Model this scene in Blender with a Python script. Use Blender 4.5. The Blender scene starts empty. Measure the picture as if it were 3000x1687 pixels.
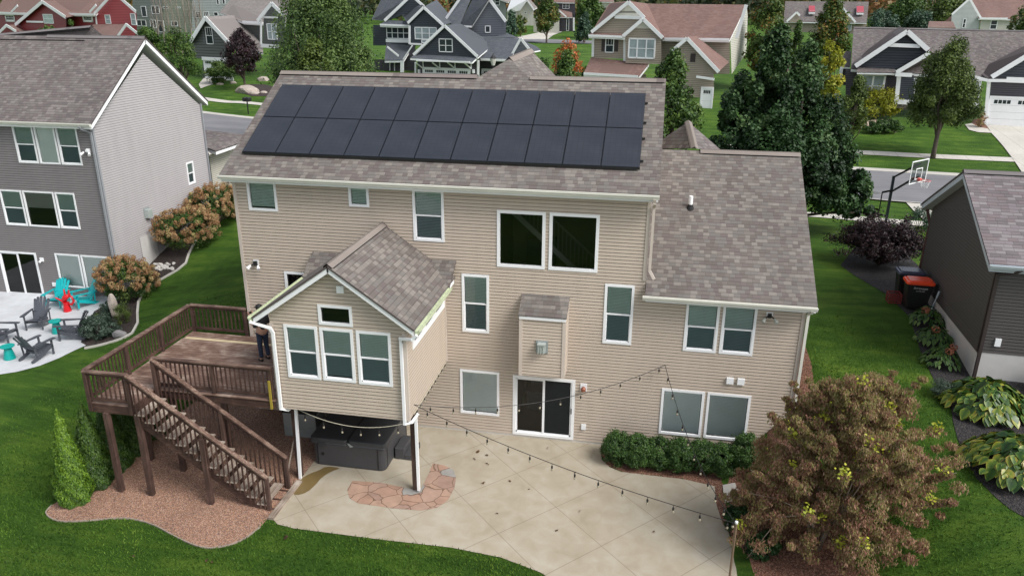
import math, random
# ---------------------------------------------------------------- camera numbers and terrain
F_PX=2236.002; _pi,_ya,_ro=map(math.radians,(19.940,-10.295,0.379)); CAM=(0.0,-20.979,12.769)
_W=(math.sin(_ya)*math.cos(_pi),math.cos(_ya)*math.cos(_pi),-math.sin(_pi))
_r=(math.cos(_ya),-math.sin(_ya),0)
_u=(_r[1]*_W[2]-_r[2]*_W[1],_r[2]*_W[0]-_r[0]*_W[2],_r[0]*_W[1]-_r[1]*_W[0])
_R=tuple(_r[i]*math.cos(_ro)+_u[i]*math.sin(_ro) for i in range(3))
_U=tuple(-_r[i]*math.sin(_ro)+_u[i]*math.cos(_ro) for i in range(3))
def ray(px,py):
    a=(px-1500)/F_PX;b=(843.5-py)/F_PX
    return tuple(_W[i]+a*_R[i]+b*_U[i] for i in range(3))
def at(px,py,dep):
    d=ray(px,py);return tuple(CAM[i]+d[i]*dep for i in range(3))
XS=[-70,-30,-24,-21,-16,-12.6,-9,3.1,4.8,8,14,30,70]
TT=[(-30,[2,1,.8,.3,0,0,0,0,.2,1.0,1.2,1.6,2]),
(-12,[1,.5,.4,0,0,0,0,0,.25,1.1,1.3,1.6,2]),
(-6,[1,.5,.45,.2,0,0,0,0,.45,1.6,1.9,2,2]),
(-3,[1,.5,.5,.45,0,0,0,0,.9,2.05,2.3,2.3,2.3]),
(-1,[1,.5,.5,.5,.1,0,0,0,1.4,2.25,2.35,2.4,2.4]),
(0,[1,.5,.5,.5,.35,0,0,0,2.2,2.35,2.4,2.4,2.4]),
(2,[1,.5,.5,.5,1.2,1.1,0,0,2.5,2.42,2.4,2.4,2.4]),
(4,[1,.5,.5,.55,1.9,2.1,2,2,2.6,2.62,2.7,2.7,2.7]),
(6,[1,.5,.5,.8,2.2,2.5,2.5,2.5,2.7,2.85,2.95,2.95,2.95]),
(9,[1.5,1,1.5,2.0,2.6,2.7,2.7,2.7,2.75,2.88,2.95,2.95,2.95]),
(14,[3,3,3,3.0,3,2.9,2.8,2.8,2.8,2.8,2.8,2.8,2.8]),
(20,[4.3,3.6,3.3,3.2,3.1,3,2.9,2.8,2.8,2.8,2.8,2.8,2.8]),
(26,[4.4,3.7,3.4,3.3,3.1,3,2.9,2.8,2.8,2.8,2.8,2.8,2.8]),
(33,[4.4,3.8,3.5,3.4,3.2,3.1,3,2.9,2.9,2.9,2.9,2.9,2.9]),
(45,[4.4,4.0,4.0,4.0,4.0,4.0,4.0,4.2,4.3,4.3,4.4,4.5,4.5]),
(62,[5.3,5.6,5.6,5.6,5.6,5.6,5.7,5.8,5.8,5.8,5.6,5.5,5.5]),
(90,[6.6,6.4,6.4,6.4,6.4,6.4,6.4,6.5,6.5,6.6,6.8,7,7]),
(140,[8,7,6.9,6.8,6.8,6.8,6.8,7,7.2,7.4,7.8,8.5,8.5]),
(250,[10.5]*13),(450,[15]*13),(900,[24]*13)]
YS=[t[0] for t in TT]
def _bil(x,y):
    x=min(max(x,XS[0]),XS[-1]);y=min(max(y,YS[0]),YS[-1])
    i=0
    while i<len(XS)-2 and x>XS[i+1]: i+=1
    j=0
    while j<len(YS)-2 and y>YS[j+1]: j+=1
    a=(x-XS[i])/(XS[i+1]-XS[i]);b=(y-YS[j])/(YS[j+1]-YS[j])
    A=TT[j][1];B_=TT[j+1][1]
    return (A[i]*(1-a)+A[i+1]*a)*(1-b)+(B_[i]*(1-a)+B_[i+1]*a)*b
def zt(x,y):
    r=.5 if y<30 else 3
    s=0
    for dx in (-r,0,r):
        for dy in (-r,0,r): s+=_bil(x+dx,y+dy)
    return s/9
def G(px,py,off=0):
    d=ray(px,py);t=8.0;p=None
    while t<600:
        x=CAM[0]+d[0]*t;y=CAM[1]+d[1]*t;z=CAM[2]+d[2]*t
        if z<=zt(x,y)+off:
            lo,hi=t-(.25 if t<60 else 1.5),t
            for _ in range(14):
                m=(lo+hi)/2
                if CAM[2]+d[2]*m<=zt(CAM[0]+d[0]*m,CAM[1]+d[1]*m)+off: hi=m
                else: lo=m
            return (CAM[0]+d[0]*hi,CAM[1]+d[1]*hi,CAM[2]+d[2]*hi)
        t+=.25 if t<60 else 1.5
    return (x,y,z)
def z1(x,y):return (x/2.576,y/2.576)
def z2(x,y):return (1000+x/2.576,y/2.576)
def z3(x,y):return (2000+x/2.576,y/2.576)
def z4(x,y):return (x/2.576,560+y/2.576)
def z5(x,y):return (1000+x/2.576,560+y/2.576)
def z6(x,y):return (2000+x/2.576,560+y/2.576)
def z7(x,y):return (x/2.556,1120+y/2.556)
def z8(x,y):return (1000+x/2.556,1120+y/2.556)
def z9(x,y):return (2000+x/2.556,1120+y/2.556)
# ---------------------------------------------------------------- scene, materials, mesh helpers
import bpy, bmesh
import numpy as np
from mathutils import Vector, Matrix
from mathutils.geometry import delaunay_2d_cdt
R=math.radians
random.seed(7); rng=np.random.default_rng(7)
scn=bpy.context.scene; COL=scn.collection
MATS={}
def nt(name):
    m=bpy.data.materials.new(name); m.use_nodes=True; n=m.node_tree
    b=n.nodes['Principled BSDF']; b.inputs['Roughness'].default_value=.7
    MATS[name]=m
    return m,n,b
class NT:
    "tiny node helper"
    def __init__(s,n): s.n=n
    def nd(s,t,**k):
        o=s.n.nodes.new(t)
        for a,v in k.items():
            if a.startswith('i_'): o.inputs[a[2:].replace('_',' ')].default_value=v
            else: setattr(o,a,v)
        return o
    def lk(s,a,b): s.n.links.new(a,b)
    def math(s,op,a,b=None,c=None):
        o=s.n.nodes.new('ShaderNodeMath');o.operation=op
        for i,v in enumerate((a,b,c)):
            if v is None: continue
            if hasattr(v,'node'): s.lk(v,o.inputs[i])
            else: o.inputs[i].default_value=v
        return o.outputs[0]
    def noise(s,vec,scale,detail=3,rough=.55,dist=0):
        o=s.nd('ShaderNodeTexNoise');o.inputs['Scale'].default_value=scale;o.inputs['Detail'].default_value=detail
        o.inputs['Roughness'].default_value=rough;o.inputs['Distortion'].default_value=dist
        if vec is not None: s.lk(vec,o.inputs['Vector'])
        return o.outputs['Fac']
    def ramp(s,fac,stops,interp='LINEAR'):
        o=s.nd('ShaderNodeValToRGB');cr=o.color_ramp;cr.interpolation=interp
        while len(cr.elements)<len(stops): cr.elements.new(.5)
        for e,(p,c) in zip(cr.elements,stops): e.position=p;e.color=(*c,1)
        s.lk(fac,o.inputs['Fac']);return o.outputs['Color']
    def mix(s,fac,a,b,mode='MIX'):
        o=s.nd('ShaderNodeMix',data_type='RGBA',blend_type=mode)
        for i,v in ((0,fac),(6,a),(7,b)):
            if hasattr(v,'node'): s.lk(v,o.inputs[i])
            else: o.inputs[i].default_value=v if i==0 else (*v,1)
        return o.outputs[2]
    def scale(s,vec,v):
        o=s.nd('ShaderNodeMapping');o.inputs['Scale'].default_value=v;s.lk(vec,o.inputs['Vector']);return o.outputs[0]
    def rot(s,vec,a,v=(1,1,1)):
        o=s.nd('ShaderNodeMapping');o.inputs['Rotation'].default_value=(0,0,a);o.inputs['Scale'].default_value=v;s.lk(vec,o.inputs['Vector']);return o.outputs[0]
    def bump(s,h,b,strength=.3,dist=.01):
        o=s.nd('ShaderNodeBump');o.inputs['Strength'].default_value=strength;o.inputs['Distance'].default_value=dist
        s.lk(h,o.inputs['Height']);s.lk(o.outputs[0],b.inputs['Normal'])
    def pos(s): return s.nd('ShaderNodeNewGeometry').outputs['Position']
    def uv(s): return s.nd('ShaderNodeTexCoord').outputs['UV']
def mat_plain(name,col,rough=.6,var=.12,scale=6,metal=0,bump=0,spec=.5,coat=0):
    m,n,b=nt(name);h=NT(n);p=h.pos()
    f=h.noise(p,scale,4); f2=h.noise(p,scale*.13,2)
    s=h.math('ADD',h.math('MULTIPLY',f,.6),h.math('MULTIPLY',f2,.4))
    c=h.ramp(s,[(.3,tuple(x*(1-var) for x in col)),(.7,tuple(min(1,x*(1+var)) for x in col))])
    h.lk(c,b.inputs['Base Color']);b.inputs['Roughness'].default_value=rough;b.inputs['Metallic'].default_value=metal
    b.inputs['Specular IOR Level'].default_value=spec;b.inputs['Coat Weight'].default_value=coat
    if bump: h.bump(f,b,bump)
    return m
def mat_siding(name,col,var=.07,gk=.40):
    mat_plain(name+' groove',tuple(x*gk for x in col),.8,.1,3)  # darker copy for the strip under each lap: its shadow put into the colour
    m,n,b=nt(name);h=NT(n);p=h.pos()
    f=h.noise(h.scale(p,(1.5,1.5,.35)),1.6,4); g=h.noise(h.scale(p,(2,2,30)),3,2); k=h.noise(p,.35,2)
    s=h.math('ADD',h.math('ADD',h.math('MULTIPLY',f,.45),h.math('MULTIPLY',g,.25)),h.math('MULTIPLY',k,.3))
    c=h.ramp(s,[(.3,tuple(x*(1-var*1.5) for x in col)),(.5,col),(.72,tuple(x*(1+var) for x in col))])
    sx=h.nd('ShaderNodeSeparateXYZ');h.lk(p,sx.inputs[0]);cz=h.math('FLOOR',h.math('DIVIDE',h.math('SUBTRACT',sx.outputs[2],.1),.204))
    wn=h.nd('ShaderNodeTexWhiteNoise',noise_dimensions='1D');h.lk(cz,wn.inputs['W']);al=h.math('ADD',h.math('ADD',sx.outputs[0],sx.outputs[1]),h.math('MULTIPLY',wn.outputs['Value'],41))
    fr_=h.math('FRACT',h.math('DIVIDE',h.math('ADD',al,200),3.66));jl=h.math('MULTIPLY',h.math('LESS_THAN',fr_,.003),.16);c=h.mix(jl,c,tuple(x*.4 for x in col))
    st=h.noise(h.scale(p,(5,5,.25)),1.2,3,.6);c=h.mix(.10,c,h.ramp(st,[(.3,(.4,.4,.4)),(.65,(.56,.56,.56))]),'OVERLAY')
    h.lk(c,b.inputs['Base Color']);b.inputs['Roughness'].default_value=.5
    h.bump(h.noise(h.scale(p,(6,6,60)),4,2),b,.12,.003)
    return m
def mat_shingle(name,cols,row=.143,w=.27,line=.5,weather=.25):
    m,n,b=nt(name);h=NT(n);uv=h.uv()
    sx=h.nd('ShaderNodeSeparateXYZ');h.lk(uv,sx.inputs[0]);u,v=sx.outputs[0],sx.outputs[1]
    wob=h.math('MULTIPLY',h.math('SUBTRACT',h.noise(uv,1.3,2),.5),.03)
    vv=h.math('DIVIDE',h.math('ADD',v,wob),row);rw=h.math('FLOOR',vv);fv=h.math('FRACT',vv)
    wn=h.nd('ShaderNodeTexWhiteNoise',noise_dimensions='1D');h.lk(rw,wn.inputs['W'])
    uu=h.math('ADD',h.math('DIVIDE',u,w),h.math('MULTIPLY',wn.outputs['Value'],7.3))
    uu=h.math('ADD',uu,h.math('MULTIPLY',h.math('SINE',h.math('MULTIPLY',uu,2.4)),.13))
    cu=h.math('FLOOR',uu);fu=h.math('FRACT',uu)
    cb=h.nd('ShaderNodeCombineXYZ');h.lk(cu,cb.inputs[0]);h.lk(rw,cb.inputs[1])
    w2=h.nd('ShaderNodeTexWhiteNoise',noise_dimensions='2D');h.lk(cb.outputs[0],w2.inputs['Vector'])
    k=len(cols);c=h.ramp(w2.outputs['Value'],[(i/k,cc) for i,cc in enumerate(cols)],'CONSTANT')
    # granules, weathering, the butt line of each course and the slots between tabs
    gr=h.noise(uv,90,2);c=h.mix(.35,c,h.ramp(gr,[(.3,(.25,.25,.25)),(.7,(.8,.8,.8))]),'OVERLAY')
    we=h.noise(h.scale(uv,(1,.35,1)),.55,4);c=h.mix(weather,c,h.ramp(we,[(.3,(.25,.25,.25)),(.7,(.75,.75,.75))]),'OVERLAY')
    ln=h.math('LESS_THAN',fv,.16);sl=h.math('MULTIPLY',h.math('LESS_THAN',fu,.06),.6)
    d=h.math('MULTIPLY',h.math('MAXIMUM',ln,sl),line)
    c=h.mix(d,c,tuple(x*.25 for x in cols[0]))
    h.lk(c,b.inputs['Base Color']);b.inputs['Roughness'].default_value=.9;b.inputs['Specular IOR Level'].default_value=.25
    hh=h.math('SUBTRACT',h.math('MULTIPLY',w2.outputs['Value'],.5),fv)
    h.bump(hh,b,.5,.012)
    return m
def mat_leaf(name,stops,trans=.25,rough=.55,spec=.4):
    m,n,b=nt(name);h=NT(n)
    a=h.nd('ShaderNodeAttribute',attribute_name='tint')
    c=h.ramp(a.outputs['Fac'],stops)
    h.lk(c,b.inputs['Base Color']);b.inputs['Roughness'].default_value=rough;b.inputs['Specular IOR Level'].default_value=spec
    t=h.nd('ShaderNodeBsdfTranslucent');h.lk(c,t.inputs['Color'])
    mx=h.nd('ShaderNodeMixShader');mx.inputs[0].default_value=trans
    h.lk(b.outputs[0],mx.inputs[1]);h.lk(t.outputs[0],mx.inputs[2]);h.lk(mx.outputs[0],n.nodes['Material Output'].inputs[0])
    return m
def mat_glass(name,tint=(.6,.75,.7),dark=.0,refl=.12):
    m,n,b=nt(name);h=NT(n)
    t=h.nd('ShaderNodeBsdfTransparent');t.inputs[0].default_value=(*tint,1)
    g=h.nd('ShaderNodeBsdfGlossy');g.inputs['Roughness'].default_value=.02
    wv=h.noise(h.pos(),1.3,1);bp=h.nd('ShaderNodeBump');bp.inputs['Strength'].default_value=.05;bp.inputs['Distance'].default_value=.05
    h.lk(wv,bp.inputs['Height']);h.lk(bp.outputs[0],g.inputs['Normal'])
    fr=h.nd('ShaderNodeFresnel');fr.inputs['IOR'].default_value=1.5
    f=h.math('ADD',fr.outputs[0],refl)
    mx=h.nd('ShaderNodeMixShader');h.lk(f,mx.inputs[0]);h.lk(t.outputs[0],mx.inputs[1]);h.lk(g.outputs[0],mx.inputs[2])
    out=mx.outputs[0]
    if dark:
        d=h.nd('ShaderNodeBsdfDiffuse');d.inputs[0].default_value=(.02,.024,.026,1)
        m2=h.nd('ShaderNodeMixShader');m2.inputs[0].default_value=dark;h.lk(out,m2.inputs[1]);h.lk(d.outputs[0],m2.inputs[2]);out=m2.outputs[0]
    h.lk(out,n.nodes['Material Output'].inputs[0]);n.nodes.remove(b)
    return m
def mat_pane(name,col=(.03,.04,.045),rough=.08):
    return mat_plain(name,col,rough,.3,1.2)
# ---- objects
def rootloc(o):
    v=Vector((0,0,0))
    while o is not None: v+=o.location;o=o.parent
    return v
def link(o,parent=None):
    COL.objects.link(o)
    if parent is not None: o.parent=parent
    return o
def meta(o,label=None,cat=None,group=None,kind=None):
    if label:o['label']=label
    if cat:o['category']=cat
    if group:o['group']=group
    if kind:o['kind']=kind
    return o
def empty(name,loc,label,cat,group=None,rz=0):
    o=bpy.data.objects.new(name,None);o.empty_display_size=.3;o.location=loc;o.rotation_euler=(0,0,rz)
    link(o);return meta(o,label,cat,group)
class MB:
    "collects shapes that become one mesh object"
    def __init__(s): s.v=[];s.f=[];s.uv=[];s.mi=[]
    def face(s,pts,uv=None,mi=0):
        i=len(s.v);s.v+= [tuple(p) for p in pts];s.f.append(list(range(i,i+len(pts))))
        s.uv.append(uv or [(0,0)]*len(pts));s.mi.append(mi)
    def solid(s,a,b,mi=0,side=None):
        "a and b: matching loops (bottom and top), closed prism"
        n=len(a);s.face(list(reversed(a)),None,mi);s.face(b,None,mi)
        for i in range(n):
            j=(i+1)%n;s.face([a[i],a[j],b[j],b[i]],None,mi if side is None else side)
    def box(s,c,sz,rz=0,M=None,mi=0):
        x,y,z=(q/2 for q in sz);cs,sn=math.cos(rz),math.sin(rz);P=[]
        for dz in (-z,z):
            for dx,dy in ((-x,-y),(x,-y),(x,y),(-x,y)):
                q=Vector((dx*cs-dy*sn,dx*sn+dy*cs,dz))
                if M is not None:q=M@Vector((dx,dy,dz))
                P.append(tuple(Vector(c)+q))
        s.solid(P[:4],P[4:],mi)
    def box2(s,a,b,mi=0):
        s.box([(a[i]+b[i])/2 for i in range(3)],[abs(a[i]-b[i]) for i in range(3)],mi=mi)
    def bar(s,p,q,w,h,up=(0,0,1),mi=0):
        "rectangular bar from p to q, w sideways, h along up"
        p=Vector(p);q=Vector(q);d=(q-p).normalized();u=Vector(up);sd=d.cross(u)
        if sd.length<1e-4: sd=d.cross(Vector((0,1,0)))
        sd.normalize();u=sd.cross(d).normalized();k=[]
        for e in (p,q): k.append([e+sd*a*w/2+u*b*h/2 for a,b in ((-1,-1),(1,-1),(1,1),(-1,1))])
        s.solid(k[0],k[1],mi)
    def tube(s,pts,r,n=8,mi=0,cap=True):
        rs=r if isinstance(r,(list,tuple)) else [r]*len(pts);P=[Vector(p) for p in pts];rings=[];ref=None
        for i,p in enumerate(P):
            d=(P[min(i+1,len(P)-1)]-P[max(i-1,0)]).normalized()
            if ref is None: ref=d.cross(Vector((0,0,1)) if abs(d.z)<.9 else Vector((1,0,0))).normalized()
            a=(ref-d*ref.dot(d)).normalized();ref=a;b=d.cross(a)
            rings.append([p+(a*math.cos(t)+b*math.sin(t))*rs[i] for t in [2*math.pi*k/n for k in range(n)]])
        base=len(s.v)
        for g in rings: s.v+=[tuple(q) for q in g]
        for i in range(len(rings)-1):
            for k in range(n):
                a=base+i*n+k;b=base+i*n+(k+1)%n;s.f.append([a,b,b+n,a+n]);s.uv.append([(0,0)]*4);s.mi.append(mi)
        if cap:
            s.f.append([base+k for k in reversed(range(n))]);s.uv.append([(0,0)]*n);s.mi.append(mi)
            s.f.append([base+(len(rings)-1)*n+k for k in range(n)]);s.uv.append([(0,0)]*n);s.mi.append(mi)
    def lathe(s,c,prof,n=16,mi=0,sq=None):
        "prof: list of (r,z)"
        base=len(s.v)
        for r,z in prof:
            for k in range(n):
                t=2*math.pi*k/n;s.v.append((c[0]+r*math.cos(t),c[1]+r*math.sin(t),c[2]+z))
        for i in range(len(prof)-1):
            for k in range(n):
                a=base+i*n+k;b=base+i*n+(k+1)%n;s.f.append([a,b,b+n,a+n]);s.uv.append([(0,0)]*4);s.mi.append(mi)
        s.f.append([base+k for k in reversed(range(n))]);s.uv.append([(0,0)]*n);s.mi.append(mi)
        s.f.append([base+(len(prof)-1)*n+k for k in range(n)]);s.uv.append([(0,0)]*n);s.mi.append(mi)
    def build(s,name,mats,parent=None,smooth=False,local=False,bevel=0,weld=False):
        me=bpy.data.meshes.new(name)
        off=Vector((0,0,0)) if (parent is None or local) else rootloc(parent)
        me.from_pydata([(v[0]-off.x,v[1]-off.y,v[2]-off.z) for v in s.v],[],s.f)
        if any(u[0]!=(0,0) or (len(u)>1 and u[1]!=(0,0)) for u in s.uv):
            l=me.uv_layers.new(name='UVMap');l.data.foreach_set('uv',[c for f in s.uv for p in f for c in p])
        if not isinstance(mats,(list,tuple)): mats=[mats]
        for m in mats: me.materials.append(m)
        me.polygons.foreach_set('material_index',s.mi)
        if smooth: me.polygons.foreach_set('use_smooth',[True]*len(me.polygons))
        if weld:
            bm=bmesh.new();bm.from_mesh(me);bmesh.ops.remove_doubles(bm,verts=bm.verts,dist=.0005);bmesh.ops.recalc_face_normals(bm,faces=bm.faces);bm.to_mesh(me);bm.free()
        me.update()
        o=bpy.data.objects.new(name,me);link(o,parent)
        if bevel:
            bm=bmesh.new();bm.from_mesh(me);bmesh.ops.remove_doubles(bm,verts=bm.verts,dist=.0005)
            bmesh.ops.bevel(bm,geom=bm.edges[:],offset=bevel,segments=2,affect='EDGES',profile=.5,clamp_overlap=True)
            bm.to_mesh(me);bm.free()
        return o
def copy_tree(o,parent=None):
    c=o.copy();COL.objects.link(c);c.parent=parent
    for ch in [k for k in bpy.data.objects if k.parent==o]: copy_tree(ch,c)
    return c
# ---- faces of buildings: a = along the wall, z = height, d = out of the wall
class Face:
    def __init__(s,o,d,n): s.o=o;s.d=d;s.n=n
    def p(s,a,z,d=0): return (s.o[0]+s.d[0]*a+s.n[0]*d, s.o[1]+s.d[1]*a+s.n[1]*d, z)
    def px(s,q,d=0):
        r=ray(*q);n=s.n;o=(s.o[0]+n[0]*d,s.o[1]+n[1]*d)
        t=((o[0]-CAM[0])*n[0]+(o[1]-CAM[1])*n[1])/(r[0]*n[0]+r[1]*n[1])
        x,y,z=(CAM[i]+t*r[i] for i in range(3))
        return ((x-s.o[0])*s.d[0]+(y-s.o[1])*s.d[1],z)
class Frame:
    "building frame: u to the right, v away from the camera"
    def __init__(s,o,ang=0):
        s.o=o;a=R(ang);s.U=(math.cos(a),math.sin(a));s.V=(-math.sin(a),math.cos(a))
    def p(s,u,v,z): return (s.o[0]+s.U[0]*u+s.V[0]*v,s.o[1]+s.U[1]*u+s.V[1]*v,z)
    def front(s,v): return Face(s.p(0,v,0)[:2],s.U,(-s.V[0],-s.V[1]))
    def back(s,v): return Face(s.p(0,v,0)[:2],s.U,s.V)
    def right(s,u): return Face(s.p(u,0,0)[:2],s.V,s.U)
    def left(s,u): return Face(s.p(u,0,0)[:2],s.V,(-s.U[0],-s.U[1]))
def clip(poly,axis,val,keep):
    out=[];n=len(poly)
    for i in range(n):
        p=poly[i];q=poly[(i+1)%n];a=(p[axis]-val)*keep;b=(q[axis]-val)*keep
        if a>=0: out.append(p)
        if a*b<0:
            t=a/(a-b);out.append(tuple(p[k]+t*(q[k]-p[k]) for k in range(2)))
    return out
def siding(name,F,poly,mat,parent,expo=.102,lap=.013,holes=(),base=0,shade_h=None):
    if shade_h is None: shade_h=expo*.2
    zs=[p[1] for p in poly];z=math.floor((min(zs)-base)/expo)*expo+base;cuts=[]
    while z<max(zs): cuts.append(z);z+=expo
    cuts.append(z);mb=MB();ev=sorted({h[k] for h in holes for k in (2,3)})
    for z0,z1_ in zip(cuts,cuts[1:]):
        sub=[z0]+[e for e in ev if z0+1e-4<e<z1_-1e-4]+[z1_]
        for a,b in zip(sub,sub[1:]):
            pc=clip(clip(poly,1,a,1),1,b,-1)
            if len(pc)<3: continue
            pcs=[pc];m=(a+b)/2
            for h in holes:
                if h[2]-1e-4<m<h[3]+1e-4:
                    new=[]
                    for q in pcs:
                        for kk in (clip(q,0,h[0],-1),clip(q,0,h[1],1)):
                            if len(kk)>2:new.append(kk)
                    pcs=new
            for q in pcs:
                of=lambda zz: lap*(1-(zz-z0)/(z1_-z0))
                gz=z1_-shade_h
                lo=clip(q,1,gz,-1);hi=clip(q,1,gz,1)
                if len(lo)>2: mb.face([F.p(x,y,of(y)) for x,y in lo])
                if len(hi)>2: mb.face([F.p(x,y,of(y)*.3-.002) for x,y in hi],None,1)  # slightly recessed strip, coloured dark for the shadow under the next lap
                xs=[x for x,y in q if abs(y-a)<1e-5]
                if a==z0 and len(xs)>1: mb.face([F.p(min(xs),a,0),F.p(max(xs),a,0),F.p(max(xs),a,lap),F.p(min(xs),a,lap)])
    return mb.build(name,[mat,MATS[mat.name+' groove']],parent)  # second material: wall colour darkened for the shadow under each lap
def fbox(mb,F,a0,a1,z0,z1_,d0,d1,mi=0):
    A=[F.p(a0,z0,d0),F.p(a1,z0,d0),F.p(a1,z0,d1),F.p(a0,z0,d1)];B=[(x,y,z1_) for x,y,z in A];mb.solid(A,B,mi)
def roofplane(parent,pts,mat,trim=None,th=.05,bt=.17,name='roof',uvo=(0,0),inset=.03,fname='fascia'):
    "pts: world points, first two are the eave; the top sheet is shingle, the board below is trim"
    P=[Vector(p) for p in pts];e=(P[1]-P[0]).normalized();n=None
    for i in range(2,len(P)):
        n=(P[1]-P[0]).cross(P[i]-P[0])
        if n.length>1e-3: break
    n.normalize()
    if n.z<0:n=-n
    up=n.cross(e);up=up if up.z>0 else -up
    uv=[((p-P[0]).dot(e)+uvo[0]+(P[0].x*e.x+P[0].y*e.y),(p-P[0]).dot(up)+uvo[1]) for p in P]
    mb=MB();mb.face(P,uv,0)
    lo=[p-n*th for p in P];k=len(P)
    for i in range(k):
        j=(i+1)%k;mb.face([lo[i],lo[j],P[j],P[i]],[(0,.02)]*4,0)
    mb.face(list(reversed(lo)),[(0,.02)]*k,0)
    o=mb.build(name,mat,parent)
    if trim is not None:
        c=sum(P,Vector())/k;m2=MB();A=[];B=[]
        for p in P:
            dd=(c-p);dd.z=0;dd=dd.normalized()*inset if dd.length>0 else dd
            q=p+dd;q=q-n*((q-p).dot(n)) # stay under the sheet
            A.append(q-n*(th+.004));B.append(q-n*(th+.004)-Vector((0,0,bt)))
        m2.solid(B,A);m2.build(fname,trim,parent)
    return o
def window(parent,F,a0,a1,z0,z1_,trim,glass,kind='dh',tw=.075,d=.03,blind=None,back=None,screen=None,inside=-.1,grid=None,name='window',sashw=.04,blindh=1.0,opn=True):
    mb=MB()
    for r in ((a0,a1,z1_-tw,z1_),(a0,a1,z0,z0+tw),(a0,a0+tw,z0+tw,z1_-tw),(a1-tw,a1,z0+tw,z1_-tw)): fbox(mb,F,*r,inside,d)
    i0,i1,j0,j1=a0+tw,a1-tw,z0+tw,z1_-tw;mid=(j0+j1)/2
    if kind=='dh':
        fbox(mb,F,i0,i1,mid-sashw/2,mid+sashw/2,-.035,.012)
        for r in ((i0,i0+.025,j0,mid),(i1-.025,i1,j0,mid),(i0,i1,j0,j0+.03)): fbox(mb,F,*r,-.03,.004)
    if kind=='slider':
        m_=(i0+i1)/2;fbox(mb,F,m_-.035,m_+.035,j0,j1,-.03,.015)
        for r in ((i0,m_,j0,j0+.05),(m_,i1,j0,j0+.05),(i0,m_,j1-.05,j1),(i0,i0+.05,j0,j1),(i1-.05,i1,j0,j1)): fbox(mb,F,*r,-.04,.0)
    if grid:
        nu,nv,half=grid;jj=mid if half else j0
        for k in range(1,nu): x=i0+(i1-i0)*k/nu;fbox(mb,F,x-.012,x+.012,jj,j1,-.005,.014)
        for k in range(1,nv): y=jj+(j1-jj)*k/nv;fbox(mb,F,i0,i1,y-.012,y+.012,-.005,.014)
    w=mb.build(name,trim,parent)
    if isinstance(glass,tuple): gl,gu=glass
    else: gl=gu=glass
    g=MB();g.face([F.p(i0,j0,-.02),F.p(i1,j0,-.02),F.p(i1,mid,-.02),F.p(i0,mid,-.02)],None,0)
    g.face([F.p(i0,mid,-.02),F.p(i1,mid,-.02),F.p(i1,j1,-.02),F.p(i0,j1,-.02)],None,1);g.build('pane',[gl,gu],w)
    if back is not None:
        g=MB();g.face([F.p(i0,j0,inside+.01),F.p(i1,j0,inside+.01),F.p(i1,j1,inside+.01),F.p(i0,j1,inside+.01)]);g.build('backing',back,w)
    if blind is not None:
        g=MB();z=j1-.03;bot=j1-(j1-j0)*blindh
        fbox(g,F,i0+.01,i1-.01,j1-.05,j1,-.08,-.05)
        while z>bot+.02:
            g.face([F.p(i0+.012,z,-.045),F.p(i1-.012,z,-.045),F.p(i1-.012,z+(.031 if opn else .04),-.07),F.p(i0+.012,z+(.031 if opn else .04),-.07)]);z-=.046
        g.build('blind',blind,w)
    return w
def pipe(parent,pts,mat,w=.075,h=.06,name='downspout'):
    mb=MB()
    for p,q in zip(pts,pts[1:]):
        d=(Vector(q)-Vector(p)).normalized()*.03
        mb.bar(Vector(p)-d,Vector(q)+d,w,h,up=(0,-1,.01) if abs(d.z)>.02 else (0,0,1))
    return mb.build(name,mat,parent)
def gutter(parent,p,q,out,mat,name='gutter',w=.12,h=.12,inner=None):
    "p,q: top inner edge of the eave; out: horizontal outward unit"
    o=Vector((out[0],out[1],0));prof=[(0,-.01),(0,-h),(w*.7,-h),(w*.78,-h*.55),(w,-h*.4),(w,0),(w-.02,0),(w-.02,-.03),(.015,-.03),(.015,-.01)]
    A=[Vector(p)+o*a+Vector((0,0,b)) for a,b in prof];B=[Vector(q)+o*a+Vector((0,0,b)) for a,b in prof]
    mb=MB();mb.solid(A,B);return mb.build(name,mat,parent)
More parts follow.
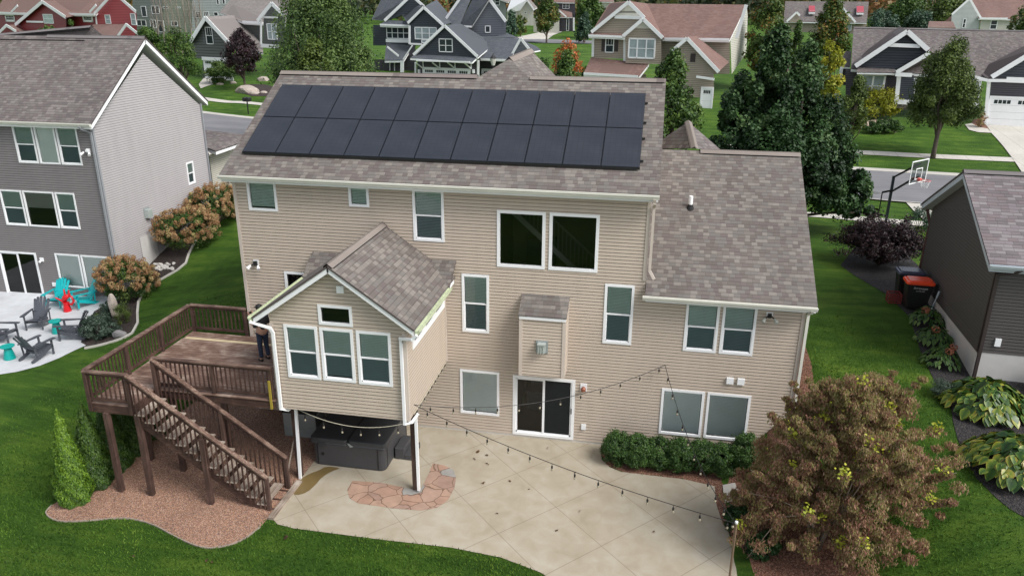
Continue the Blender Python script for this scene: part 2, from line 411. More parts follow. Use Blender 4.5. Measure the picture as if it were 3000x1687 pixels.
# ---- ground sheets
def inside_poly(x,y,P):
    c=False;j=len(P)-1
    for i in range(len(P)):
        if (P[i][1]>y)!=(P[j][1]>y) and x<(P[j][0]-P[i][0])*(y-P[i][1])/(P[j][1]-P[i][1])+P[i][0]: c=not c
        j=i
    return c
def smooth_loop(P,k=2):
    for _ in range(k):
        Q=[]
        for i in range(len(P)):
            a=P[i];b=P[(i+1)%len(P)];Q+=[(a[0]*.75+b[0]*.25,a[1]*.75+b[1]*.25),(a[0]*.25+b[0]*.75,a[1]*.25+b[1]*.75)]
        P=Q
    return P
def sheet(name,P,mat,off=.01,step=.4,kind='structure',rim=0,parent=None,flat=None):
    P=[(p[0],p[1]) for p in P];Q=[]
    for i in range(len(P)):
        a=P[i];b=P[(i+1)%len(P)];L=math.hypot(b[0]-a[0],b[1]-a[1]);n=max(1,int(L/step))
        for k in range(n): Q.append((a[0]+(b[0]-a[0])*k/n,a[1]+(b[1]-a[1])*k/n))
    n=len(Q);pts=list(Q);x0,x1=min(q[0] for q in Q),max(q[0] for q in Q);y0,y1=min(q[1] for q in Q),max(q[1] for q in Q)
    x=x0+step/2
    while x<x1:
        y=y0+step/2
        while y<y1:
            if inside_poly(x,y,Q): pts.append((x,y))
            y+=step
        x+=step
    r=delaunay_2d_cdt([Vector(p) for p in pts],[],[list(range(n))],1,1e-4)
    vs=[(v.x,v.y,(zt(v.x,v.y) if flat is None else flat)+off) for v in r[0]];mb=MB();mb.v=vs;mb.f=[list(f) for f in r[2]]
    up=[]
    for f in mb.f:
        a,b,c=(vs[f[0]],vs[f[1]],vs[f[2]])
        if (b[0]-a[0])*(c[1]-a[1])-(b[1]-a[1])*(c[0]-a[0])<0: f.reverse()
    mb.uv=[[(0,0)]*len(f) for f in mb.f];mb.mi=[0]*len(mb.f)
    if rim:
        for i in range(n):
            a=Q[i];b=Q[(i+1)%n];za,zb=zt(*a),zt(*b)
            if flat is not None: za=zb=flat
            mb.face([(a[0],a[1],za+off-rim),(b[0],b[1],zb+off-rim),(b[0],b[1],zb+off),(a[0],a[1],za+off)])
    o=mb.build(name,mat,parent)
    if kind: o['kind']=kind
    return o
# ---- foliage
def leafmesh(name,C,A,B,L,Wd,tint,mat,parent=None,loc=None,fold=0):
    "C centres, A long axes, B side axes (N,3); one rhombus leaf each"
    n=len(C);L=np.asarray(L).reshape(-1,1);Wd=np.asarray(Wd).reshape(-1,1)
    off=np.array(rootloc(parent)) if parent is not None else np.zeros(3)
    V=np.empty((n,4,3));V[:,0]=C-A*L*.5;V[:,1]=C+B*Wd*.5-A*L*.08;V[:,2]=C+A*L*.5;V[:,3]=C-B*Wd*.5-A*L*.08
    if fold:
        N=np.cross(A,B);V[:,1]+=N*Wd*fold;V[:,3]+=N*Wd*fold
    V=(V-off).reshape(-1,3).astype(np.float32)
    me=bpy.data.meshes.new(name);me.vertices.add(4*n);me.vertices.foreach_set('co',V.ravel())
    me.loops.add(4*n);me.loops.foreach_set('vertex_index',np.arange(4*n,dtype=np.int32))
    me.polygons.add(n);me.polygons.foreach_set('loop_start',np.arange(0,4*n,4,dtype=np.int32));me.polygons.foreach_set('loop_total',np.full(n,4,dtype=np.int32))
    me.update(calc_edges=True)
    at_=me.attributes.new('tint','FLOAT','POINT');at_.data.foreach_set('value',np.repeat(np.clip(tint,0,1),4).astype(np.float32))
    me.materials.append(mat)
    o=bpy.data.objects.new(name,me);link(o,parent);return o
def unit(v): return v/np.maximum(np.linalg.norm(v,axis=1,keepdims=True),1e-6)
def clumps(C0,Rr,n_cl,n_leaf,shape='oval',rc=.28,seed=0,low=.0,inner=.35):
    """leaf positions and outward directions for a crown centred at C0 with radii Rr=(rx,ry,rz)"""
    g=np.random.default_rng(seed);d=unit(g.normal(size=(n_cl,3)));d[:,2]=np.where(d[:,2]<-.85,-d[:,2],d[:,2])
    rad=inner+(1-inner)*g.random(n_cl)**.5
    P=d*rad[:,None]
    if shape=='cone': # wide at the base, pointed top
        t=(P[:,2]+1)/2;k=np.clip(1.12*(1-t)**.75+.06,0,1);h=unit(np.c_[d[:,:2],np.zeros(n_cl)])[:,:2];P[:,:2]=h*k[:,None]*(inner+(1-inner)*g.random(n_cl)**.5)[:,None]
    if shape=='flame':
        t=(P[:,2]+1)/2;P[:,:2]*=np.clip(1.25-.95*t**1.8,0,1.2)[:,None]
    if shape=='egg':
        t=(P[:,2]+1)/2;P[:,:2]*=(1.12-.75*t**1.6)[:,None]
    R_=np.array(Rr);cc=P*R_*.86+np.array(C0)
    per=np.maximum(3,(n_leaf/n_cl*(.5+g.random(n_cl))).astype(int));idx=np.repeat(np.arange(n_cl),per);m=len(idx)
    l=unit(g.normal(size=(m,3)))*(g.random((m,1))**.45)
    sz=(rc*(.6+.8*g.random(n_cl)))[idx][:,None]
    off=l*sz*np.array([R_[0],R_[1],min(R_[2],R_[0]*1.2)])
    X=cc[idx]+off
    out=unit(unit(X-np.array(C0))*.5+l*.9+np.array([0,0,.35]))
    cl=g.random(n_cl)[idx]
    return X,out,cl,l,idx,cc,g
def orient(out,g,jit=.6):
    n=unit(out+g.normal(size=out.shape)*jit);t=unit(np.cross(n,unit(g.normal(size=out.shape))));b=np.cross(n,t);return t,b,n
def limbs(mb,base,targets,r0,g,fork=.35,bend=.15):
    base=Vector(base)
    for t in targets:
        t=Vector(t);s=base+Vector((0,0,(t.z-base.z)*fork*g.random()));m=s.lerp(t,.5)+Vector(g.normal(size=3)*bend*(t-s).length*.4)
        mb.tube([s,m,t],[r0*.55,r0*.35,r0*.1],5)
def tree(name,label,cat,base,h,rx,mat,bark,shape='oval',n_cl=60,n_leaf=9000,leaf=.16,seed=1,trunk_h=.25,ry=None,rc=.28,group=None,inner=.35,trunk_r=None,droop=0,asp=.62,lobes=None,jit=.6,limbn=14,tspread=.5):
    ry=ry or rx;base=Vector(base);T=empty(name,base,label,cat,group)
    zc=base.z+h*trunk_h+h*(1-trunk_h)/2;rz=h*(1-trunk_h)/2
    Xs=[]
    L_=lobes or [((0,0,0),1.0)]
    for k,q_ in enumerate(L_):
        o,s=q_[0],q_[1];sv=q_[2] if len(q_)>2 else s;shp='flame' if len(q_)>2 else shape
        C0=(base.x+o[0]*rx,base.y+o[1]*ry,zc+o[2]*rz)
        Xs.append(clumps(C0,(rx*s,ry*s,rz*sv),int(n_cl*s*sv)+4,int(n_leaf*s*sv),shp,rc,seed*31+k,inner=inner))
    X=np.concatenate([a[0] for a in Xs]);out=np.concatenate([a[1] for a in Xs]);cl=np.concatenate([a[2] for a in Xs]);g=Xs[0][6]
    cc=np.concatenate([a[5] for a in Xs])
    t,b,n=orient(out,g,jit)
    if droop: t=unit(t+np.array([0,0,-droop]));b=unit(np.cross(n,t))
    m=len(X);s=leaf*(.6+.8*g.random(m))
    tint=.5+(cl-.5)*tspread+(g.random(m)-.5)*.5
    tr=trunk_r or h*.018;mb=MB();top=Vector((base.x,base.y,base.z+h*.8))
    mb.tube([base-Vector((0,0,.1)),base+Vector((0,0,h*trunk_h*.6)),base+Vector((.03*h*(g.random()-.5),0,h*.5)),top],[tr*1.3,tr,tr*.7,tr*.15],7)
    sel=g.choice(len(cc),min(limbn,len(cc)),replace=False);limbs(mb,base+Vector((0,0,h*trunk_h*.7)),[tuple(cc[i]) for i in sel],tr,g)
    mb.build('trunk',bark,T,smooth=True)
    leafmesh('crown',X,t,b,s,s*asp,tint,mat,T)
    return T
def shrub(name,label,cat,base,h,rx,ry,mat,n_leaf=2500,leaf=.07,seed=1,n_cl=26,rc=.3,group=None,asp=.65,jit=.6,droop=0,tspread=.5,inner=.45,stems=None,empty_root=True,limbn=8):
    base=Vector(base);T=empty(name,base,label,cat,group)
    X,out,cl,l,idx,cc,g=clumps((base.x,base.y,base.z+h*.45),(rx,ry,h*.55),n_cl,n_leaf,'oval',rc,seed,inner=inner)
    k=X[:,2]>base.z+.01;X,out,cl=X[k],out[k],cl[k];t,b,n=orient(out,g,jit)
    if droop: t=unit(t+np.array([0,0,-droop]));b=unit(np.cross(n,t))
    m=len(X);s=leaf*(.6+.8*g.random(m));leafmesh('foliage',X,t,b,s,s*asp,.5+(cl-.5)*tspread+(g.random(m)-.5)*.5,mat,T)
    mb=MB();sel=g.choice(len(cc),min(limbn,len(cc)),replace=False);limbs(mb,base,[tuple(cc[i]) for i in sel],.035,g,.05);mb.build('stem',stems or M_bark,T)
    return T
# ---------------------------------------------------------------- materials
M_bark=mat_plain('bark',(.09,.07,.055),.9,.35,14,bump=.5)
M_white=mat_plain('white trim',(.82,.83,.84),.45,.04,3)
M_cream=mat_plain('cream gutter',(.66,.65,.58),.5,.08,2)
M_moss=mat_plain('mossy gutter',(.45,.5,.33),.8,.3,9)
M_sideM=mat_siding('tan siding',(.495,.415,.34))
M_trimM=mat_plain('tan corner trim',(.54,.47,.41),.5,.05,3)
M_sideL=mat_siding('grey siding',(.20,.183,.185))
M_trimL=mat_plain('grey corner trim',(.27,.28,.30),.5,.05,3)
M_sideR=mat_siding('charcoal siding',(.066,.058,.056))
M_trimR=mat_plain('charcoal trim',(.035,.024,.024),.5,.1,3)
M_rakeR=mat_plain('grey blue fascia',(.45,.50,.54),.5,.06,3)
M_roofM=mat_shingle('weathered wood shingles',[(.122,.104,.095),(.158,.138,.126),(.138,.118,.108),(.182,.162,.146),(.128,.106,.100),(.150,.137,.127),(.198,.178,.160),(.142,.130,.120)],w=.17,line=.42)
M_roofL=mat_shingle('grey brown shingles',[(.115,.10,.098),(.148,.131,.127),(.13,.107,.106),(.175,.157,.15),(.135,.122,.116)],w=.19,line=.45)
M_cap=mat_shingle('ridge shingles',[(.19,.162,.145),(.22,.19,.17),(.18,.15,.14)],row=.2,w=5)
M_capL=mat_shingle('grey ridge shingles',[(.13,.12,.12),(.16,.145,.145)],row=.2,w=5)
M_roofN=mat_shingle('slate blue shingles',[(.075,.085,.10),(.095,.105,.12),(.085,.092,.105)],line=.3,weather=.15)
M_roofT=mat_shingle('red brown shingles',[(.17,.105,.09),(.20,.13,.112),(.185,.115,.10)],line=.3,weather=.2)
M_roofG=mat_shingle('pale grey shingles',[(.20,.18,.17),(.235,.21,.20),(.215,.195,.185)],line=.35,weather=.15)
M_black=mat_plain('black plastic',(.012,.012,.013),.4,.2,5)
M_vent=mat_plain('black vent strip',(.008,.008,.009),.8,.2,5)
M_dark=mat_plain('dark interior',(.012,.014,.014),.9,.3,2)
M_blindg=mat_plain('green grey blind slats',(.74,.77,.74),.6,.08,3)
M_blindd=mat_plain('dark blind slats',(.62,.68,.66),.6,.08,3)
M_blindc=mat_plain('closed pale green blind',(.88,.92,.90),.6,.05,2)
M_glass=mat_glass('window glass',(.80,.90,.87),0,.03);M_glassL=mat_glass('light window glass',(.95,.99,.97),0,.03)
M_glassS=mat_glass('screened glass',(.62,.74,.76),.22,.01)
M_glassB=mat_glass('clear dark glass',(.6,.62,.6),0,.01)
M_pane=mat_pane('far dark pane');M_paneC=mat_pane('far curtained pane',(.30,.36,.38),.2);M_paneW=mat_pane('far bright pane',(.45,.55,.53),.2)
M_conc=mat_plain('concrete',(.52,.49,.44),.85,.10,5,bump=.15)
M_concw=mat_plain('pale foundation concrete',(.50,.485,.47),.9,.07,4,bump=.15)
def mat_patio():
    m,n,b=nt('patio concrete');h=NT(n);p=h.pos()
    f1=h.noise(p,.55,4);f2=h.noise(p,2.2,5,.6,.6);f3=h.noise(p,45,2)
    s=h.math('ADD',h.math('ADD',h.math('MULTIPLY',f1,.45),h.math('MULTIPLY',f2,.4)),h.math('MULTIPLY',f3,.15))
    c=h.ramp(s,[(.34,(.295,.25,.18)),(.48,(.35,.305,.23)),(.56,(.375,.335,.262)),(.68,(.42,.38,.31))])
    sx=h.nd('ShaderNodeSeparateXYZ');h.lk(p,sx.inputs[0]);d=None
    for a,o in ((-46,-1.84),(46.5,-.97)):
        ca,sa=math.cos(R(a)),math.sin(R(a))
        t=h.math('ADD',h.math('MULTIPLY',sx.outputs[0],-sa),h.math('MULTIPLY',sx.outputs[1],ca))
        t=h.math('ADD',h.math('SUBTRACT',t,o),1.93*20+.965);t=h.math('SUBTRACT',h.math('MODULO',t,1.93),.965)
        l=h.math('LESS_THAN',h.math('ABSOLUTE',t),.009);d=l if d is None else h.math('MAXIMUM',d,l)
    c=h.mix(h.math('MULTIPLY',d,.6),c,(.15,.11,.07))
    h.lk(c,b.inputs['Base Color']);b.inputs['Roughness'].default_value=.8;h.bump(h.math('SUBTRACT',f3,d),b,.25,.006);return m
M_patio=mat_patio()
def mat_patio2():
    m,n,b=nt('pale grey patio concrete');h=NT(n);p=h.pos()
    s=h.math('ADD',h.math('MULTIPLY',h.noise(p,.5,4),.6),h.math('MULTIPLY',h.noise(p,3,4),.4))
    c=h.ramp(s,[(.35,(.42,.43,.45)),(.65,(.54,.56,.58))]);h.lk(c,b.inputs['Base Color']);b.inputs['Roughness'].default_value=.8;return m
M_patioL=mat_patio2()
def mat_grass(name,dark,mid,light,streak=.9):
    m,n,b=nt(name);h=NT(n);p=h.pos()
    pr=h.rot(p,R(32),(.55,3.2,1));f1=h.noise(p,.28,3,.6,.4);f2=h.noise(pr,1.1,5,.65,.4);f3=h.noise(h.rot(p,.4,(1,1.8,1)),16,4,.75);f4=h.noise(p,1.7,3,.6)
    f5=h.noise(h.rot(p,1.2,(1,2.5,1)),55,2,.8)
    s=h.math('ADD',h.math('ADD',h.math('MULTIPLY',f1,.30),h.math('MULTIPLY',f2,.26)),h.math('ADD',h.math('MULTIPLY',f3,.2),h.math('ADD',h.math('MULTIPLY',f4,.12),h.math('MULTIPLY',f5,.12))))
    sp=h.nd('ShaderNodeSeparateXYZ');h.lk(pr,sp.inputs[0]);sw=h.math('SINE',h.math('ADD',h.math('MULTIPLY',sp.outputs[1],2.1),h.math('MULTIPLY',f1,9)));s=h.math('ADD',s,h.math('MULTIPLY',sw,.018))
    c=h.ramp(s,[(.36,dark),(.5,mid),(.62,light)])
    y=h.noise(p,.5,4,.6,.5);c=h.mix(h.ramp(y,[(.62,(0,0,0)),(.8,(.35,.35,.35))]),c,(.12,.13,.035))
    h.lk(c,b.inputs['Base Color']);b.inputs['Roughness'].default_value=.85;b.inputs['Specular IOR Level'].default_value=.15
    h.bump(h.math('ADD',f3,f5),b,.9,.05);return m
M_grass=mat_grass('lawn grass',(.016,.042,.006),(.050,.115,.013),(.125,.205,.026))
def mat_chips(name,cols,sc,dark=.3):
    m,n,b=nt(name);h=NT(n);p=h.pos();wp=h.noise(p,6,2)
    v=h.nd('ShaderNodeTexVoronoi');v.inputs['Scale'].default_value=sc;v.inputs['Randomness'].default_value=1;h.lk(p,v.inputs['Vector'])
    w=h.nd('ShaderNodeTexWhiteNoise',noise_dimensions='3D');h.lk(v.outputs['Color'],w.inputs['Vector'])
    k=len(cols);c=h.ramp(w.outputs['Value'],[(i/k,q) for i,q in enumerate(cols)],'CONSTANT')
    big=h.noise(p,.8,3);c=h.mix(.35,c,h.ramp(big,[(.35,(.3,.3,.3)),(.65,(.65,.65,.65))]),'OVERLAY')
    e=h.ramp(v.outputs['Distance'],[(.35,(1,1,1)),(.75,(dark,dark,dark))]);c=h.mix(1,c,e,'MULTIPLY')
    h.lk(c,b.inputs['Base Color']);b.inputs['Roughness'].default_value=.85
    h.bump(h.math('SUBTRACT',1,v.outputs['Distance']),b,.8,.02);return m
M_gravel=mat_chips('pink gravel',[(.38,.20,.125),(.46,.27,.18),(.30,.165,.11),(.52,.35,.26),(.40,.21,.15),(.22,.13,.11),(.48,.28,.17)],42,.35)
M_rmulch=mat_chips('reddish bark chips',[(.20,.085,.05),(.27,.13,.08),(.14,.06,.04),(.33,.18,.12)],34,.4)
M_mulch=mat_chips('black mulch',[(.016,.014,.016),(.032,.028,.03),(.011,.010,.011),(.05,.042,.04)],30,.4)
M_dirtbed=mat_chips('dark brown mulch',[(.035,.024,.022),(.055,.038,.032),(.022,.016,.015),(.08,.055,.045)],30,.4)
def mat_asph():
    m,n,b=nt('asphalt');h=NT(n);p=h.pos()
    s=h.math('ADD',h.math('ADD',h.math('MULTIPLY',h.noise(h.scale(p,(.12,1.1,1)),.7,4,.6,.5),.4),h.math('MULTIPLY',h.noise(p,.5,5),.3)),h.math('MULTIPLY',h.noise(p,30,2),.3))
    c=h.ramp(s,[(.36,(.125,.125,.135)),(.52,(.165,.165,.175)),(.66,(.215,.21,.215))]);h.lk(c,b.inputs['Base Color']);b.inputs['Roughness'].default_value=.85;h.bump(s,b,.2,.01);return m
M_asph=mat_asph()
def mat_walk():
    m,n,b=nt('sidewalk concrete');h=NT(n);p=h.pos();sx=h.nd('ShaderNodeSeparateXYZ');h.lk(p,sx.inputs[0])
    s=h.math('ADD',h.math('MULTIPLY',h.noise(p,.5,4),.5),h.math('MULTIPLY',h.noise(p,6,4),.5));c=h.ramp(s,[(.35,(.42,.40,.355)),(.65,(.54,.515,.465))])
    l=h.math('LESS_THAN',h.math('FRACT',h.math('DIVIDE',h.math('ADD',sx.outputs[0],100),1.5)),.022);c=h.mix(h.math('MULTIPLY',l,.6),c,(.16,.14,.11))
    h.lk(c,b.inputs['Base Color']);b.inputs['Roughness'].default_value=.85;return m
M_walk=mat_walk()
M_curb=mat_plain('curb concrete',(.44,.42,.38),.85,.08,3)
def mat_wood(name,dark,mid,light,ax=0,plank=None):
    m,n,b=nt(name);h=NT(n);p=h.pos();sc=[28,28,28];sc[ax]=1.2
    f=h.noise(h.scale(p,tuple(sc)),1,4,.6);g=h.noise(p,1.7,4,.6,.5)
    s=h.math('ADD',h.math('MULTIPLY',f,.5),h.math('MULTIPLY',g,.5))
    c=h.ramp(s,[(.36,dark),(.5,mid),(.66,light)]);h.lk(c,b.inputs['Base Color']);b.inputs['Roughness'].default_value=.75;h.bump(f,b,.3,.004);return m
M_floor=mat_wood('worn deck boards',(.075,.040,.028),(.175,.105,.078),(.42,.34,.28),0)
M_rail=mat_wood('stained rail wood',(.022,.010,.007),(.055,.026,.019),(.12,.068,.05),0)
M_railcap=mat_wood('sun worn rail cap',(.045,.022,.016),(.115,.066,.048),(.30,.215,.165),0)
M_post=mat_wood('stained post wood',(.030,.014,.010),(.060,.032,.024),(.12,.07,.055),2)
M_tread=mat_wood('worn stair treads',(.12,.085,.06),(.29,.235,.19),(.46,.40,.34),1)
M_newboard=mat_plain('new pale board',(.52,.43,.27),.7,.1,7)
M_tub=mat_plain('hot tub panel',(.052,.052,.056),.5,.12,20);M_tubc=mat_plain('hot tub cover vinyl',(.038,.040,.044),.38,.15,4,bump=.1)
def mat_tile(name,col,lc,sx_,sy_):
    return None
M_red=mat_plain('red plastic',(.55,.008,.015),.35,.05,4);M_teal=mat_plain('teal plastic',(.0,.36,.38),.4,.06,4);M_teal2=mat_plain('green teal stool',(.0,.30,.27),.35,.06,4)
M_adk=mat_plain('slate grey plastic',(.062,.068,.082),.5,.1,5);M_orange=mat_plain('orange red lid',(.78,.07,.02),.3,.06,4);M_binlid=mat_plain('dark navy lid',(.05,.055,.085),.25,.15,5)
M_metal=mat_plain('grey metal',(.30,.33,.33),.45,.1,6,.3);M_acm=mat_plain('air conditioner grey',(.30,.36,.40),.5,.06,4)
M_rock=mat_plain('boulder',(.36,.31,.27),.85,.25,5,bump=.6);M_rockd=mat_plain('dark boulder',(.20,.19,.19),.85,.3,5,bump=.6)
L_birch=mat_leaf('birch leaves',[(.1,(.022,.050,.012)),(.5,(.07,.125,.028)),(.9,(.15,.22,.06))])
L_green=mat_leaf('green leaves',[(.1,(.018,.045,.008)),(.5,(.055,.115,.018)),(.9,(.12,.19,.035))])
L_deep=mat_leaf('dark glossy leaves',[(.08,(.006,.020,.005)),(.45,(.020,.055,.014)),(.8,(.045,.100,.028)),(1,(.10,.165,.06))],.15,.55,.3)
L_olive=mat_leaf('olive leaves',[(.1,(.024,.042,.008)),(.5,(.065,.105,.018)),(.9,(.13,.18,.035))])
L_yel=mat_leaf('yellow green leaves',[(.1,(.12,.15,.01)),(.5,(.28,.30,.02)),(.9,(.45,.42,.04))],.35)
L_turn=mat_leaf('leaves turning orange',[(.1,(.025,.055,.010)),(.55,(.075,.13,.022)),(.8,(.17,.15,.03)),(1,(.34,.12,.03))],.3)
L_flame=mat_leaf('orange red leaves',[(.1,(.10,.09,.02)),(.5,(.42,.12,.03)),(.9,(.62,.14,.05))],.3)
L_plum=mat_leaf('purple black leaves',[(.1,(.006,.003,.004)),(.5,(.018,.007,.010)),(.9,(.045,.018,.022))],.1)
L_arb=mat_leaf('arborvitae sprays',[(.1,(.018,.05,.004)),(.5,(.065,.14,.010)),(.9,(.16,.27,.022))],.15)
L_box=mat_leaf('boxwood leaves',[(.1,(.010,.030,.005)),(.5,(.038,.092,.016)),(.9,(.09,.17,.035))],.15,.5)
L_hyd=mat_leaf('hydrangea leaves',[(.1,(.018,.045,.009)),(.5,(.055,.11,.018)),(.9,(.13,.18,.04))])
L_grey=mat_leaf('grey green shrub leaves',[(.1,(.012,.028,.018)),(.5,(.04,.07,.045)),(.9,(.11,.15,.11))],.15)
L_brown=mat_leaf('drooping autumn leaves',[(.0,(.16,.08,.05)),(.18,(.29,.155,.105)),(.38,(.41,.245,.165)),(.5,(.36,.27,.14)),(.64,(.26,.27,.085)),(.76,(.46,.32,.22)),(.88,(.46,.22,.175)),(1,(.56,.43,.30))],.4,.6,.2)
L_lime=mat_leaf('fresh yellow leaves',[(.1,(.25,.30,.02)),(.9,(.52,.52,.05))],.3)
L_hosta=mat_leaf('hosta leaves',[(.0,(.014,.042,.010)),(.48,(.042,.098,.018)),(.74,(.13,.195,.026)),(.94,(.32,.33,.045)),(1,(.32,.20,.07))],.2,.35)
L_lace=mat_leaf('oak leaf hydrangea leaves',[(.1,(.015,.045,.008)),(.6,(.05,.115,.02)),(.95,(.11,.18,.04))],.2)
L_pine=mat_leaf('blue green needles',[(.1,(.015,.04,.025)),(.5,(.04,.085,.05)),(.9,(.10,.16,.09))],.15)
L_bloom=mat_leaf('dry hydrangea blossoms',[(.0,(.20,.105,.05)),(.4,(.33,.19,.095)),(.7,(.42,.28,.15)),(1,(.36,.33,.13))],.2,.8,.1)
L_blade=mat_leaf('grass blades',[(.05,(.024,.062,.009)),(.5,(.070,.155,.018)),(.95,(.18,.28,.04))],.3,.6,.2)
# ---------------------------------------------------------------- ground
def g2(q): return G(*q)[:2]
def terrain():
    xs=list(np.arange(-34,26.01,.5));ys=list(np.arange(-12,46.01,.5))
    xs=list(np.arange(-260,-34,8.))+xs+list(np.arange(30,300,8.));ys=[-60,-40,-28,-20,-16]+ys+list(np.arange(48,150,3.))+list(np.arange(155,900,20.))
    mb=MB();n=len(xs)
    for y in ys:
        for x in xs: mb.v.append((float(x),float(y),zt(x,y)))
    for j in range(len(ys)-1):
        for i in range(n-1):
            a=j*n+i;mb.f.append([a,a+1,a+n+1,a+n]);mb.uv.append([(0,0)]*4);mb.mi.append(0)
    o=mb.build('ground',M_grass,smooth=True);o['kind']='structure'
terrain()
FLAG=[(-7.84,-3.32),(-7.83,-3.75),(-7.62,-4.12),(-7.3,-4.3),(-6.3,-4.34),(-5.5,-4.29),(-5.1,-4.08),(-4.9,-3.7),(-4.87,-3.1),(-4.95,-2.6),(-5.12,-2.24),(-5.46,-2.05),(-5.82,-2.0),(-5.79,-2.6),(-5.79,-3.42),(-7.0,-3.26)]
PATIO=[(-9.37,-5.1),(-9.3,-5.35),(-9.05,-5.56),(-8.55,-5.64),(-7.2,-5.64),(-6.1,-5.64),(-4.3,-5.6),(-3.0,-5.73),(-1.95,-6.08),(-1.2,-6.6),(-.5,-7.4),(3.4,-7.4),(3.25,-6.2),(3.09,-5.2),(3.04,-4.6),(2.74,-3.94),(2.52,-3.3),(2.40,-2.4),(2.42,-1.6),(1.53,-1.41),(.6,-1.4),(-.25,-1.38),(-.6,-1.2),(-.85,-.85),(-.93,-.4),(-.93,0.02),(-9.35,.02),(-9.35,-3.3)]
sheet('patio',PATIO,M_patio,.02,.8,flat=0)
sheet('patio_inlay',FLAG,None,.026,.8,flat=0)
# flagstone inlay material: irregular stones with dark joints
def mat_flag():
    m,n,b=nt('flagstone inlay');h=NT(n);p=h.pos()
    pd=h.nd('ShaderNodeVectorMath',operation='ADD');nn=h.nd('ShaderNodeTexNoise');nn.inputs['Scale'].default_value=2.2;h.lk(p,nn.inputs['Vector'])
    sc=h.nd('ShaderNodeVectorMath',operation='SCALE');sc.inputs[3].default_value=.22;h.lk(nn.outputs['Color'],sc.inputs[0]);h.lk(p,pd.inputs[0]);h.lk(sc.outputs[0],pd.inputs[1])
    v=h.nd('ShaderNodeTexVoronoi');v.inputs['Scale'].default_value=2.1;h.lk(pd.outputs[0],v.inputs['Vector'])
    e=h.nd('ShaderNodeTexVoronoi',feature='DISTANCE_TO_EDGE');e.inputs['Scale'].default_value=2.1;h.lk(pd.outputs[0],e.inputs['Vector'])
    w=h.nd('ShaderNodeTexWhiteNoise',noise_dimensions='3D');h.lk(v.outputs['Color'],w.inputs['Vector'])
    c=h.ramp(w.outputs['Value'],[(0,(.33,.205,.145)),(.22,(.36,.235,.17)),(.45,(.34,.225,.17)),(.65,(.30,.195,.15)),(.86,(.28,.27,.25)),(.93,(.35,.22,.16))],'CONSTANT')
    c=h.mix(.4,c,h.ramp(h.noise(p,3,4),[(.3,(.3,.3,.3)),(.7,(.7,.7,.7))]),'OVERLAY')
    l=h.math('LESS_THAN',e.outputs['Distance'],.022);c=h.mix(h.math('MULTIPLY',l,.8),c,(.10,.055,.035));h.lk(c,b.inputs['Base Color']);b.inputs['Roughness'].default_value=.8
    return m
o_=bpy.data.objects['patio_inlay'];o_.data.materials.clear();o_.data.materials.append(mat_flag())
M_wet=mat_plain('rusty water stain',(.165,.115,.045),.45,.12,5)
sheet('water_stain',smooth_loop([(-9.36,-3.55),(-9.36,-4.15),(-9.12,-4.3),(-8.88,-4.1),(-8.8,-3.7),(-8.78,-3.3),(-8.6,-2.95),(-8.4,-2.76),(-8.9,-2.76),(-9.0,-3.0),(-9.2,-3.2)],1),M_wet,.024,.3,flat=0)
GRV=[(-15.46,-5.95),(-15.35,-6.3),(-14.83,-6.52),(-14.2,-6.42),(-13.3,-6.12),(-12.72,-6.1),(-12.1,-6.24),(-11.3,-6.55),(-10.56,-6.76),(-10.1,-6.7),(-9.65,-6.35),(-9.44,-5.75)]
def spl(P,n=8):
    out=[]
    for i in range(len(P)-1):
        p0=P[max(i-1,0)];p1=P[i];p2=P[i+1];p3=P[min(i+2,len(P)-1)]
        for k in range(n):
            t=k/n;out.append(tuple(.5*((2*p1[c])+(-p0[c]+p2[c])*t+(2*p0[c]-5*p1[c]+4*p2[c]-p3[c])*t*t+(-p0[c]+3*p1[c]-3*p2[c]+p3[c])*t**3) for c in range(2)))
    return out+[P[-1]]
GRV=spl(GRV,4)
GRAVEL=GRV+[(-9.4,-5.2),(-9.345,-4.3),(-9.345,.02),(-12.4,.02),(-14.7,-.2),(-15.1,-1.5),(-15.25,-2.7),(-15.3,-4.0),(-15.35,-5.2)]
sheet('gravel_bed',GRAVEL,M_gravel,.012,.3)
sheet('concrete_pad',[(2.64,-1.56),(2.98,-1.5),(3.06,-2.3),(2.63,-2.42)],M_conc,.05,.3)
RM=[(2.43,-1.6),(2.40,-2.4),(2.53,-3.3),(2.75,-3.94),(3.05,-4.6),(3.1,-5.2),(3.26,-6.2),(3.4,-7.3),(4.6,-7.4)]+[g2(z9(1310,1449)),g2(z9(1280,1330)),g2(z9(1200,1230)),g2(z9(1150,1100))]+[(5.0,-2.5),(4.9,-1),(5.2,.2),(5.35,2),(5.35,8),(4.5,8),(4.5,-.02),(-.93,-.02),(-.9,-.5),(-.7,-1.1),(-.2,-1.37),(1.5,-1.4)]
sheet('bark_bed',RM,M_rmulch,.012,.25)
# right neighbour's bed
RB=[g2(z6(*q)) for q in ((1190,560),(1300,640),(1400,700),(1530,775),(1620,860),(1700,940),(1745,1050),(1790,1200),(1850,1330),(1895,1420))]+[g2(z9(*q)) for q in ((2000,150),(2025,300),(2060,430),(2130,600),(2200,720),(2330,850),(2450,950),(2556,1010))]
sheet('mulch_bed',RB+[(12,-4.6),(13.5,1.9),(10.15,2.0),(10.3,8.0),(11.3,10.5),(11.3,15.2),(9.6,15.0)],M_mulch,.015,.3)
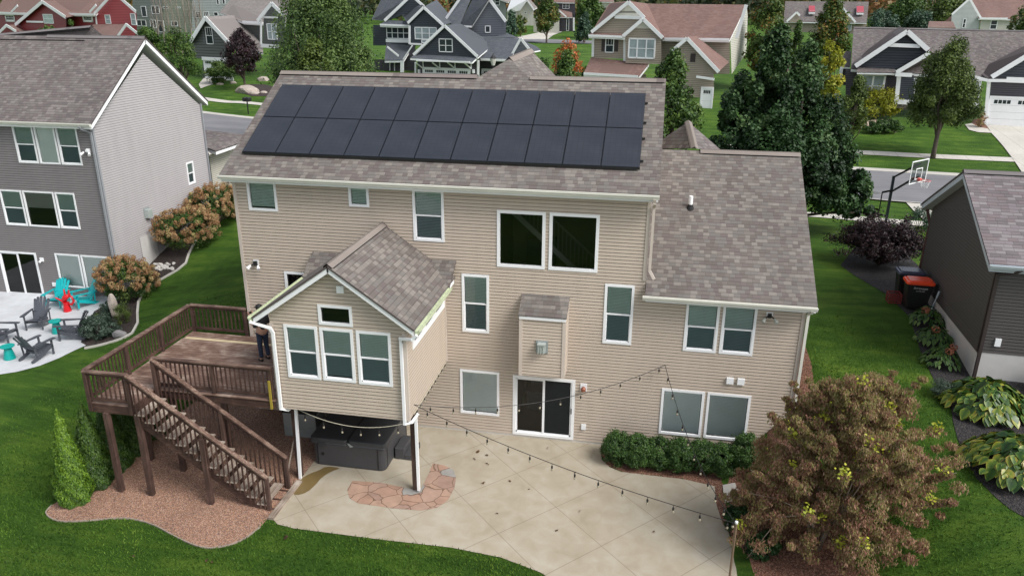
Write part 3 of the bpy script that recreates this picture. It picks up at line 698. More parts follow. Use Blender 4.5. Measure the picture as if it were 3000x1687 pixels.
# left neighbour
PL_=[g2(z4(*q)) for q in ((0,1385),(130,1365),(300,1320),(450,1260),(560,1205),(650,1165))]+[(-21.35,2.75),(-21.9,3.6),(-22.45,4.6),(-22.95,5.6),(-22.6,6.3),(-22.35,6.8)]
sheet('patio',PL_+[(-31,6.8),(-31,-.6)],M_patioL,.02,.6)
ED=[g2(z4(*q)) for q in ((1780,142),(1690,185),(1590,255),(1520,320),(1460,410),(1425,480),(1405,545),(1340,600),(1250,650),(1150,710),(1080,780),(1045,840),(1038,920),(1040,1000),(1000,1075),(940,1110),(870,1135),(800,1155),(720,1175),(640,1190))]
sheet('mulch_bed',ED+[(-21.35,2.75),(-21.9,3.6),(-22.45,4.6),(-22.95,5.6),(-22.6,6.3),(-22.35,6.8),(-22.35,15.3),(-21.6,15.5)],M_dirtbed,.015,.25)
def edging(name,P,label,mat,w=.09,h=.07):
    mb=MB();Q=[(x,y,zt(x,y)+h/2) for x,y in P]
    for a,b in zip(Q,Q[1:]): mb.bar(a,b,w,h)
    o=mb.build(name,mat);return meta(o,label,'edging')
edging('bed_edging',ED,'thin grey concrete edging curving along the left neighbour\'s hydrangea bed',M_curb)
edging('bed_edging',GRV,'thin edging strip where the pink gravel under the stairs meets the lawn',mat_plain('edging strip',(.3,.24,.2),.7),.03,.035)
# street, pavements, drives
def band(name,A,Bp,mat,off,step=1.5):
    "A: one side going right, Bp: other side going right"
    P=A+list(reversed(Bp));return sheet(name,P,mat,off,step)
CL=spl([(-75,55),(-46,44.2),(-34,40.0),(-15,35.2),(0,33),(13.25,32.5),(19.6,31.85),(32,31),(60,31)])
NL=spl([(-72,46),(-44,36.4),(-34,33.2),(-15,28),(0,25.6),(10.95,24.9),(15.35,24.2),(30,23.2),(60,23)])
band('road',CL,NL,M_asph,.03)
def shift(P,d): 
    out=[]
    for i,p in enumerate(P):
        a=P[max(i-1,0)];b=P[min(i+1,len(P)-1)];L=math.hypot(b[0]-a[0],b[1]-a[1]);out.append((p[0]-(b[1]-a[1])/L*d,p[1]+(b[0]-a[0])/L*d))
    return out
for nm,P,d in (('curb',CL,.62),('curb',NL,-.3)):
    A=P;Bq=shift(P,d);mb=MB()
    for i in range(len(P)-1):
        q=[A[i],A[i+1],Bq[i+1],Bq[i]];lo=[(x,y,zt(x,y)-.1) for x,y in q];hi=[(x,y,zt(x,y)+(.06 if k<2 else .09)) for k,(x,y) in enumerate(q)]
        mb.face(hi if d>0 else hi[::-1]);mb.face([lo[0],lo[1],hi[1],hi[0]] if d<0 else [lo[1],lo[0],hi[0],hi[1]])
    o=mb.build(nm,M_curb);o['kind']='structure'
SWF=spl([(-75,64),(-44.1,49.8),(-36.9,48.0),(-15,41.5),(0,38.6),(14.74,37.6),(24.4,37.1),(60,36.5)])
band('sidewalk',SWF,shift(SWF,-1.0),M_walk,.035)
SWN=spl([(-60,37),(-34,27.5),(-15,22.6),(0,21.1),(8.35,20.75),(14,19.9),(30,18.8),(60,18.8)])
band('sidewalk',SWN,shift(SWN,-1.05),M_walk,.035)
P9=lambda z,*q:[g2(z(*a)) for a in q]
sheet('driveway',P9(z6,(1680,85),(1740,150),(1800,205),(1845,245),(1850,275),(1845,310))+[(16,14),(24,14),(24,24.0),(17,24.25)],M_walk,.045,.8)
sheet('driveway',P9(z3,(2290,948),(2330,1010),(2420,1110),(2510,1230),(2576,1330))+[(30,33.5),(46,36),(40,47)],M_walk,.05,1.2)
sheet('garden_path',P9(z3,(2130,945),(2160,985),(2230,1003),(2330,1008),(2300,975),(2230,965),(2180,935)),M_walk,.05,1)
sheet('bark_bed',P9(z3,(2180,935),(2230,965),(2320,990),(2290,948),(2200,900)),M_rmulch,.04,1)
sheet('bark_bed',P9(z3,(1340,975),(1420,950),(1500,935),(1570,925),(1570,905),(1450,905),(1350,930)),mat_plain('pale gravel',(.42,.33,.26),.9,.2,9),.04,1)
sheet('driveway',P9(z1,(1540,592),(1590,600),(1610,640),(1560,655),(1515,672),(1500,640)),M_walk,.05,1.5)
sheet('driveway',P9(z2,(1290,290),(1400,270),(1490,250),(1560,240),(1660,215),(1690,235),(1600,270),(1560,300),(1330,310)),M_walk,.1,4)
sheet('road',P9(z2,(1330,302),(1540,300),(1900,312),(1900,335),(1540,330),(1380,322)),M_asph,.1,4)
sheet('bark_bed',P9(z1,(1790,690),(1860,640),(1990,640),(2080,660),(2050,730),(1900,730)),M_dirtbed,.04,1)
# back yard left of the dog-leg house: pale wall of the left neighbour's garage drive
p_=G(2560,566);g=MB();g.lathe((p_[0],p_[1],zt(p_[0],p_[1])+.032),[(.38,0),(.38,.008),(.0,.009)],20);o=g.build('manhole_cover',mat_plain('iron cover',(.12,.12,.12),.6,.3,20));meta(o,'round manhole cover in the street beyond the basketball hoop','manhole cover')
def grass_tufts():
    g=np.random.default_rng(5);pts=[]
    reg=[]
    # random points over the lawn close to the camera
    N=260000;X=g.uniform(-20,9.5,N);Y=g.uniform(-11,6,N)
    keep=np.zeros(N,bool);near=[PATIO,GRAVEL,RM,[(-9.4,-.1),(-12.5,-.1),(-12.5,9),(4.6,9),(4.6,-.1)],RB+[(14,-4),(14,14)],[(a[0],a[1]) for a in PL_]+[(-31,6.8),(-31,-.6)]]
    def inp(P):
        P=np.array(P);c=np.zeros(N,bool);j=len(P)-1
        for i in range(len(P)):
            with np.errstate(divide='ignore',invalid='ignore'):
                k=((P[i,1]>Y)!=(P[j,1]>Y))&(X<(P[j,0]-P[i,0])*(Y-P[i,1])/(P[j,1]-P[i,1])+P[i,0])
            c^=k;j=i
        return c
    ok=np.ones(N,bool)
    for P in near: ok&=~inp(P)
    ok&=~((X<-18)&(Y>4))
    fade=np.clip((6-Y)/5,0,1)*np.clip((X+20.5)/4,0,1)*np.clip((9.8-X)/3,0,1);ok&=g.random(N)<fade
    X=X[ok]+g.normal(size=ok.sum())*.03;Y=Y[ok]+g.normal(size=ok.sum())*.03;Z=np.array([zt(x,y) for x,y in zip(X,Y)]);n=len(X)
    A=unit(np.c_[g.normal(size=(n,2))*.55,np.ones(n)]);Bv=unit(np.cross(A,unit(np.c_[g.normal(size=(n,2)),np.zeros(n)])))
    L=.05+.05*g.random(n);lo=np.sin(X*.7+Y*1.3+np.sin(X*.5)*1.5)*.13+np.sin(X*1.9-Y*1.1+np.sin(Y)*1.2)*.10+np.sin(X*5.1+Y*4.3)*.05
    leafmesh('grass_blades',np.c_[X,Y,Z+L*.4],A,Bv,L,.014+.012*g.random(n),.42+lo+(g.random(n)-.5)*.6,L_blade)['kind']='stuff'
grass_tufts()
# ---------------------------------------------------------------- the main house
FM=Face((0,0),(1,0),(0,-1))
H=empty('house',(-4,4,0),'large tan house in the middle with a sunroom on posts','house')
XL,XR,XW=-12.456,.08,4.54
wins=[('dh',-6.785,-5.84,6.33,7.888),('dh',-5.342,-4.506,3.515,5.385),('dh',-1.064,-.216,3.5,5.368),('dh',1.28,2.222,3.46,5.013),('dh',2.304,3.247,3.46,5.013),
 ('bl',-5.45,-4.192,.686,2.227),('bl',.784,2.04,.64,2.182),('bl',2.119,3.368,.64,2.182),('bl',-12.002,-11.052,6.987,7.911),('bl',-8.752,-8.119,7.272,7.89),
 ('pic',-4.262,-2.843,5.684,7.396),('pic',-2.732,-1.308,5.684,7.396),('door',-3.757,-1.819,.107,2.188),('small',-11.06,-10.15,4.45,5.075)]
holes=[(w[1]+.02,w[2]-.02,w[3]+.02,w[4]-.02) for w in wins]
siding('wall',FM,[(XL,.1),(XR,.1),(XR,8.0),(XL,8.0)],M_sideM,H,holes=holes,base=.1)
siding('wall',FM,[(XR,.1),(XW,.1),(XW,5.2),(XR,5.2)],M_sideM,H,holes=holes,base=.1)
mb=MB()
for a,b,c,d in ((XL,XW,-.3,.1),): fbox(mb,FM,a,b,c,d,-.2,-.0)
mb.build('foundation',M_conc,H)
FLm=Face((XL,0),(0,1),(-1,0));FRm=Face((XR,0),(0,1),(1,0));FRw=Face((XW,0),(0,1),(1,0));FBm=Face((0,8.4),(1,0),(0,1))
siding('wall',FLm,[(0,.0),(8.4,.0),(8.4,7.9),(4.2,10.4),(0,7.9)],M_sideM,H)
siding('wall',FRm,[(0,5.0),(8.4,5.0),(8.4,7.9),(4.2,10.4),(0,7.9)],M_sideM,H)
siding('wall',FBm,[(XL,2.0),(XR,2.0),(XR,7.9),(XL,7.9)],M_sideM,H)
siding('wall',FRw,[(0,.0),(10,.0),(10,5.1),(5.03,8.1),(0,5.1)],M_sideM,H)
for x in (XL-.01,XR-.09,XW-.09): mb=MB();fbox(mb,FM,x,x+.1,.1 if x!=XR-.09 else 5.55,7.95 if x<1 else 5.15,-.05,.03);mb.build('corner_trim',M_trimM,H)
for w in wins:
    k,a0,a1,b0,b1=w
    if k=='dh': window(H,FM,a0,a1,b0,b1,M_white,(M_glassS,M_glass),'dh',blind=M_blindg,back=M_dark)
    elif k=='bl': window(H,FM,a0,a1,b0,b1,M_white,M_glass if b0>5 else M_glassL,'fix',blind=M_blindg if b0>5 else M_blindc,back=M_dark)
    elif k=='pic': window(H,FM,a0,a1,b0,b1,M_white,M_glassB,'fix',tw=.09)
    elif k=='small': window(H,FM,a0,a1,b0,b1,M_white,M_glassB,'fix',back=M_dark)
    else: 
        wd=window(H,FM,a0,a1,b0,b1,M_white,M_glassB,'slider',tw=.09,name='patio_door')
        g=MB();fbox(g,FM,-2.76,-1.93,.2,2.08,-.012,-.006);g.build('screen',mat_glass('insect screen',(.3,.3,.32),.72,0),wd)
        g=MB();fbox(g,FM,-1.93,-1.90,1.02,1.2,.0,.04);g.build('handle',M_black,wd)
def room(name,x0,x1,y0,y1,z0,z1_,mat):
    g=MB();A=(x0,y0,z0)
    g.face([(x0,y1,z0),(x1,y1,z0),(x1,y1,z1_),(x0,y1,z1_)]);g.face([(x0,y0,z0),(x0,y1,z0),(x0,y1,z1_),(x0,y0,z1_)]);g.face([(x1,y0,z0),(x1,y1,z0),(x1,y1,z1_),(x1,y0,z1_)])
    g.face([(x0,y0,z0),(x1,y0,z0),(x1,y1,z0),(x0,y1,z0)]);g.face([(x0,y0,z1_),(x1,y0,z1_),(x1,y1,z1_),(x0,y1,z1_)]);return g.build(name,mat,H)
M_room=mat_plain('dim olive room walls',(.10,.11,.065),.9,.1,1)
room('interior_wall',-4.25,-1.25,.12,2.6,5.0,7.6,M_room);room('interior_wall',-3.8,-1.8,.12,3.2,.12,2.3,mat_plain('dim lounge walls',(.10,.09,.08),.9,.1,1))
# stair seen through the picture windows
FS=Face((0,1.7),(1,0),(0,-1));a=FS.px(z5(1350,205));b=FS.px(z5(1755,580));g=MB()
sl=(b[1]-a[1])/(b[0]-a[0]);pa=lambda x,dz,y=1.7:(x,y,a[1]+(x-a[0])*sl+dz)
g.bar(pa(-4.2,0),pa(-1.3,0),.05,.16);g.build('stringer',mat_plain('stair stringer',(.30,.31,.26),.6),H)
g=MB();g.bar(pa(-4.2,.95),pa(-1.3,.95),.06,.07)
x=-4.1
while x<-1.3: g.bar(pa(x,0),pa(x,.93),.03,.03);x+=.13
g.build('banister',mat_plain('dark stained banister',(.13,.12,.09),.5),H)
g=MB();g.box((-3.25,2.2,5.5),(.9,.4,1.0));g.build('cabinet',M_black,H)
g=MB();g.box((-2.95,2.0,.45),(1.2,.8,.7));g.box((-2.95,2.35,.9),(1.2,.2,.5));g.build('sofa',mat_plain('grey sofa',(.2,.2,.2),.8),H)
# main roof
k=.5682;ez,rz,ry=8.13,10.749,4.209
RX0,RX1=-12.64,.29
roofplane(H,[(RX0,-.4,ez),(RX1,-.4,ez),(RX1,ry,rz),(RX0,ry,rz)],M_roofM,M_white)
roofplane(H,[(RX1,2*ry+.4,ez),(RX0,2*ry+.4,ez),(RX0,ry,rz),(RX1,ry,rz)],M_roofM,M_white)
def ridgecap(parent,p,q,mat,w=.17,hh=.05,vent=True,side=(0,-1,0),drop=.57):
    p=Vector(p);q=Vector(q);s=Vector(side).normalized();L=(q-p).length;g=MB();up=Vector((0,0,1));n=max(2,int(L/.2))
    a1=[p-s*w-up*(w*drop-hh),p+up*(hh+.012),p+s*w-up*(w*drop-hh)];b1=[v+(q-p) for v in a1]
    for i in (0,1): g.face([a1[i],b1[i],b1[i+1],a1[i+1]],[(0,0),(L,0),(L,w),(0,w)])
    o=g.build('ridge_cap',mat,parent)
    if vent:
        g=MB();e=(q-p).normalized()*.1
        for sg in (1,-1): 
            f=s*sg*(w-.01)-up*(w*drop-hh+.0);g.face([p+f+e-up*.07,q+f-e-up*.07,q+f-e,p+f+e])
        g.build('ridge_vent',M_vent,parent)
    return o
ridgecap(H,(RX0,ry,rz),(-5.75,ry,rz),M_cap);ridgecap(H,(-4.02,ry,rz),(RX1,ry,rz),M_cap)
gutter(H,(RX0,-.4,ez),(RX1,-.4,ez),(0,-1),M_cream)
# cross roof peeking over the ridge
def plane_y(q,y): r=ray(*q);t=(y-CAM[1])/r[1];return tuple(CAM[i]+t*r[i] for i in range(3))
P1=plane_y(z2(1265,447),4.95);P2=plane_y(z2(1430,378),8.0);Q=plane_y(z2(1625,582),8.0);bl=(-5.72,4.2,10.74);br=(-4.05,4.2,10.73);Ql=(2*P2[0]-Q[0],8.0,Q[2])
def tri(parent,pts,mat,name='roof'):
    P=[Vector(p) for p in pts];e=(P[1]-P[0]).normalized();n=(P[1]-P[0]).cross(P[2]-P[0]).normalized();n=n if n.z>0 else -n;u=n.cross(e);g=MB()
    g.face(P,[((p-P[0]).dot(e)+3,(p-P[0]).dot(u)+5) for p in P]);return g.build(name,mat,parent)
tri(H,[bl,br,P1],M_roofM);tri(H,[br,Q,P2,P1],M_roofM);tri(H,[Ql,bl,P1,P2],M_roofM)
ridgecap(H,P1,P2,M_cap,.16,.06,False,(1,0,0),.9)
# right wing roof
k2=.5937
roofplane(H,[(XR+.012,-.4,5.235),(4.742,-.4,5.235),(4.742,5.034,8.461),(XR+.012,5.034,8.461)],M_roofM,M_white)
roofplane(H,[(4.742,10.46,5.235),(XR,10.46,5.235),(XR,5.034,8.461),(4.742,5.034,8.461)],M_roofM,M_white)
ridgecap(H,(1.58,5.034,8.461),(4.742,5.034,8.461),M_cap,drop=.59)
gutter(H,(.02,-.4,5.235),(4.742,-.4,5.235),(0,-1),M_cream)
K1=plane_y(z3(42,920),6.3);K0=(plane_y(z3(90,1122),5.03));K2=plane_y(z3(300,1142),6.9);K3=(K1[0]-(K2[0]-K1[0]),6.9,K2[2])
tri(H,[K0,K2,K1],M_roofL);tri(H,[K3,K0,K1],M_roofM);ridgecap(H,K0,K1,M_cap,.13,.05,False,(1,-.2,0),.5)
g=MB();g.lathe((1.29,2.72,7.02),[(.062,0),(.062,.42),(.05,.425)],14);g.build('vent_pipe',M_white,H,smooth=False)
g=MB();g.lathe((1.29,2.72,6.98),[(.16,0),(.09,.14),(.07,.2)],12);g.build('pipe_boot',M_vent,H)
pipe(H,[(.17,-.48,8.0),(.17,-.45,7.9),(.17,-.07,7.72),(.17,-.07,5.86),(.3,-.2,5.68)],M_trimM)
pipe(H,[(4.6,-.46,5.12),(4.6,-.4,5.05),(4.6,-.07,4.9),(4.6,-.07,.1)],M_cream)
# chimney box for the fireplace
FC=Face((0,-.6),(1,0),(0,-1));C0,C1=-3.47,-2.11
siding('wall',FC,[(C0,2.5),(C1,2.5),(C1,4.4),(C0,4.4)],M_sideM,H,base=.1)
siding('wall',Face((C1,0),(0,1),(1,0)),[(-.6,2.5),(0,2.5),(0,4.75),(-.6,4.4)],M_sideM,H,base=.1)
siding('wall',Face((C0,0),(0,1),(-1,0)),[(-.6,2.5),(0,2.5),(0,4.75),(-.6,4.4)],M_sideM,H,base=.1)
g=MB();g.face([(C0,-.6,2.5),(C1,-.6,2.5),(C1,0,2.5),(C0,0,2.5)])
fbox(g,FC,C0-.01,C0+.09,2.5,4.4,-.02,.028);fbox(g,FC,C1-.09,C1+.01,2.5,4.4,-.02,.028);fbox(g,Face((C1,0),(0,1),(1,0)),-.11,-.02,2.5,4.7,.0,.028);g.build('corner_trim',M_trimM,H)
roofplane(H,[(C0-.03,-.68,4.455),(C1+.03,-.68,4.455),(C1+.03,-.016,4.89),(C0-.03,-.016,4.89)],M_roofM,M_white,th=.03,bt=.10)
FV=Face((0,-.62),(1,0),(0,-1));v=MB();fbox(v,FV,-2.97,-2.61,3.29,3.69,0,.03);vo=v.build('fireplace_vent',M_metal,H)
v=MB();fbox(v,FV,-2.9,-2.68,3.34,3.6,.03,.16);fbox(v,FV,-2.91,-2.67,3.6,3.64,.03,.2)
for i in range(3): fbox(v,FV,-2.89+.075*i,-2.87+.075*i,3.32,3.62,.16,.185)
v.build('vent_cage',mat_plain('pale metal cage',(.42,.46,.44),.4,.1,6,.2),vo)
# sunroom
SX0,SX1,SY=-9.6,-5.87,-3.82;SR=-7.74
FSf=Face((0,SY),(1,0),(0,-1));FSr=Face((SX1,0),(0,1),(1,0));FSl=Face((SX0,0),(0,1),(-1,0))
sw=[('dh',-9.215,-8.282,3.463,5.002),('dh',-8.216,-7.300,3.468,4.995),('dh',-7.212,-6.277,3.455,4.992),('small',-8.21,-7.283,5.08,5.64)]
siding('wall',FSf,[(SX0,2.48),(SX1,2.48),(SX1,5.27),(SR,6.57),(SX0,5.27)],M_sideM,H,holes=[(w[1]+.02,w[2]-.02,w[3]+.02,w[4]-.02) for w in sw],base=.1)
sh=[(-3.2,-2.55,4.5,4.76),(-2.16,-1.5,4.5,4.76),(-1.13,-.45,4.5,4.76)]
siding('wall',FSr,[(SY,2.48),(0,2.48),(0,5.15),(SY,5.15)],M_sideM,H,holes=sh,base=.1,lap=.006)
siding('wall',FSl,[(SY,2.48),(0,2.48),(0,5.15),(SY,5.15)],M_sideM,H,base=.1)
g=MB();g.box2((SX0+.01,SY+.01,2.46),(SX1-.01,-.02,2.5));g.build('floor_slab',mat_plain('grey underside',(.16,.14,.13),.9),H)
for F_,a_,b_ in ((FSf,SX0-.015,SX0+.08),(FSf,SX1-.09,SX1+.015),(FSr,-.1,-.02)): g=MB();fbox(g,F_,a_,b_,2.48,5.0,-.05 if F_ is FSf else 0,.03);g.build('corner_trim',M_trimM,H)
for kq,a0,a1,b0,b1 in sw:
    if kq=='dh': window(H,FSf,a0,a1,b0,b1,M_white,(M_glassS,M_glass),'dh',blind=M_blindg,back=M_dark)
    else: window(H,FSf,a0,a1,b0,b1,M_white,M_glassB,'fix',back=M_dark)
g=MB();P=[(-3.34,-3.2),(-2.55,-2.16),(-1.5,-1.13),(-.45,-.17)]
fbox(g,FSr,-3.34,-.17,4.76,4.83,0,.03);fbox(g,FSr,-3.34,-.17,4.34,4.5,0,.03)
for a_,b_ in P: fbox(g,FSr,a_,b_,4.5,4.76,-.02,.03)
wq=g.build('window',M_white,H);g=MB()
for a_,b_,c_,d_ in sh: g.face([FSr.p(a_,c_,-.02),FSr.p(b_,c_,-.02),FSr.p(b_,d_,-.02),FSr.p(a_,d_,-.02)])
g.build('pane',mat_pane('sunroom side glass',(.08,.085,.08),.06),wq)
ez2,rz2=5.25,6.80;e0,e1=-9.95,-5.53
roofplane(H,[(e1,-4.12,ez2),(e1,-.02,ez2),(SR,-.02,rz2),(SR,-4.12,rz2)],M_roofM,M_white,bt=.14,uvo=(.3,0))
roofplane(H,[(e0,-.02,ez2),(e0,-4.12,ez2),(SR,-4.12,rz2),(SR,-.02,rz2)],M_roofM,M_white,bt=.14)
ridgecap(H,(SR,-4.12,rz2),(SR,-.02,rz2),M_cap,.15,.05,True,(1,0,0),.69)
gutter(H,(e1,-4.1,ez2-.01),(e1,-.85,ez2-.01),(1,0),M_moss);gutter(H,(e0,-4.1,ez2-.01),(e0,-.85,ez2-.01),(-1,0),M_moss)
roofplane(H,[(-10.05,-.86,5.24),(-5.5,-.86,5.24),(-5.5,-.016,5.78),(-10.05,-.016,5.78)],M_roofM,M_white,bt=.1)
g=MB();fbox(g,FSf,-7.64,-7.45,6.0,6.19,.0,.06);g.build('gable_vent',M_white,H)
pipe(H,[(-5.5,-4.12,5.1),(-5.62,-4.1,4.98),(-5.98,-3.92,4.9),(-5.98,-3.9,4.8),(-5.98,-3.9,2.42),(-5.88,-3.6,2.32),(-5.75,-3.5,2.5),(-5.8,-3.5,2.4),(-5.8,-3.5,.12)],M_white)
pipe(H,[(-9.98,-4.12,5.12),(-9.8,-4.0,5.0),(-9.56,-3.92,4.9),(-9.5,-3.9,4.75),(-9.5,-3.9,2.5),(-9.42,-3.7,2.36),(-9.3,-3.55,2.46)],M_white)
pipe(H,[(-9.28,-3.5,2.42),(-9.36,-3.5,.05)],M_white)
g=MB()
for x in (-5.93,-9.42): 
    p_=MB();p_.bar((x,-3.36,0),(x,-3.36,2.46),.14,.14,up=(0,1,0));p_.build('post',M_post,H)
g.box2((SX0+.05,-3.5,2.28),(SX1-.05,-3.25,2.459));g.build('beam',M_rail,H)
# small fittings
def flood(x,z,white=True):
    g=MB();fbox(g,FM,x-.09,x+.09,z-.1,z+.08,.0,.03);o=g.build('floodlight',M_white,H)
    g=MB();fbox(g,FM,x-.05,x+.05,z-.07,z+.05,.03,.11);g.bar((x-.04,-.09,z-.02),(x-.14,-.17,z-.08),.03,.03);g.bar((x+.04,-.09,z-.02),(x+.14,-.17,z-.08),.03,.03);g.build('motion_sensor',M_black,o)
    for s in (-1,1):
        g=MB();g.tube([(x+s*.12,-.15,z-.06),(x+s*.19,-.25,z-.15)],[.025,.062],10);g.build('lamp',M_white if white else mat_plain('grey lamp',(.4,.42,.38),.4),o)
flood(-11.97,5.31);flood(3.576,4.77,False)
for x in (2.71,3.02): g=MB();fbox(g,FM,x-.1,x+.1,2.53,2.72,0,.07);g.build('wall_vent',M_white,H)
g=MB();fbox(g,FM,-1.66,-1.46,1.85,2.1,0,.035);o=g.build('wall_lamp',M_white,H);g=MB();g.lathe((-1.56,-.1,1.87),[(.03,0),(.07,.02),(.075,.1),(.03,.16)],12);g.build('lamp_shade',mat_plain('copper lamp',(.28,.10,.06),.4,.1,4,.3),o)
g=MB();fbox(g,FM,-1.58,-1.44,.52,.7,0,.05);g.build('outlet_cover',M_white,H)
# solar array
def mat_solar():
    m,n,b=nt('solar cells');h=NT(n);uv=h.uv();sx=h.nd('ShaderNodeSeparateXYZ');h.lk(uv,sx.inputs[0]);d=None
    for i,k_ in ((0,.172),(1,.172),(0,.0172),(1,.086)):
        f=h.math('FRACT',h.math('DIVIDE',sx.outputs[i],k_));l=h.math('LESS_THAN',f,.05 if k_>.1 else .16)
        l=h.math('MULTIPLY',l,1 if k_>.1 else .25);d=l if d is None else h.math('MAXIMUM',d,l)
    nz=h.noise(uv,1.2,3);c=h.ramp(nz,[(.3,(.024,.029,.039)),(.7,(.036,.041,.052))]);c=h.mix(h.math('MULTIPLY',d,.65),c,(.011,.012,.016))
    h.lk(c,b.inputs['Base Color']);b.inputs['Roughness'].default_value=.28;b.inputs['Specular IOR Level'].default_value=.35;return m
M_solar=mat_solar();M_pframe=mat_plain('black panel frame',(.010,.012,.018),.35,.1,4)
SA=empty('solar_array',(-6.27,1.94,9.5),'array of twenty two black solar panels in two rows on the tan house\'s rear roof','solar panels')
nrm=Vector((0,-k,1)).normalized();upv=Vector((0,1,k)).normalized();org=Vector((-12.253,-.4,ez))
x0,x1=-12.253,-.29;pw=(x1-x0)/11;rows=[(.44,1.936),(1.958,3.455)]
def rp(x,y,d): return Vector((x,y,ez+k*(y+.4)))+nrm*d
for (ya,yb) in rows:
    for i in range(11):
        a=x0+i*pw+.009;b=a+pw-.018;q=[rp(a,ya,.115),rp(b,ya,.115),rp(b,yb,.115),rp(a,yb,.115)];L=(q[3]-q[0]).length
        g=MB();ins=.018;iq=[q[0]+Vector((ins,0,0))+upv*ins,q[1]+Vector((-ins,0,0))+upv*ins,q[2]+Vector((-ins,0,0))-upv*ins,q[3]+Vector((ins,0,0))-upv*ins]
        g.face([v+nrm*.001 for v in iq],[(0.02,0.02),(pw,0.02),(pw,L),(0.02,L)]);po=g.build('solar_panel',M_solar,SA)
        g=MB();lo=[v-nrm*.04 for v in q];g.solid(lo,[v-nrm*.002 for v in q])
        for j in range(4):
            j2=(j+1)%4;g.face([q[j]-nrm*.002,q[j2]-nrm*.002,iq[j2]+nrm*.002,iq[j]+nrm*.002])
        g.build('frame',M_pframe,po)
for ya in (.75,1.62,2.27,3.1):
    g=MB();g.bar(rp(x0-.02,ya,.045),rp(x1+.08,ya,.045),.04,.05);g.build('rail',M_black,SA)
g=MB();g.bar(rp(x0,.43,.07),rp(x1,.43,.07),.02,.06);g.build('skirt',M_black,SA)
# ---------------------------------------------------------------- deck and stairs
def plane_z(q,z): r=ray(*q);t=(z-CAM[2])/r[2];return (CAM[0]+t*r[0],CAM[1]+t*r[1],z)
DK=empty('wooden_deck',(-12.5,-2.5,0),'raised dark brown wooden deck with railings and stairs down to the gravel','deck')
ZD=2.76
g=MB();y=-.12;by=[]
newb=(plane_z(z4(1700,1128),ZD)[1])
while y>-4.98:
    x0_=-14.52;x1_=-13.25 if y<-3.93 else (-9.63 if y<0 else -12.46)
    if abs(y-newb)<.07: y-=.145;nb=y+.145;continue
    g.box(((x0_+x1_)/2,y,ZD-.016),(x1_-x0_,.137,.032));y-=.145
g.build('floor',M_floor,DK)
g=MB();g.box((-12.7,nb,ZD-.014),(3.5,.137,.034));g.build('new_floor_board',M_newboard,DK)['label']='pale new floor board'
g=MB();g.box((-14.3,nb,ZD-.016),(.4,.137,.032));g.build('floor_board',M_floor,DK)
def rim(a,b,z0=2.48,z1_=ZD-.034):
    g=MB();g.bar((a[0],a[1],(z0+z1_)/2),(b[0],b[1],(z0+z1_)/2),.04,z1_-z0);g.build('rim_joist',M_rail,DK)
rim((-14.5,-.02),(-14.5,-4.95));rim((-14.52,-4.97),(-13.23,-4.97));rim((-13.25,-4.94),(-13.25,-3.92));rim((-13.27,-3.9),(-9.66,-3.9));rim((-14.48,-.03),(-12.5,-.03))
g=MB()
for x in np.arange(-14.1,-9.8,.4): g.box2((x-.02,-3.86 if x>-13.2 else -4.93,2.5),(x+.02,-.05,ZD-.04))
g.build('joist',M_rail,DK)
def post(x,y,z0,z1_,w=.1,par=DK,name='post'): g=MB();g.box((x,y,(z0+z1_)/2),(w,w,z1_-z0));return g.build(name,M_post,par)
for x,y in ((-14.03,-5.0),(-13.08,-5.0),(-14.2,-3.4),(-11.3,-3.75),(-12.9,-3.75)): post(x,y,0,2.5,.14)
post(-11.24,-5.06,0,2.05,.13)
def railing(a,b,posts,z=ZD,first=None,cap=True,wcap=.14):
    a=Vector((*a,z));b=Vector((*b,z));L=(b-a).length;d=(b-a)/L
    g=MB();g.bar(a+Vector((0,0,.93)),b+Vector((0,0,.93)),wcap,.038);r=g.build('railing',M_railcap,DK)
    g=MB();g.bar(a+Vector((0,0,.87)),b+Vector((0,0,.87)),.04,.085);g.build('top_rail',M_rail,r)
    g=MB();g.bar(a+Vector((0,0,.12)),b+Vector((0,0,.12)),.04,.085);g.build('bottom_rail',M_rail,r)
    for t in posts:
        p=a+d*(L*t);g=MB();g.box((p.x,p.y,z+.33),(.095,.095,1.16));g.build('post',M_post,r)
    n=int(L/.135);sd=Vector((-d.y,d.x,0))*.03
    for i in range(1,n):
        p=a+d*(L*i/n)
        if min(abs(i/n-t) for t in posts)*L<.08: continue
        g=MB();g.box((p.x,p.y,z+.49),(.034,.034,.74));g.build('baluster',M_rail,r)
railing((-12.52,.0),(-14.52,.0),[.03,.97]);railing((-14.52,-.03),(-14.52,-4.95),[.33,.66]);railing((-14.52,-4.98),(-13.22,-4.98),[.03,.97]);railing((-13.24,-3.88),(-9.68,-3.88),[.02,.5,.985])
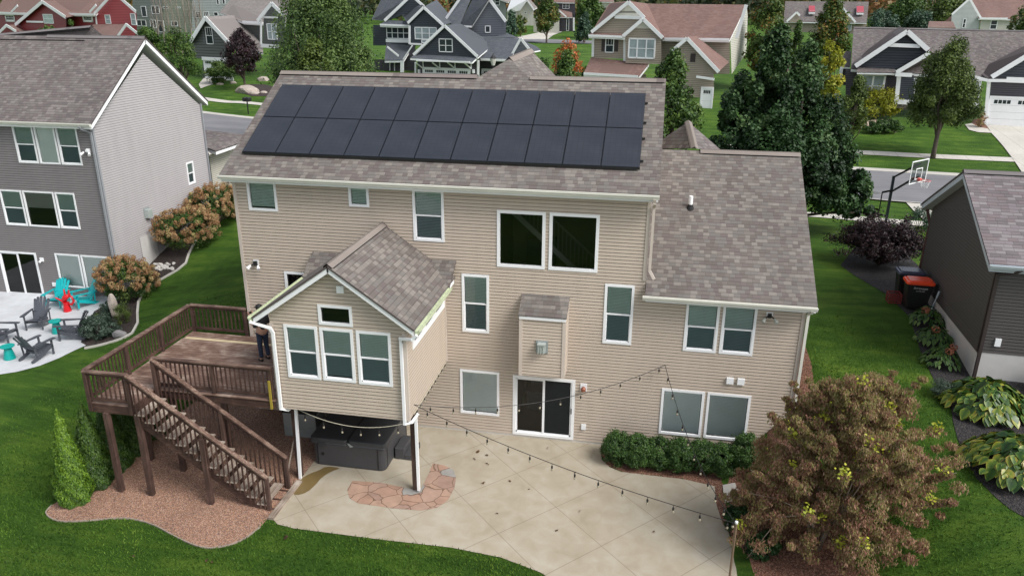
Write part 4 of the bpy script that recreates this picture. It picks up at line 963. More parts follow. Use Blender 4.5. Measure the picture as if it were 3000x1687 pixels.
# stairs
nst=14;rise=ZD/nst;run=(13.22-9.42)/nst;YS0,YS1=-4.98,-4.0
for i in range(1,nst):
    x=-13.22+run*(i-.5);z=ZD-rise*i
    g=MB();g.box((x+.02,(YS0+YS1)/2-.07,z-.02),(.135,1.0,.036));g.box((x+.165,(YS0+YS1)/2-.07,z-.02),(.135,1.0,.036));g.build('tread',M_tread,DK)
for yy in (YS0+.0,YS1-.14,(YS0+YS1)/2-.07):
    g=MB();A=[(-13.2,ZD-.1),(-9.45,.0),(-9.95,.0),(-13.2,ZD-.52)]
    top=[]
    for i in range(nst): top+=[(-13.22+run*i,ZD-rise*(i+1)-.02),(-13.22+run*(i+1),ZD-rise*(i+1)-.02)]
    bot=[(-9.55,0.01),(-9.8,0.01),(-13.2,ZD-.47)]
    # sawtooth stringer as a strip of small prisms
    for i in range(nst):
        xa,xb=-13.22+run*i,-13.22+run*(i+1);zt_=ZD-rise*(i+1)-.038
        f=lambda x:max(0.012,ZD-.47-(x+13.22)*(ZD/(13.22-9.42)))
        if zt_<=f(xb)+.01: zt_=f(xb)+.03
        q=[(xa,yy-.02,f(xa)),(xb,yy-.02,f(xb)),(xb,yy-.02,zt_),(xa,yy-.02,zt_)];g.solid([(x,y+.04,z) for x,y,z in q],q)
    g.build('stringer',M_rail,DK)
g=MB();g.box((-9.31,-4.55,.05),(.16,1.75,.07));g.build('bottom_step',M_tread,DK)
def stair_rail(y,x0_,x1_,mids,far):
    zz=lambda x:ZD-(x+13.22)*(ZD/(13.22-9.42))
    a=Vector((x0_,y,zz(x0_)+.93));b=Vector((x1_,y,zz(x1_)+.93));g=MB();g.bar(a+Vector((0,0,.03)),b+Vector((0,0,.03)),.13,.038);r=g.build('railing',M_railcap,DK)
    g=MB();g.bar(a-Vector((0,0,.06)),b-Vector((0,0,.06)),.04,.11);g.build('top_rail',M_rail,r)
    n=int((x1_-x0_)/.135)
    for i in range(1,n):
        x=x0_+(x1_-x0_)*i/n;g=MB();g.box((x,y-.02*far,zz(x)+.33),(.034,.034,1.02));g.build('baluster',M_rail,r)
    for x in mids:
        lo=max(0,zz(x)-.35);g=MB();g.box((x,y,(lo+zz(x)+.92)/2),(.095,.095,zz(x)+.92-lo));g.build('post',M_post,r)
stair_rail(-5.03,-13.2,-9.50,[-11.25,-9.53],1);stair_rail(-3.98,-13.2,-9.46,[-13.16,-11.3,-9.5],-1)
# things around the deck
g=MB();g.bar((-9.74,-3.97,2.5),(-9.74,-3.97,3.35),.06,.04,up=(0,1,0));meta(g.build('spirit_level',mat_plain('yellow paint',(.30,.23,.03),.6)),'yellow strip standing upright against the sunroom corner at the deck rail','level')
g=MB();g.bar((-9.78,-3.52,0),(-9.5,-3.35,1.25),.03,.05,up=(0,1,0));meta(g.build('wooden_stake',M_tread),'pale wooden stake leaning beside the left sunroom post','stake')
B_=empty('storage_box',(-11.0,-.7,0),'grey box stored under the deck against the house wall','box')
g=MB();g.box((-10.35,-1.0,.42),(1.1,.7,.84));g.build('body',M_metal,B_,bevel=.02)
g=MB();g.box((-10.35,-1.0,.87),(1.16,.76,.05));g.build('lid',M_black,B_,bevel=.015)
# hot tub
TB=empty('hot_tub',(-8.15,-1.75,0),'dark grey square hot tub with a folded vinyl cover under the sunroom','hot tub')
tx0,tx1,ty0,ty1=-9.3,-7.05,-2.72,-.55
def rrect(x0,x1,y0,y1,r,n=5):
    P=[]
    for cx,cy,a in ((x1-r,y0+r,-90),(x1-r,y1-r,0),(x0+r,y1-r,90),(x0+r,y0+r,180)):
        for i in range(n+1): t=R(a+90*i/n);P.append((cx+r*math.cos(t),cy+r*math.sin(t)))
    return P
def loft(mb,P,zs,ins,mi=0):
    cx=sum(p[0] for p in P)/len(P);cy=sum(p[1] for p in P)/len(P);L=[]
    for z,i in zip(zs,ins):
        L.append([(x-(x-cx)*i,y-(y-cy)*i,z) for x,y in P])
    for a,b in zip(L,L[1:]):
        for k in range(len(P)): j=(k+1)%len(P);mb.face([a[k],a[j],b[j],b[k]],None,mi)
    mb.face(L[-1],None,mi);mb.face(L[0][::-1],None,mi)
g=MB();loft(g,rrect(tx0,tx1,ty0,ty1,.18),[.025,.08,.82],[.02,0,0]);g.build('cabinet',M_tub,TB)
g=MB()
for x in (tx0+.17,tx1-.22): g.box((x,ty0-.004,.45),(.025,.012,.74))
g.box((tx1+.004,ty0+.2,.45),(.012,.025,.74));g.box((tx1+.004,ty1-.2,.45),(.012,.025,.74));g.build('panel_seam',M_black,TB)
for a_,b_,nm in ((tx0-.04,(tx0+tx1)/2-.012,'cover'),((tx0+tx1)/2+.012,tx1+.04,'cover')):
    g=MB();loft(g,rrect(a_,b_,ty0-.04,ty1+.04,.09),[.80,.83,.90,.955,.965],[-.012,0,0,.01,.05]);cv=g.build(nm,M_tubc,TB,smooth=False)
g=MB();g.box(((tx0+tx1)/2,(ty0+ty1)/2,.962),(.05,ty1-ty0,.012));g.build('fold_strap',M_black,TB)
g=MB();g.box((tx0+.33,ty0-.055,.77),(.2,.03,.1));g.build('latch',M_tubc,TB)
g=MB();g.lathe((tx0+.3,ty0-.01,.36),[(.0,0),(.001,0)],3);g.tube([(tx0+.32,ty0-.012,.42),(tx0+.32,ty0+.01,.42)],.05,12);g.build('badge',M_black,TB)
g=MB();g.face([((tx0+tx1)/2+.0,ty0-.055,.90),((tx0+tx1)/2+.1,ty0-.06,.76),((tx0+tx1)/2+.2,ty0-.055,.80),((tx0+tx1)/2+.06,ty0-.05,.88)]);g.build('torn_flap',M_metal,TB)
ST=empty('spa_step',(-6.72,-1.6,0),'dark grey moulded two-tier step beside the hot tub','step')
g=MB();g.box((-6.86,-1.6,.21),(.3,.78,.38));g.build('upper_step',M_tub,ST,bevel=.02);g=MB();g.box((-6.58,-1.6,.11),(.26,.78,.2));g.build('lower_step',M_tub,ST,bevel=.02)
# string lights
M_wire=mat_plain('black cable',(.012,.011,.01),.6);M_bulb=mat_plain('clear bulb glass',(.34,.30,.22),.15,.1,9);M_wirew=mat_plain('pale cable',(.5,.47,.36),.6)
def strand(label,pts_ends,sag,n,wire=M_wire,drop=.14,group='strings of patio lights'):
    a,b=(Vector(p) for p in pts_ends);P=[];m=30
    for i in range(m+1): t=i/m;P.append(a.lerp(b,t)-Vector((0,0,sag*4*t*(1-t))))
    T=empty('string_light',a,label,'string lights',group)
    g=MB();g.tube(P,.009,5);g.build('cable',wire,T)
    for i in range(n):
        t=(i+.7)/n;
        if t>1: continue
        q=a.lerp(b,t)-Vector((0,0,sag*4*t*(1-t)));g=MB();g.tube([q,q-Vector((0,0,drop*.55))],[.006,.006],5)
        g.lathe(q-Vector((0,0,drop)),[(.018,0),(.024,.03),(.022,.07),(.01,.085)],8);o=g.build('bulb_socket',M_wire,T)
        g=MB();g.lathe(q-Vector((0,0,drop+.075)),[(.004,0),(.024,.018),(.029,.04),(.02,.065),(.014,.078)],8);g.build('bulb',M_bulb,o)
cor=(-5.72,-3.86,3.0);hook=(.813,-.06,2.965);PT=(2.34,-6.55,2.40)
strand('black cable of bulbs sagging from the sunroom corner across the patio to the pole',(cor,PT),.22,14)
strand('black cable of bulbs from the sunroom corner up to the hook on the house wall',(cor,hook),.55,12)
strand('black cable of bulbs dropping from the wall hook past the boxwood hedge to the pole',(hook,PT),.55,11)
strand('pale cable of round bulbs looping under the front edge of the sunroom',((-9.3,-3.7,2.5),(-6.02,-3.9,2.42)),.34,6,M_wirew,.2)
strand('row of small bulbs under the right-hand edge of the sunroom',((-5.85,-3.5,2.5),(-5.85,-.2,2.5)),.0,9,M_wirew,.08)
g=MB();g.tube([(2.34,-6.55,0),(2.34,-6.55,2.42)],.026,10);o=g.build('pole',mat_plain('brown metal pole',(.22,.15,.10),.5,.1,5,.3));
PO=empty('light_pole',(2.34,-6.55,0),'thin brown pole standing at the patio edge holding up the string lights','pole');o.parent=PO;o.location=(-2.34,6.55,0)
g=MB();g.lathe((2.34,-6.55,2.40),[(.03,0),(.034,.02),(.034,.05),(.01,.06)],10);g.build('cap',M_white,PO)
# arborvitae beside the gravel
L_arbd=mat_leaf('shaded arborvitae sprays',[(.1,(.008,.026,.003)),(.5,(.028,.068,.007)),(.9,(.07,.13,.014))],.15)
def arbor(lb,x,y,h,r,seed):
    z=zt(x,y);T=empty('arborvitae',(x,y,z),lb,'conifer','arborvitae row by the deck');g=np.random.default_rng(seed);n=17000
    t=g.random(n)**1.5;a=g.random(n)*2*math.pi;lump=1+.10*np.sin(a*5+t*17+seed)+.07*np.sin(a*9-t*31)
    rr=r*np.minimum(1,(1-t)**.72*1.02)*(.72+.28*g.random(n)**.4)*lump*np.minimum(1,.72+t*2.4)
    X=np.c_[x+np.cos(a)*rr,y+np.sin(a)*rr,z+.04+t*h*(1+.03*g.normal(size=n))];out=np.c_[np.cos(a),np.sin(a),np.full(n,.45)]
    nn=unit(out+g.normal(size=(n,3))*.45);A=unit(np.c_[g.normal(size=(n,2))*.35,np.ones(n)]);A=unit(A-nn*(A*nn).sum(1,keepdims=True));B=np.cross(nn,A)
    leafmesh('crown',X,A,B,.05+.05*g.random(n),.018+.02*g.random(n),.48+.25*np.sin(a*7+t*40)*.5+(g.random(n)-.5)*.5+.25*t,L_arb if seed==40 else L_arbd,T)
    q=MB();q.tube([(x,y,z-.05),(x,y,z+h*.85)],[.05,.015],7);q.build('trunk',M_bark,T)
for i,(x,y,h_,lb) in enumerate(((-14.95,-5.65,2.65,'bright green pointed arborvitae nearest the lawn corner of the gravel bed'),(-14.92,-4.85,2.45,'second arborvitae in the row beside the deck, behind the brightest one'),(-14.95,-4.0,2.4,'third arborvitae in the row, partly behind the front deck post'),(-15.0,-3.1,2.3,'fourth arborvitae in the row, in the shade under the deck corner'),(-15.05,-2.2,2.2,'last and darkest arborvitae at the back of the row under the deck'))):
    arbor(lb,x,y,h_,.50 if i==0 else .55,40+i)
# boxwood hedge
for i in range(7):
    x=-.42+i*.62;y=-.78-(.08 if i%2 else 0)
    shrub('boxwood','rounded dark green boxwood, number %s from the patio door end of the hedge'%(('first','second','third','fourth','fifth','sixth','seventh')[i]),'shrub',(x,y,zt(x,y)),.98+.05*math.sin(i*2.3),.50,.56,L_box,17000,.042,60+i,120,.24,'boxwood hedge below the lower windows',inner=.7)
# the brown drooping tree
def brown_tree():
    b=Vector((4.55,-4.6,zt(4.55,-4.6)));T=empty('dogwood_tree',b,'spreading small tree with drooping brown and yellow autumn leaves beside the patio','tree')
    g=np.random.default_rng(11);cc=[];sz=[];tips=[]
    # branch ends in drooping tiers, widest low down
    for k in range(900):
        a=g.random()*2*math.pi;rr=math.sqrt(g.random());h=g.random()**1.15
        rad=2.72*(1-h)**.5+.12
        lob=1+.16*math.sin(a*5+1)+.10*math.sin(a*11);x=5.05+math.cos(a)*rr*rad*lob;y=-4.1+math.sin(a)*rr*rad*.72*lob;z=.95+.2*(x-5)+h*3.6*(1+.10*math.sin(a*3))-.45*rr**2*(1-h)
        if z<zt(x,y)+.3: continue
        cc.append((x,y,z));sz.append(.10+.14*g.random())
    for k in range(34): # branch tips reaching past the crown
        a=g.random()*6.283;h=.2+.8*g.random();rad=2.35*(1-h)**.55+.2;p=np.array([5.05+math.cos(a)*rad,-4.1+math.sin(a)*rad*.74,1.15+.2*math.cos(a)*rad+h*3.5]);d=np.array([math.cos(a)*.8,math.sin(a)*.6,.25+.8*h])
        tips.append((p-d*.9,p+d*.6))
        for t in np.linspace(-.1,.34+.26*g.random(),5):
            q=p+d*t
            if q[2]>zt(q[0],q[1])+.25: cc.append(tuple(q));sz.append(.10)
    cc=np.array(cc);n=155000;idx=g.integers(0,len(cc),n);l=unit(g.normal(size=(n,3)))*(g.random((n,1))**.5);X=cc[idx]+l*np.array(sz)[idx][:,None]*np.array([1.15,1.15,.65])
    k=X[:,2]>b.z+.15;X=X[k];idx=idx[k];n=len(X)
    # leaves hang down like curled fingers
    A=unit(np.c_[g.normal(size=(n,2))*.45,-np.ones(n)]);Bv=unit(np.cross(A,unit(g.normal(size=(n,3)))))
    L=.055+.06*g.random(n);tint=np.clip(.42+(g.random(len(cc))[idx]-.5)*.5+(g.random(n)-.5)*.45,0,1)
    hz=(X[:,2]-b.z)/4.5;tint=np.where(g.random(n)<.13+.30*hz,.50+.17*g.random(n),tint);tint=np.where(g.random(n)<.10*(1-hz),.86+.05*g.random(n),tint)
    leafmesh('crown',X,A,Bv,L,L*.38,tint,L_brown,T,fold=.3)
    m=g.choice(len(cc),60);m=m[(cc[m,2]>b.z+.5)];X=np.repeat(cc[m],26,0)+g.normal(size=(len(m)*26,3))*.07+np.array([0,0,.12]);nn=unit(g.normal(size=X.shape)*.6+np.array([0,-.3,1]));A=unit(np.cross(nn,g.normal(size=X.shape)));Bv=np.cross(nn,A)
    leafmesh('fresh_leaf',X,A,Bv,.065+.03*g.random(len(X)),.05+.02*g.random(len(X)),g.random(len(X)),L_lime,T)
    g2_=MB()
    for a_,b_ in tips: g2_.tube([a_,b_],[.012,.004],4)
    for s in range(5):
        a=s*1.256+.3;e=b+Vector((math.cos(a)*.5,math.sin(a)*.5,1.2));g2_.tube([b+Vector((math.cos(a)*.08,math.sin(a)*.08,-.05)),b+Vector((math.cos(a)*.22,math.sin(a)*.22,.6)),e],[.06,.05,.035],7)
        for q in range(16):
            c=cc[g.integers(0,len(cc))];c=Vector(c)
            if (c-e).x*math.cos(a)+(c-e).y*math.sin(a)<-.2: continue
            md=e.lerp(c,.5)+Vector((0,0,.12));g2_.tube([e,md,c],[.016,.010,.004],5)
    g2_.build('trunk',mat_plain('pale branch bark',(.24,.19,.15),.8,.2,12),T,smooth=True)
brown_tree()
for x,y,lb in ((2.95,-3.5,'low dark green shrub at the patio edge under the brown tree, nearer the hedge'),(3.35,-4.6,'low dark green shrub at the patio edge under the brown tree, nearer the pole')):
    shrub('shrub',lb,'shrub',(x,y,zt(x,y)),.7,.5,.5,L_deep,5000,.06,int(90+x*10),30)
# fallen leaves on the patio
M_dead=mat_leaf('fallen leaf',[(.1,(.05,.03,.02)),(.6,(.13,.08,.05)),(1,(.25,.14,.07))])
lf=[(z8(1020,520),.16),(z8(1092,548),.10),(z8(1002,577),.07),(z8(1095,606),.07),(z8(1265,737),.08),(z8(1068,752),.12),(z8(1162,985),.07),(z8(1752,676),.06),(z8(1550,492),.05),(z8(1405,800),.05),(z8(1615,1108),.08),(z8(2340,1118),.07),(z8(1785,966),.05),(z7(2135,1158),.14),(z8(500,1225),.07),(z7(1555,1335),.09),(z7(1585,1345),.07),(z7(995,1300),.08)]
for i,(q,s) in enumerate(lf):
    p=G(*q,.03);g=np.random.default_rng(i);X=np.array([[p[0],p[1],p[2]+.012]])+g.normal(size=(3,3))*np.array([.02,.02,.006]);nn=unit(g.normal(size=(3,3))*.35+np.array([0,0,1]));A=unit(np.cross(nn,g.normal(size=(3,3))));o=leafmesh('fallen_leaf',X,A,np.cross(nn,A),[s]*3,[s*.6]*3,g.random(3),M_dead,None,fold=.2)
    meta(o,'small curled dry leaf lying on the patio or the lawn beside it','leaf','fallen leaves on the patio and lawn')
# ---- person on the deck: back turned three quarters, forearms raised with a phone
def person():
    P=empty('person',(-11.12,-1.62,ZD),'person in black shirt, dark jeans and cap standing on the deck holding up a phone','person')
    def skin(name,joints,edges,mat,parent,lev=2,root=0):
        me=bpy.data.meshes.new(name);off=rootloc(parent);me.from_pydata([tuple(Vector(j[:3])) for j in joints],edges,[]);o=bpy.data.objects.new(name,me);link(o,parent)
        m=o.modifiers.new('skin','SKIN');o.modifiers.new('sub','SUBSURF').levels=lev;o.modifiers['sub'].render_levels=lev
        for i,j in enumerate(joints): me.skin_vertices[0].data[i].radius=(j[3],j[4] if len(j)>4 else j[3]);me.skin_vertices[0].data[i].use_root=(i==root)
        m.use_smooth_shade=True;me.materials.append(mat);return o
    Msk=mat_plain('skin',(.42,.24,.17),.55,.08,8);Mj=mat_plain('dark blue jeans',(.022,.034,.065),.8,.25,12,bump=.3);Ms=mat_plain('black shirt',(.010,.010,.012),.8,.2,8,bump=.2);Mh=mat_plain('black cap and shoes',(.008,.008,.009),.7)
    # local frame: person faces -x (left); body continuous
    J=[(0,0,.98,.12,.15),(0,0,1.16,.115,.14),(0,0,1.36,.12,.17),(-.01,0,1.47,.07,.08),(-.02,0,1.53,.052),(-.03,0,1.60,.075,.07),(-.03,0,1.69,.085,.078),(-.02,0,1.76,.06,.06),
       (0,-.19,1.42,.055),(.03,-.23,1.16,.045),(-.20,-.20,1.22,.037),(-.36,-.12,1.36,.028),(-.42,-.09,1.40,.03,.018),
       (0,.19,1.42,.055),(.02,.23,1.16,.045),(-.20,.17,1.22,.037),(-.36,.06,1.36,.028),(-.42,.03,1.40,.03,.018),
       (0,-.1,.86,.09,.095),(-.02,-.11,.50,.062),(.02,-.12,.09,.045),(-.07,-.12,.045,.035),(-.15,-.12,.03,.03),
       (0,.1,.86,.09,.095),(-.03,.11,.50,.062),(.03,.12,.09,.045),(-.06,.13,.045,.035),(-.14,.13,.03,.03)]
    E_=[(0,1),(1,2),(2,3),(3,4),(4,5),(5,6),(6,7),(2,8),(8,9),(9,10),(10,11),(11,12),(2,13),(13,14),(14,15),(15,16),(16,17),(0,18),(18,19),(19,20),(20,21),(21,22),(0,23),(23,24),(24,25),(25,26),(26,27)]
    bd=skin('body',J,E_,Msk,P)
    gr=lambda j,k:(j[0],j[1],j[2],j[3]+k,(j[4] if len(j)>4 else j[3])+k)
    T_=[gr(J[0],.016),gr(J[1],.016),gr(J[2],.016),gr(J[3],.008),gr(J[8],.016),gr(J[9],.012),(-.06,-.225,1.185,.05),gr(J[13],.016),gr(J[14],.012),(-.06,.21,1.185,.05)]
    skin('shirt',T_,[(0,1),(1,2),(2,3),(2,4),(4,5),(5,6),(2,7),(7,8),(8,9)],Ms,P)
    U_=[(0,0,.98,.13,.165),gr(J[18],.012),gr(J[19],.014),(.02,-.12,.10,.062),gr(J[23],.012),gr(J[24],.014),(.03,.12,.10,.062)]
    skin('trousers',U_,[(0,1),(1,2),(2,3),(0,4),(4,5),(5,6)],Mj,P)
    for a in (20,25): skin('shoe',[(J[a][0]+.04,J[a][1],.045,.05),(J[a][0]-.06,J[a][1],.045,.05,.045),(J[a][0]-.17,J[a][1],.03,.045,.03)],[(0,1),(1,2)],Mh,P)
    g=MB();g.lathe((-.025,0,1.685),[(.098,0),(.101,.05),(.085,.10),(.045,.125),(.005,.132)],16);g.box((-.14,0,1.70),(.1,.13,.012));g.build('cap',Mh,P,smooth=True,local=True)
    g=MB();g.box((-.108,0,1.65),(.03,.024,.035));g.box((-.1,-.0,1.61),(.02,.05,.012));g.box((-.03,-.083,1.65),(.03,.015,.05));g.box((-.03,.083,1.65),(.03,.015,.05));g.build('face',Msk,P,local=True,bevel=.004)
    for s,w in ((-1,12),(1,17)):
        hx,hy,hz=J[w][:3];jo=[];ed=[]
        palm=[(hx+.03,hy,hz-.02,.024,.018),(hx-.03,hy,hz+.02,.036,.016)];jo+=palm;ed.append((0,1))
        skin('palm',jo,ed,Msk,P,1)
        for f_ in range(4):
            o_=(f_-1.5)*.018;L=[.075,.085,.08,.065][f_]
            skin('finger',[(hx-.03,hy,hz+.02+o_,.009),(hx-.065,hy-s*.005,hz+.03+o_,.0085),(hx-.06-L*.25,hy-s*-.03,hz+.035+o_,.0075)],[(0,1),(1,2)],Msk,P,1)
        skin('thumb',[(hx-.005,hy,hz+.035,.011),(hx-.03,hy-s*-.02,hz+.06,.009),(hx-.05,hy-s*-.03,hz+.07,.008)],[(0,1),(1,2)],Msk,P,1)
    P.rotation_euler=(0,0,R(-28))
    ph=MB();ph.box((0,0,0),(.01,.15,.075));o=ph.build('phone',M_black,None,bevel=.003);o.location=Vector((-11.12,-1.62,ZD))+Matrix.Rotation(R(-28),3,'Z')@Vector((-.485,-.03,1.43));o.rotation_euler=(0,0,R(-28));meta(o,'black phone held up in the hands of the person on the deck','phone')
person()
# ---------------------------------------------------------------- left neighbour
HL=empty('house',(-26,11,.5),'grey lap-sided house on the left with a sunlit gable side wall and walkout patio','house')
X0,Y0=-22.40,6.77
FLb=Face((X0,Y0),(1,0),(0,-1));FLs=Face((X0,Y0),(0,1),(1,0))
lw=[('dh',-3.759,-2.80,6.636,8.199),('cl',-2.74,-1.78,6.636,8.199),('dh',-1.72,-.744,6.636,8.199),('dh',-5.063,-3.99,3.866,5.437),('half',-3.93,-2.42,3.866,5.437),('dh',-2.36,-1.426,3.866,5.437),('door',-5.845,-3.921,.571,2.651),('cl2',-2.974,-1.76,1.154,2.698),('cl2',-1.70,-.399,1.154,2.698)]
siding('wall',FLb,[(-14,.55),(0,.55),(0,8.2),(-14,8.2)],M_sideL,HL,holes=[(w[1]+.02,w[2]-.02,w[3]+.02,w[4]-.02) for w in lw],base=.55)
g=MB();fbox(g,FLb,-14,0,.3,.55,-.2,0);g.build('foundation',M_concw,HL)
siding('wall',FLs,[(0,.6),(7.86,3.2),(7.86,8.2),(3.93,10.9),(0,8.2)],mat_siding('sunlit grey siding',(.40,.38,.385),gk=.45),HL,base=.55,lap=.012,holes=[(5.97,6.52,4.6,5.65)])  # same siding as the back wall, stronger side light put into its colour
g=MB();g.face([FLs.p(0,.0,-.01),FLs.p(7.86,2.0,-.01),FLs.p(7.86,3.6,-.01),FLs.p(0,1.2,-.01)]);g.face([FLs.p(1.7,1.2,.03),FLs.p(2.85,1.6,.03),FLs.p(2.85,3.1,.03),FLs.p(1.7,3.1,.03)]);g.build('foundation_panel',M_concw,HL)
g=MB();fbox(g,FLb,-.1,.015,.55,8.2,-.05,.035);g.build('corner_trim',M_trimL,HL)
for kq,a0,a1,b0,b1 in lw:
    if kq=='dh': window(HL,FLb,a0,a1,b0,b1,M_white,(M_glassS,M_glass),'dh',tw=.065,blind=M_blindd,back=M_dark)
    elif kq=='cl': window(HL,FLb,a0,a1,b0,b1,M_white,M_glassL,'fix',tw=.065,blind=M_blindc,back=M_blindc,opn=False)
    elif kq=='half': window(HL,FLb,a0,a1,b0,b1,M_white,M_glassB,'fix',tw=.065,blind=M_blindg,back=M_dark,blindh=.5)
    elif kq=='cl2': window(HL,FLb,a0,a1,b0,b1,M_white,M_glassL,'fix',tw=.065,blind=M_blindc,back=M_blindd)
    else: window(HL,FLb,a0,a1,b0,b1,M_white,M_glassB,'slider',tw=.08,back=M_dark,name='patio_door')
window(HL,FLs,5.951,6.544,4.575,5.668,M_white,(M_glassS,M_glass),'dh',tw=.07,blind=M_blindd,back=M_dark)
kl=.74;ezl=8.42;ryl=3.93;rzl=ezl+kl*(ryl+.35)
def Lp(x,v,z): return (x,Y0+v,z)
roofplane(HL,[Lp(-38,-.35,ezl),Lp(-22.15,-.35,ezl),Lp(-22.15,ryl,rzl),Lp(-38,ryl,rzl)],M_roofL,M_white,bt=.2)
roofplane(HL,[Lp(-22.15,2*ryl+.35,ezl),Lp(-38,2*ryl+.35,ezl),Lp(-38,ryl,rzl),Lp(-22.15,ryl,rzl)],M_roofL,M_white,bt=.2)
gutter(HL,Lp(-38,-.35,ezl),Lp(-22.15,-.35,ezl),(0,-1),M_cream)
ridgecap(HL,Lp(-27,ryl,rzl),Lp(-22.15,ryl,rzl),M_capL,.15,.04,True,(0,-1,0),kl)
pipe(HL,[(-22.62,Y0-.45,8.28),(-22.6,Y0-.4,8.2),(-22.45,Y0-.09,8.0),(-22.45,Y0-.09,2.2)],M_trimL)
pipe(HL,[(-22.34,Y0+7.8,8.3),(-22.34,Y0+7.8,3.3)],M_trimL)
# taller part of the roof further left, with a small white gable
def pv(q,y): return plane_y(q,y)
yb=Y0+ryl+.2
R1a,R1b=pv(z1(-60,297),12.6),pv(z1(803,305),12.6)
R1a=(R1a[0]-8,12.6,R1b[2]);c0=pv(z1(703,400),Y0+ryl);c1=(R1a[0],Y0+ryl-1.2,c0[2]-.9)
tri(HL,[(R1a[0],Y0+ryl-.3,rzl-.15),(c0[0]-.1,Y0+ryl-.3,rzl-.15),(R1b[0],R1b[1],R1b[2]),(R1a[0],12.6,R1b[2])],M_roofL)
ridgecap(HL,(R1a[0],12.6,R1b[2]),R1b,M_capL,.16,.04,True)
R2a,R2b=pv(z1(-10,262),14.5),pv(z1(692,200),14.5);R2c=pv(z1(815,300),14.5);R2d=pv(z1(-10,320),14.5)
g=MB();g.face([R2d,R2c,R2b,R2a],[(0,0),(14,0),(12,3),(0,2)]);g.build('roof',M_roofL,HL)
ridgecap(HL,R2a,R2b,M_capL,.16,.04,True)
# small gable with white rakes beside the lower ridge
ga,gb,gc=pv(z1(800,306),11.3),pv(z1(722,398),11.3),pv(z1(955,402),11.3)
g=MB();g.bar(ga,gb,.05,.22,up=(0,-1,0));g.bar(ga,gc,.05,.22,up=(0,-1,0));g.build('rake_board',M_white,HL)
g=MB();g.face([gb,gc,ga]);g.build('gable_wall',M_sideL,HL);g=MB();g.face([gc,(gc[0],13.5,gc[2]),(ga[0],13.5,ga[2]),ga],[(0,0),(2,0),(2,2),(0,2)]);g.build('roof',M_roofL,HL)
# garage wing at the front right
GX0,GX1=-24.5,-20.9;gy0,gy1=15.2,21.5;gz=5.75;gp=.42
A=pv(z1(1628,1140),15.6);Bq=pv(z1(1780,1090),18.6);Cq=pv(z1(1840,985),19.5);Dq=pv(z1(1545,975),19.5);Eq=pv(z1(1555,1110),15.6)
e_z=A[2];ex=A[0]
P5=[pv(z1(1548,1108),15.3),pv(z1(1628,1140),15.0),pv(z1(1800,1082),17.3),pv(z1(1835,1015),18.6),pv(z1(1540,980),18.6)]
roofplane(HL,P5,M_roofL,M_white,bt=.16)
siding('wall',Face((ex-.35,15.5),(0,1),(1,0)),[(0,2.6),(6,2.8),(6,e_z-.2),(0,e_z-.2)],mat_siding('cream garage siding',(.46,.44,.38)),HL)
siding('wall',Face((ex-6,15.5),(1,0),(0,-1)),[(0,2.6),(5.65,2.8),(5.65,e_z-.1),(2.8,e_z+1.6),(0,e_z-.1)],M_sideL,HL)
siding('wall',Face((-22.4,14.63),(-1,0),(0,1)),[(0,2.6),(14,2.8),(14,8.2),(0,8.2)],M_sideL,HL,expo=.4)
g=MB();g.bar(Eq,(ex,15.3,e_z-.08),.05,.18,up=(0,-1,0));g.build('rake_board',M_white,HL)
# fittings
def floodL(x,z,F=FLb):
    g=MB();fbox(g,F,x-.08,x+.08,z-.08,z+.1,0,.04);fbox(g,F,x-.05,x+.05,z-.02,z+.07,.04,.14);o=g.build('floodlight',M_white,HL)
    for s in (-1,1):
        g=MB();p=F.p(x+s*.12,z-.03,.14);q=F.p(x+s*.2,z-.12,.26);g.tube([p,q],[.03,.06],10);g.build('lamp',M_white,o)
floodL(-.36,7.25);g=MB();fbox(g,FLb,-3.75,-3.58,2.28,2.45,0,.05);o=g.build('wall_lamp',M_white,HL);g=MB();g.tube([FLb.p(-3.66,2.34,.05),FLb.p(-3.7,2.27,.16)],[.03,.055],10);g.build('lamp_shade',M_white,o)
g=MB();fbox(g,FLb,-3.38,-3.22,1.15,1.32,0,.05);g.build('outlet_cover',M_white,HL)
fv=FLs.px(z4(1105,165));g=MB();fbox(g,FLs,fv[0]-.2,fv[0]+.2,fv[1]-.25,fv[1]+.25,.0,.03);vo=g.build('fireplace_vent',M_metal,HL);g=MB();fbox(g,FLs,fv[0]-.14,fv[0]+.14,fv[1]-.2,fv[1]+.17,.03,.2)
for i in range(5): fbox(g,FLs,fv[0]-.13+i*.06,fv[0]-.11+i*.06,fv[1]-.2,fv[1]+.15,.2,.225)
g.build('vent_cage',mat_plain('pale metal cage 2',(.42,.46,.44),.4,.1,6,.2),vo)
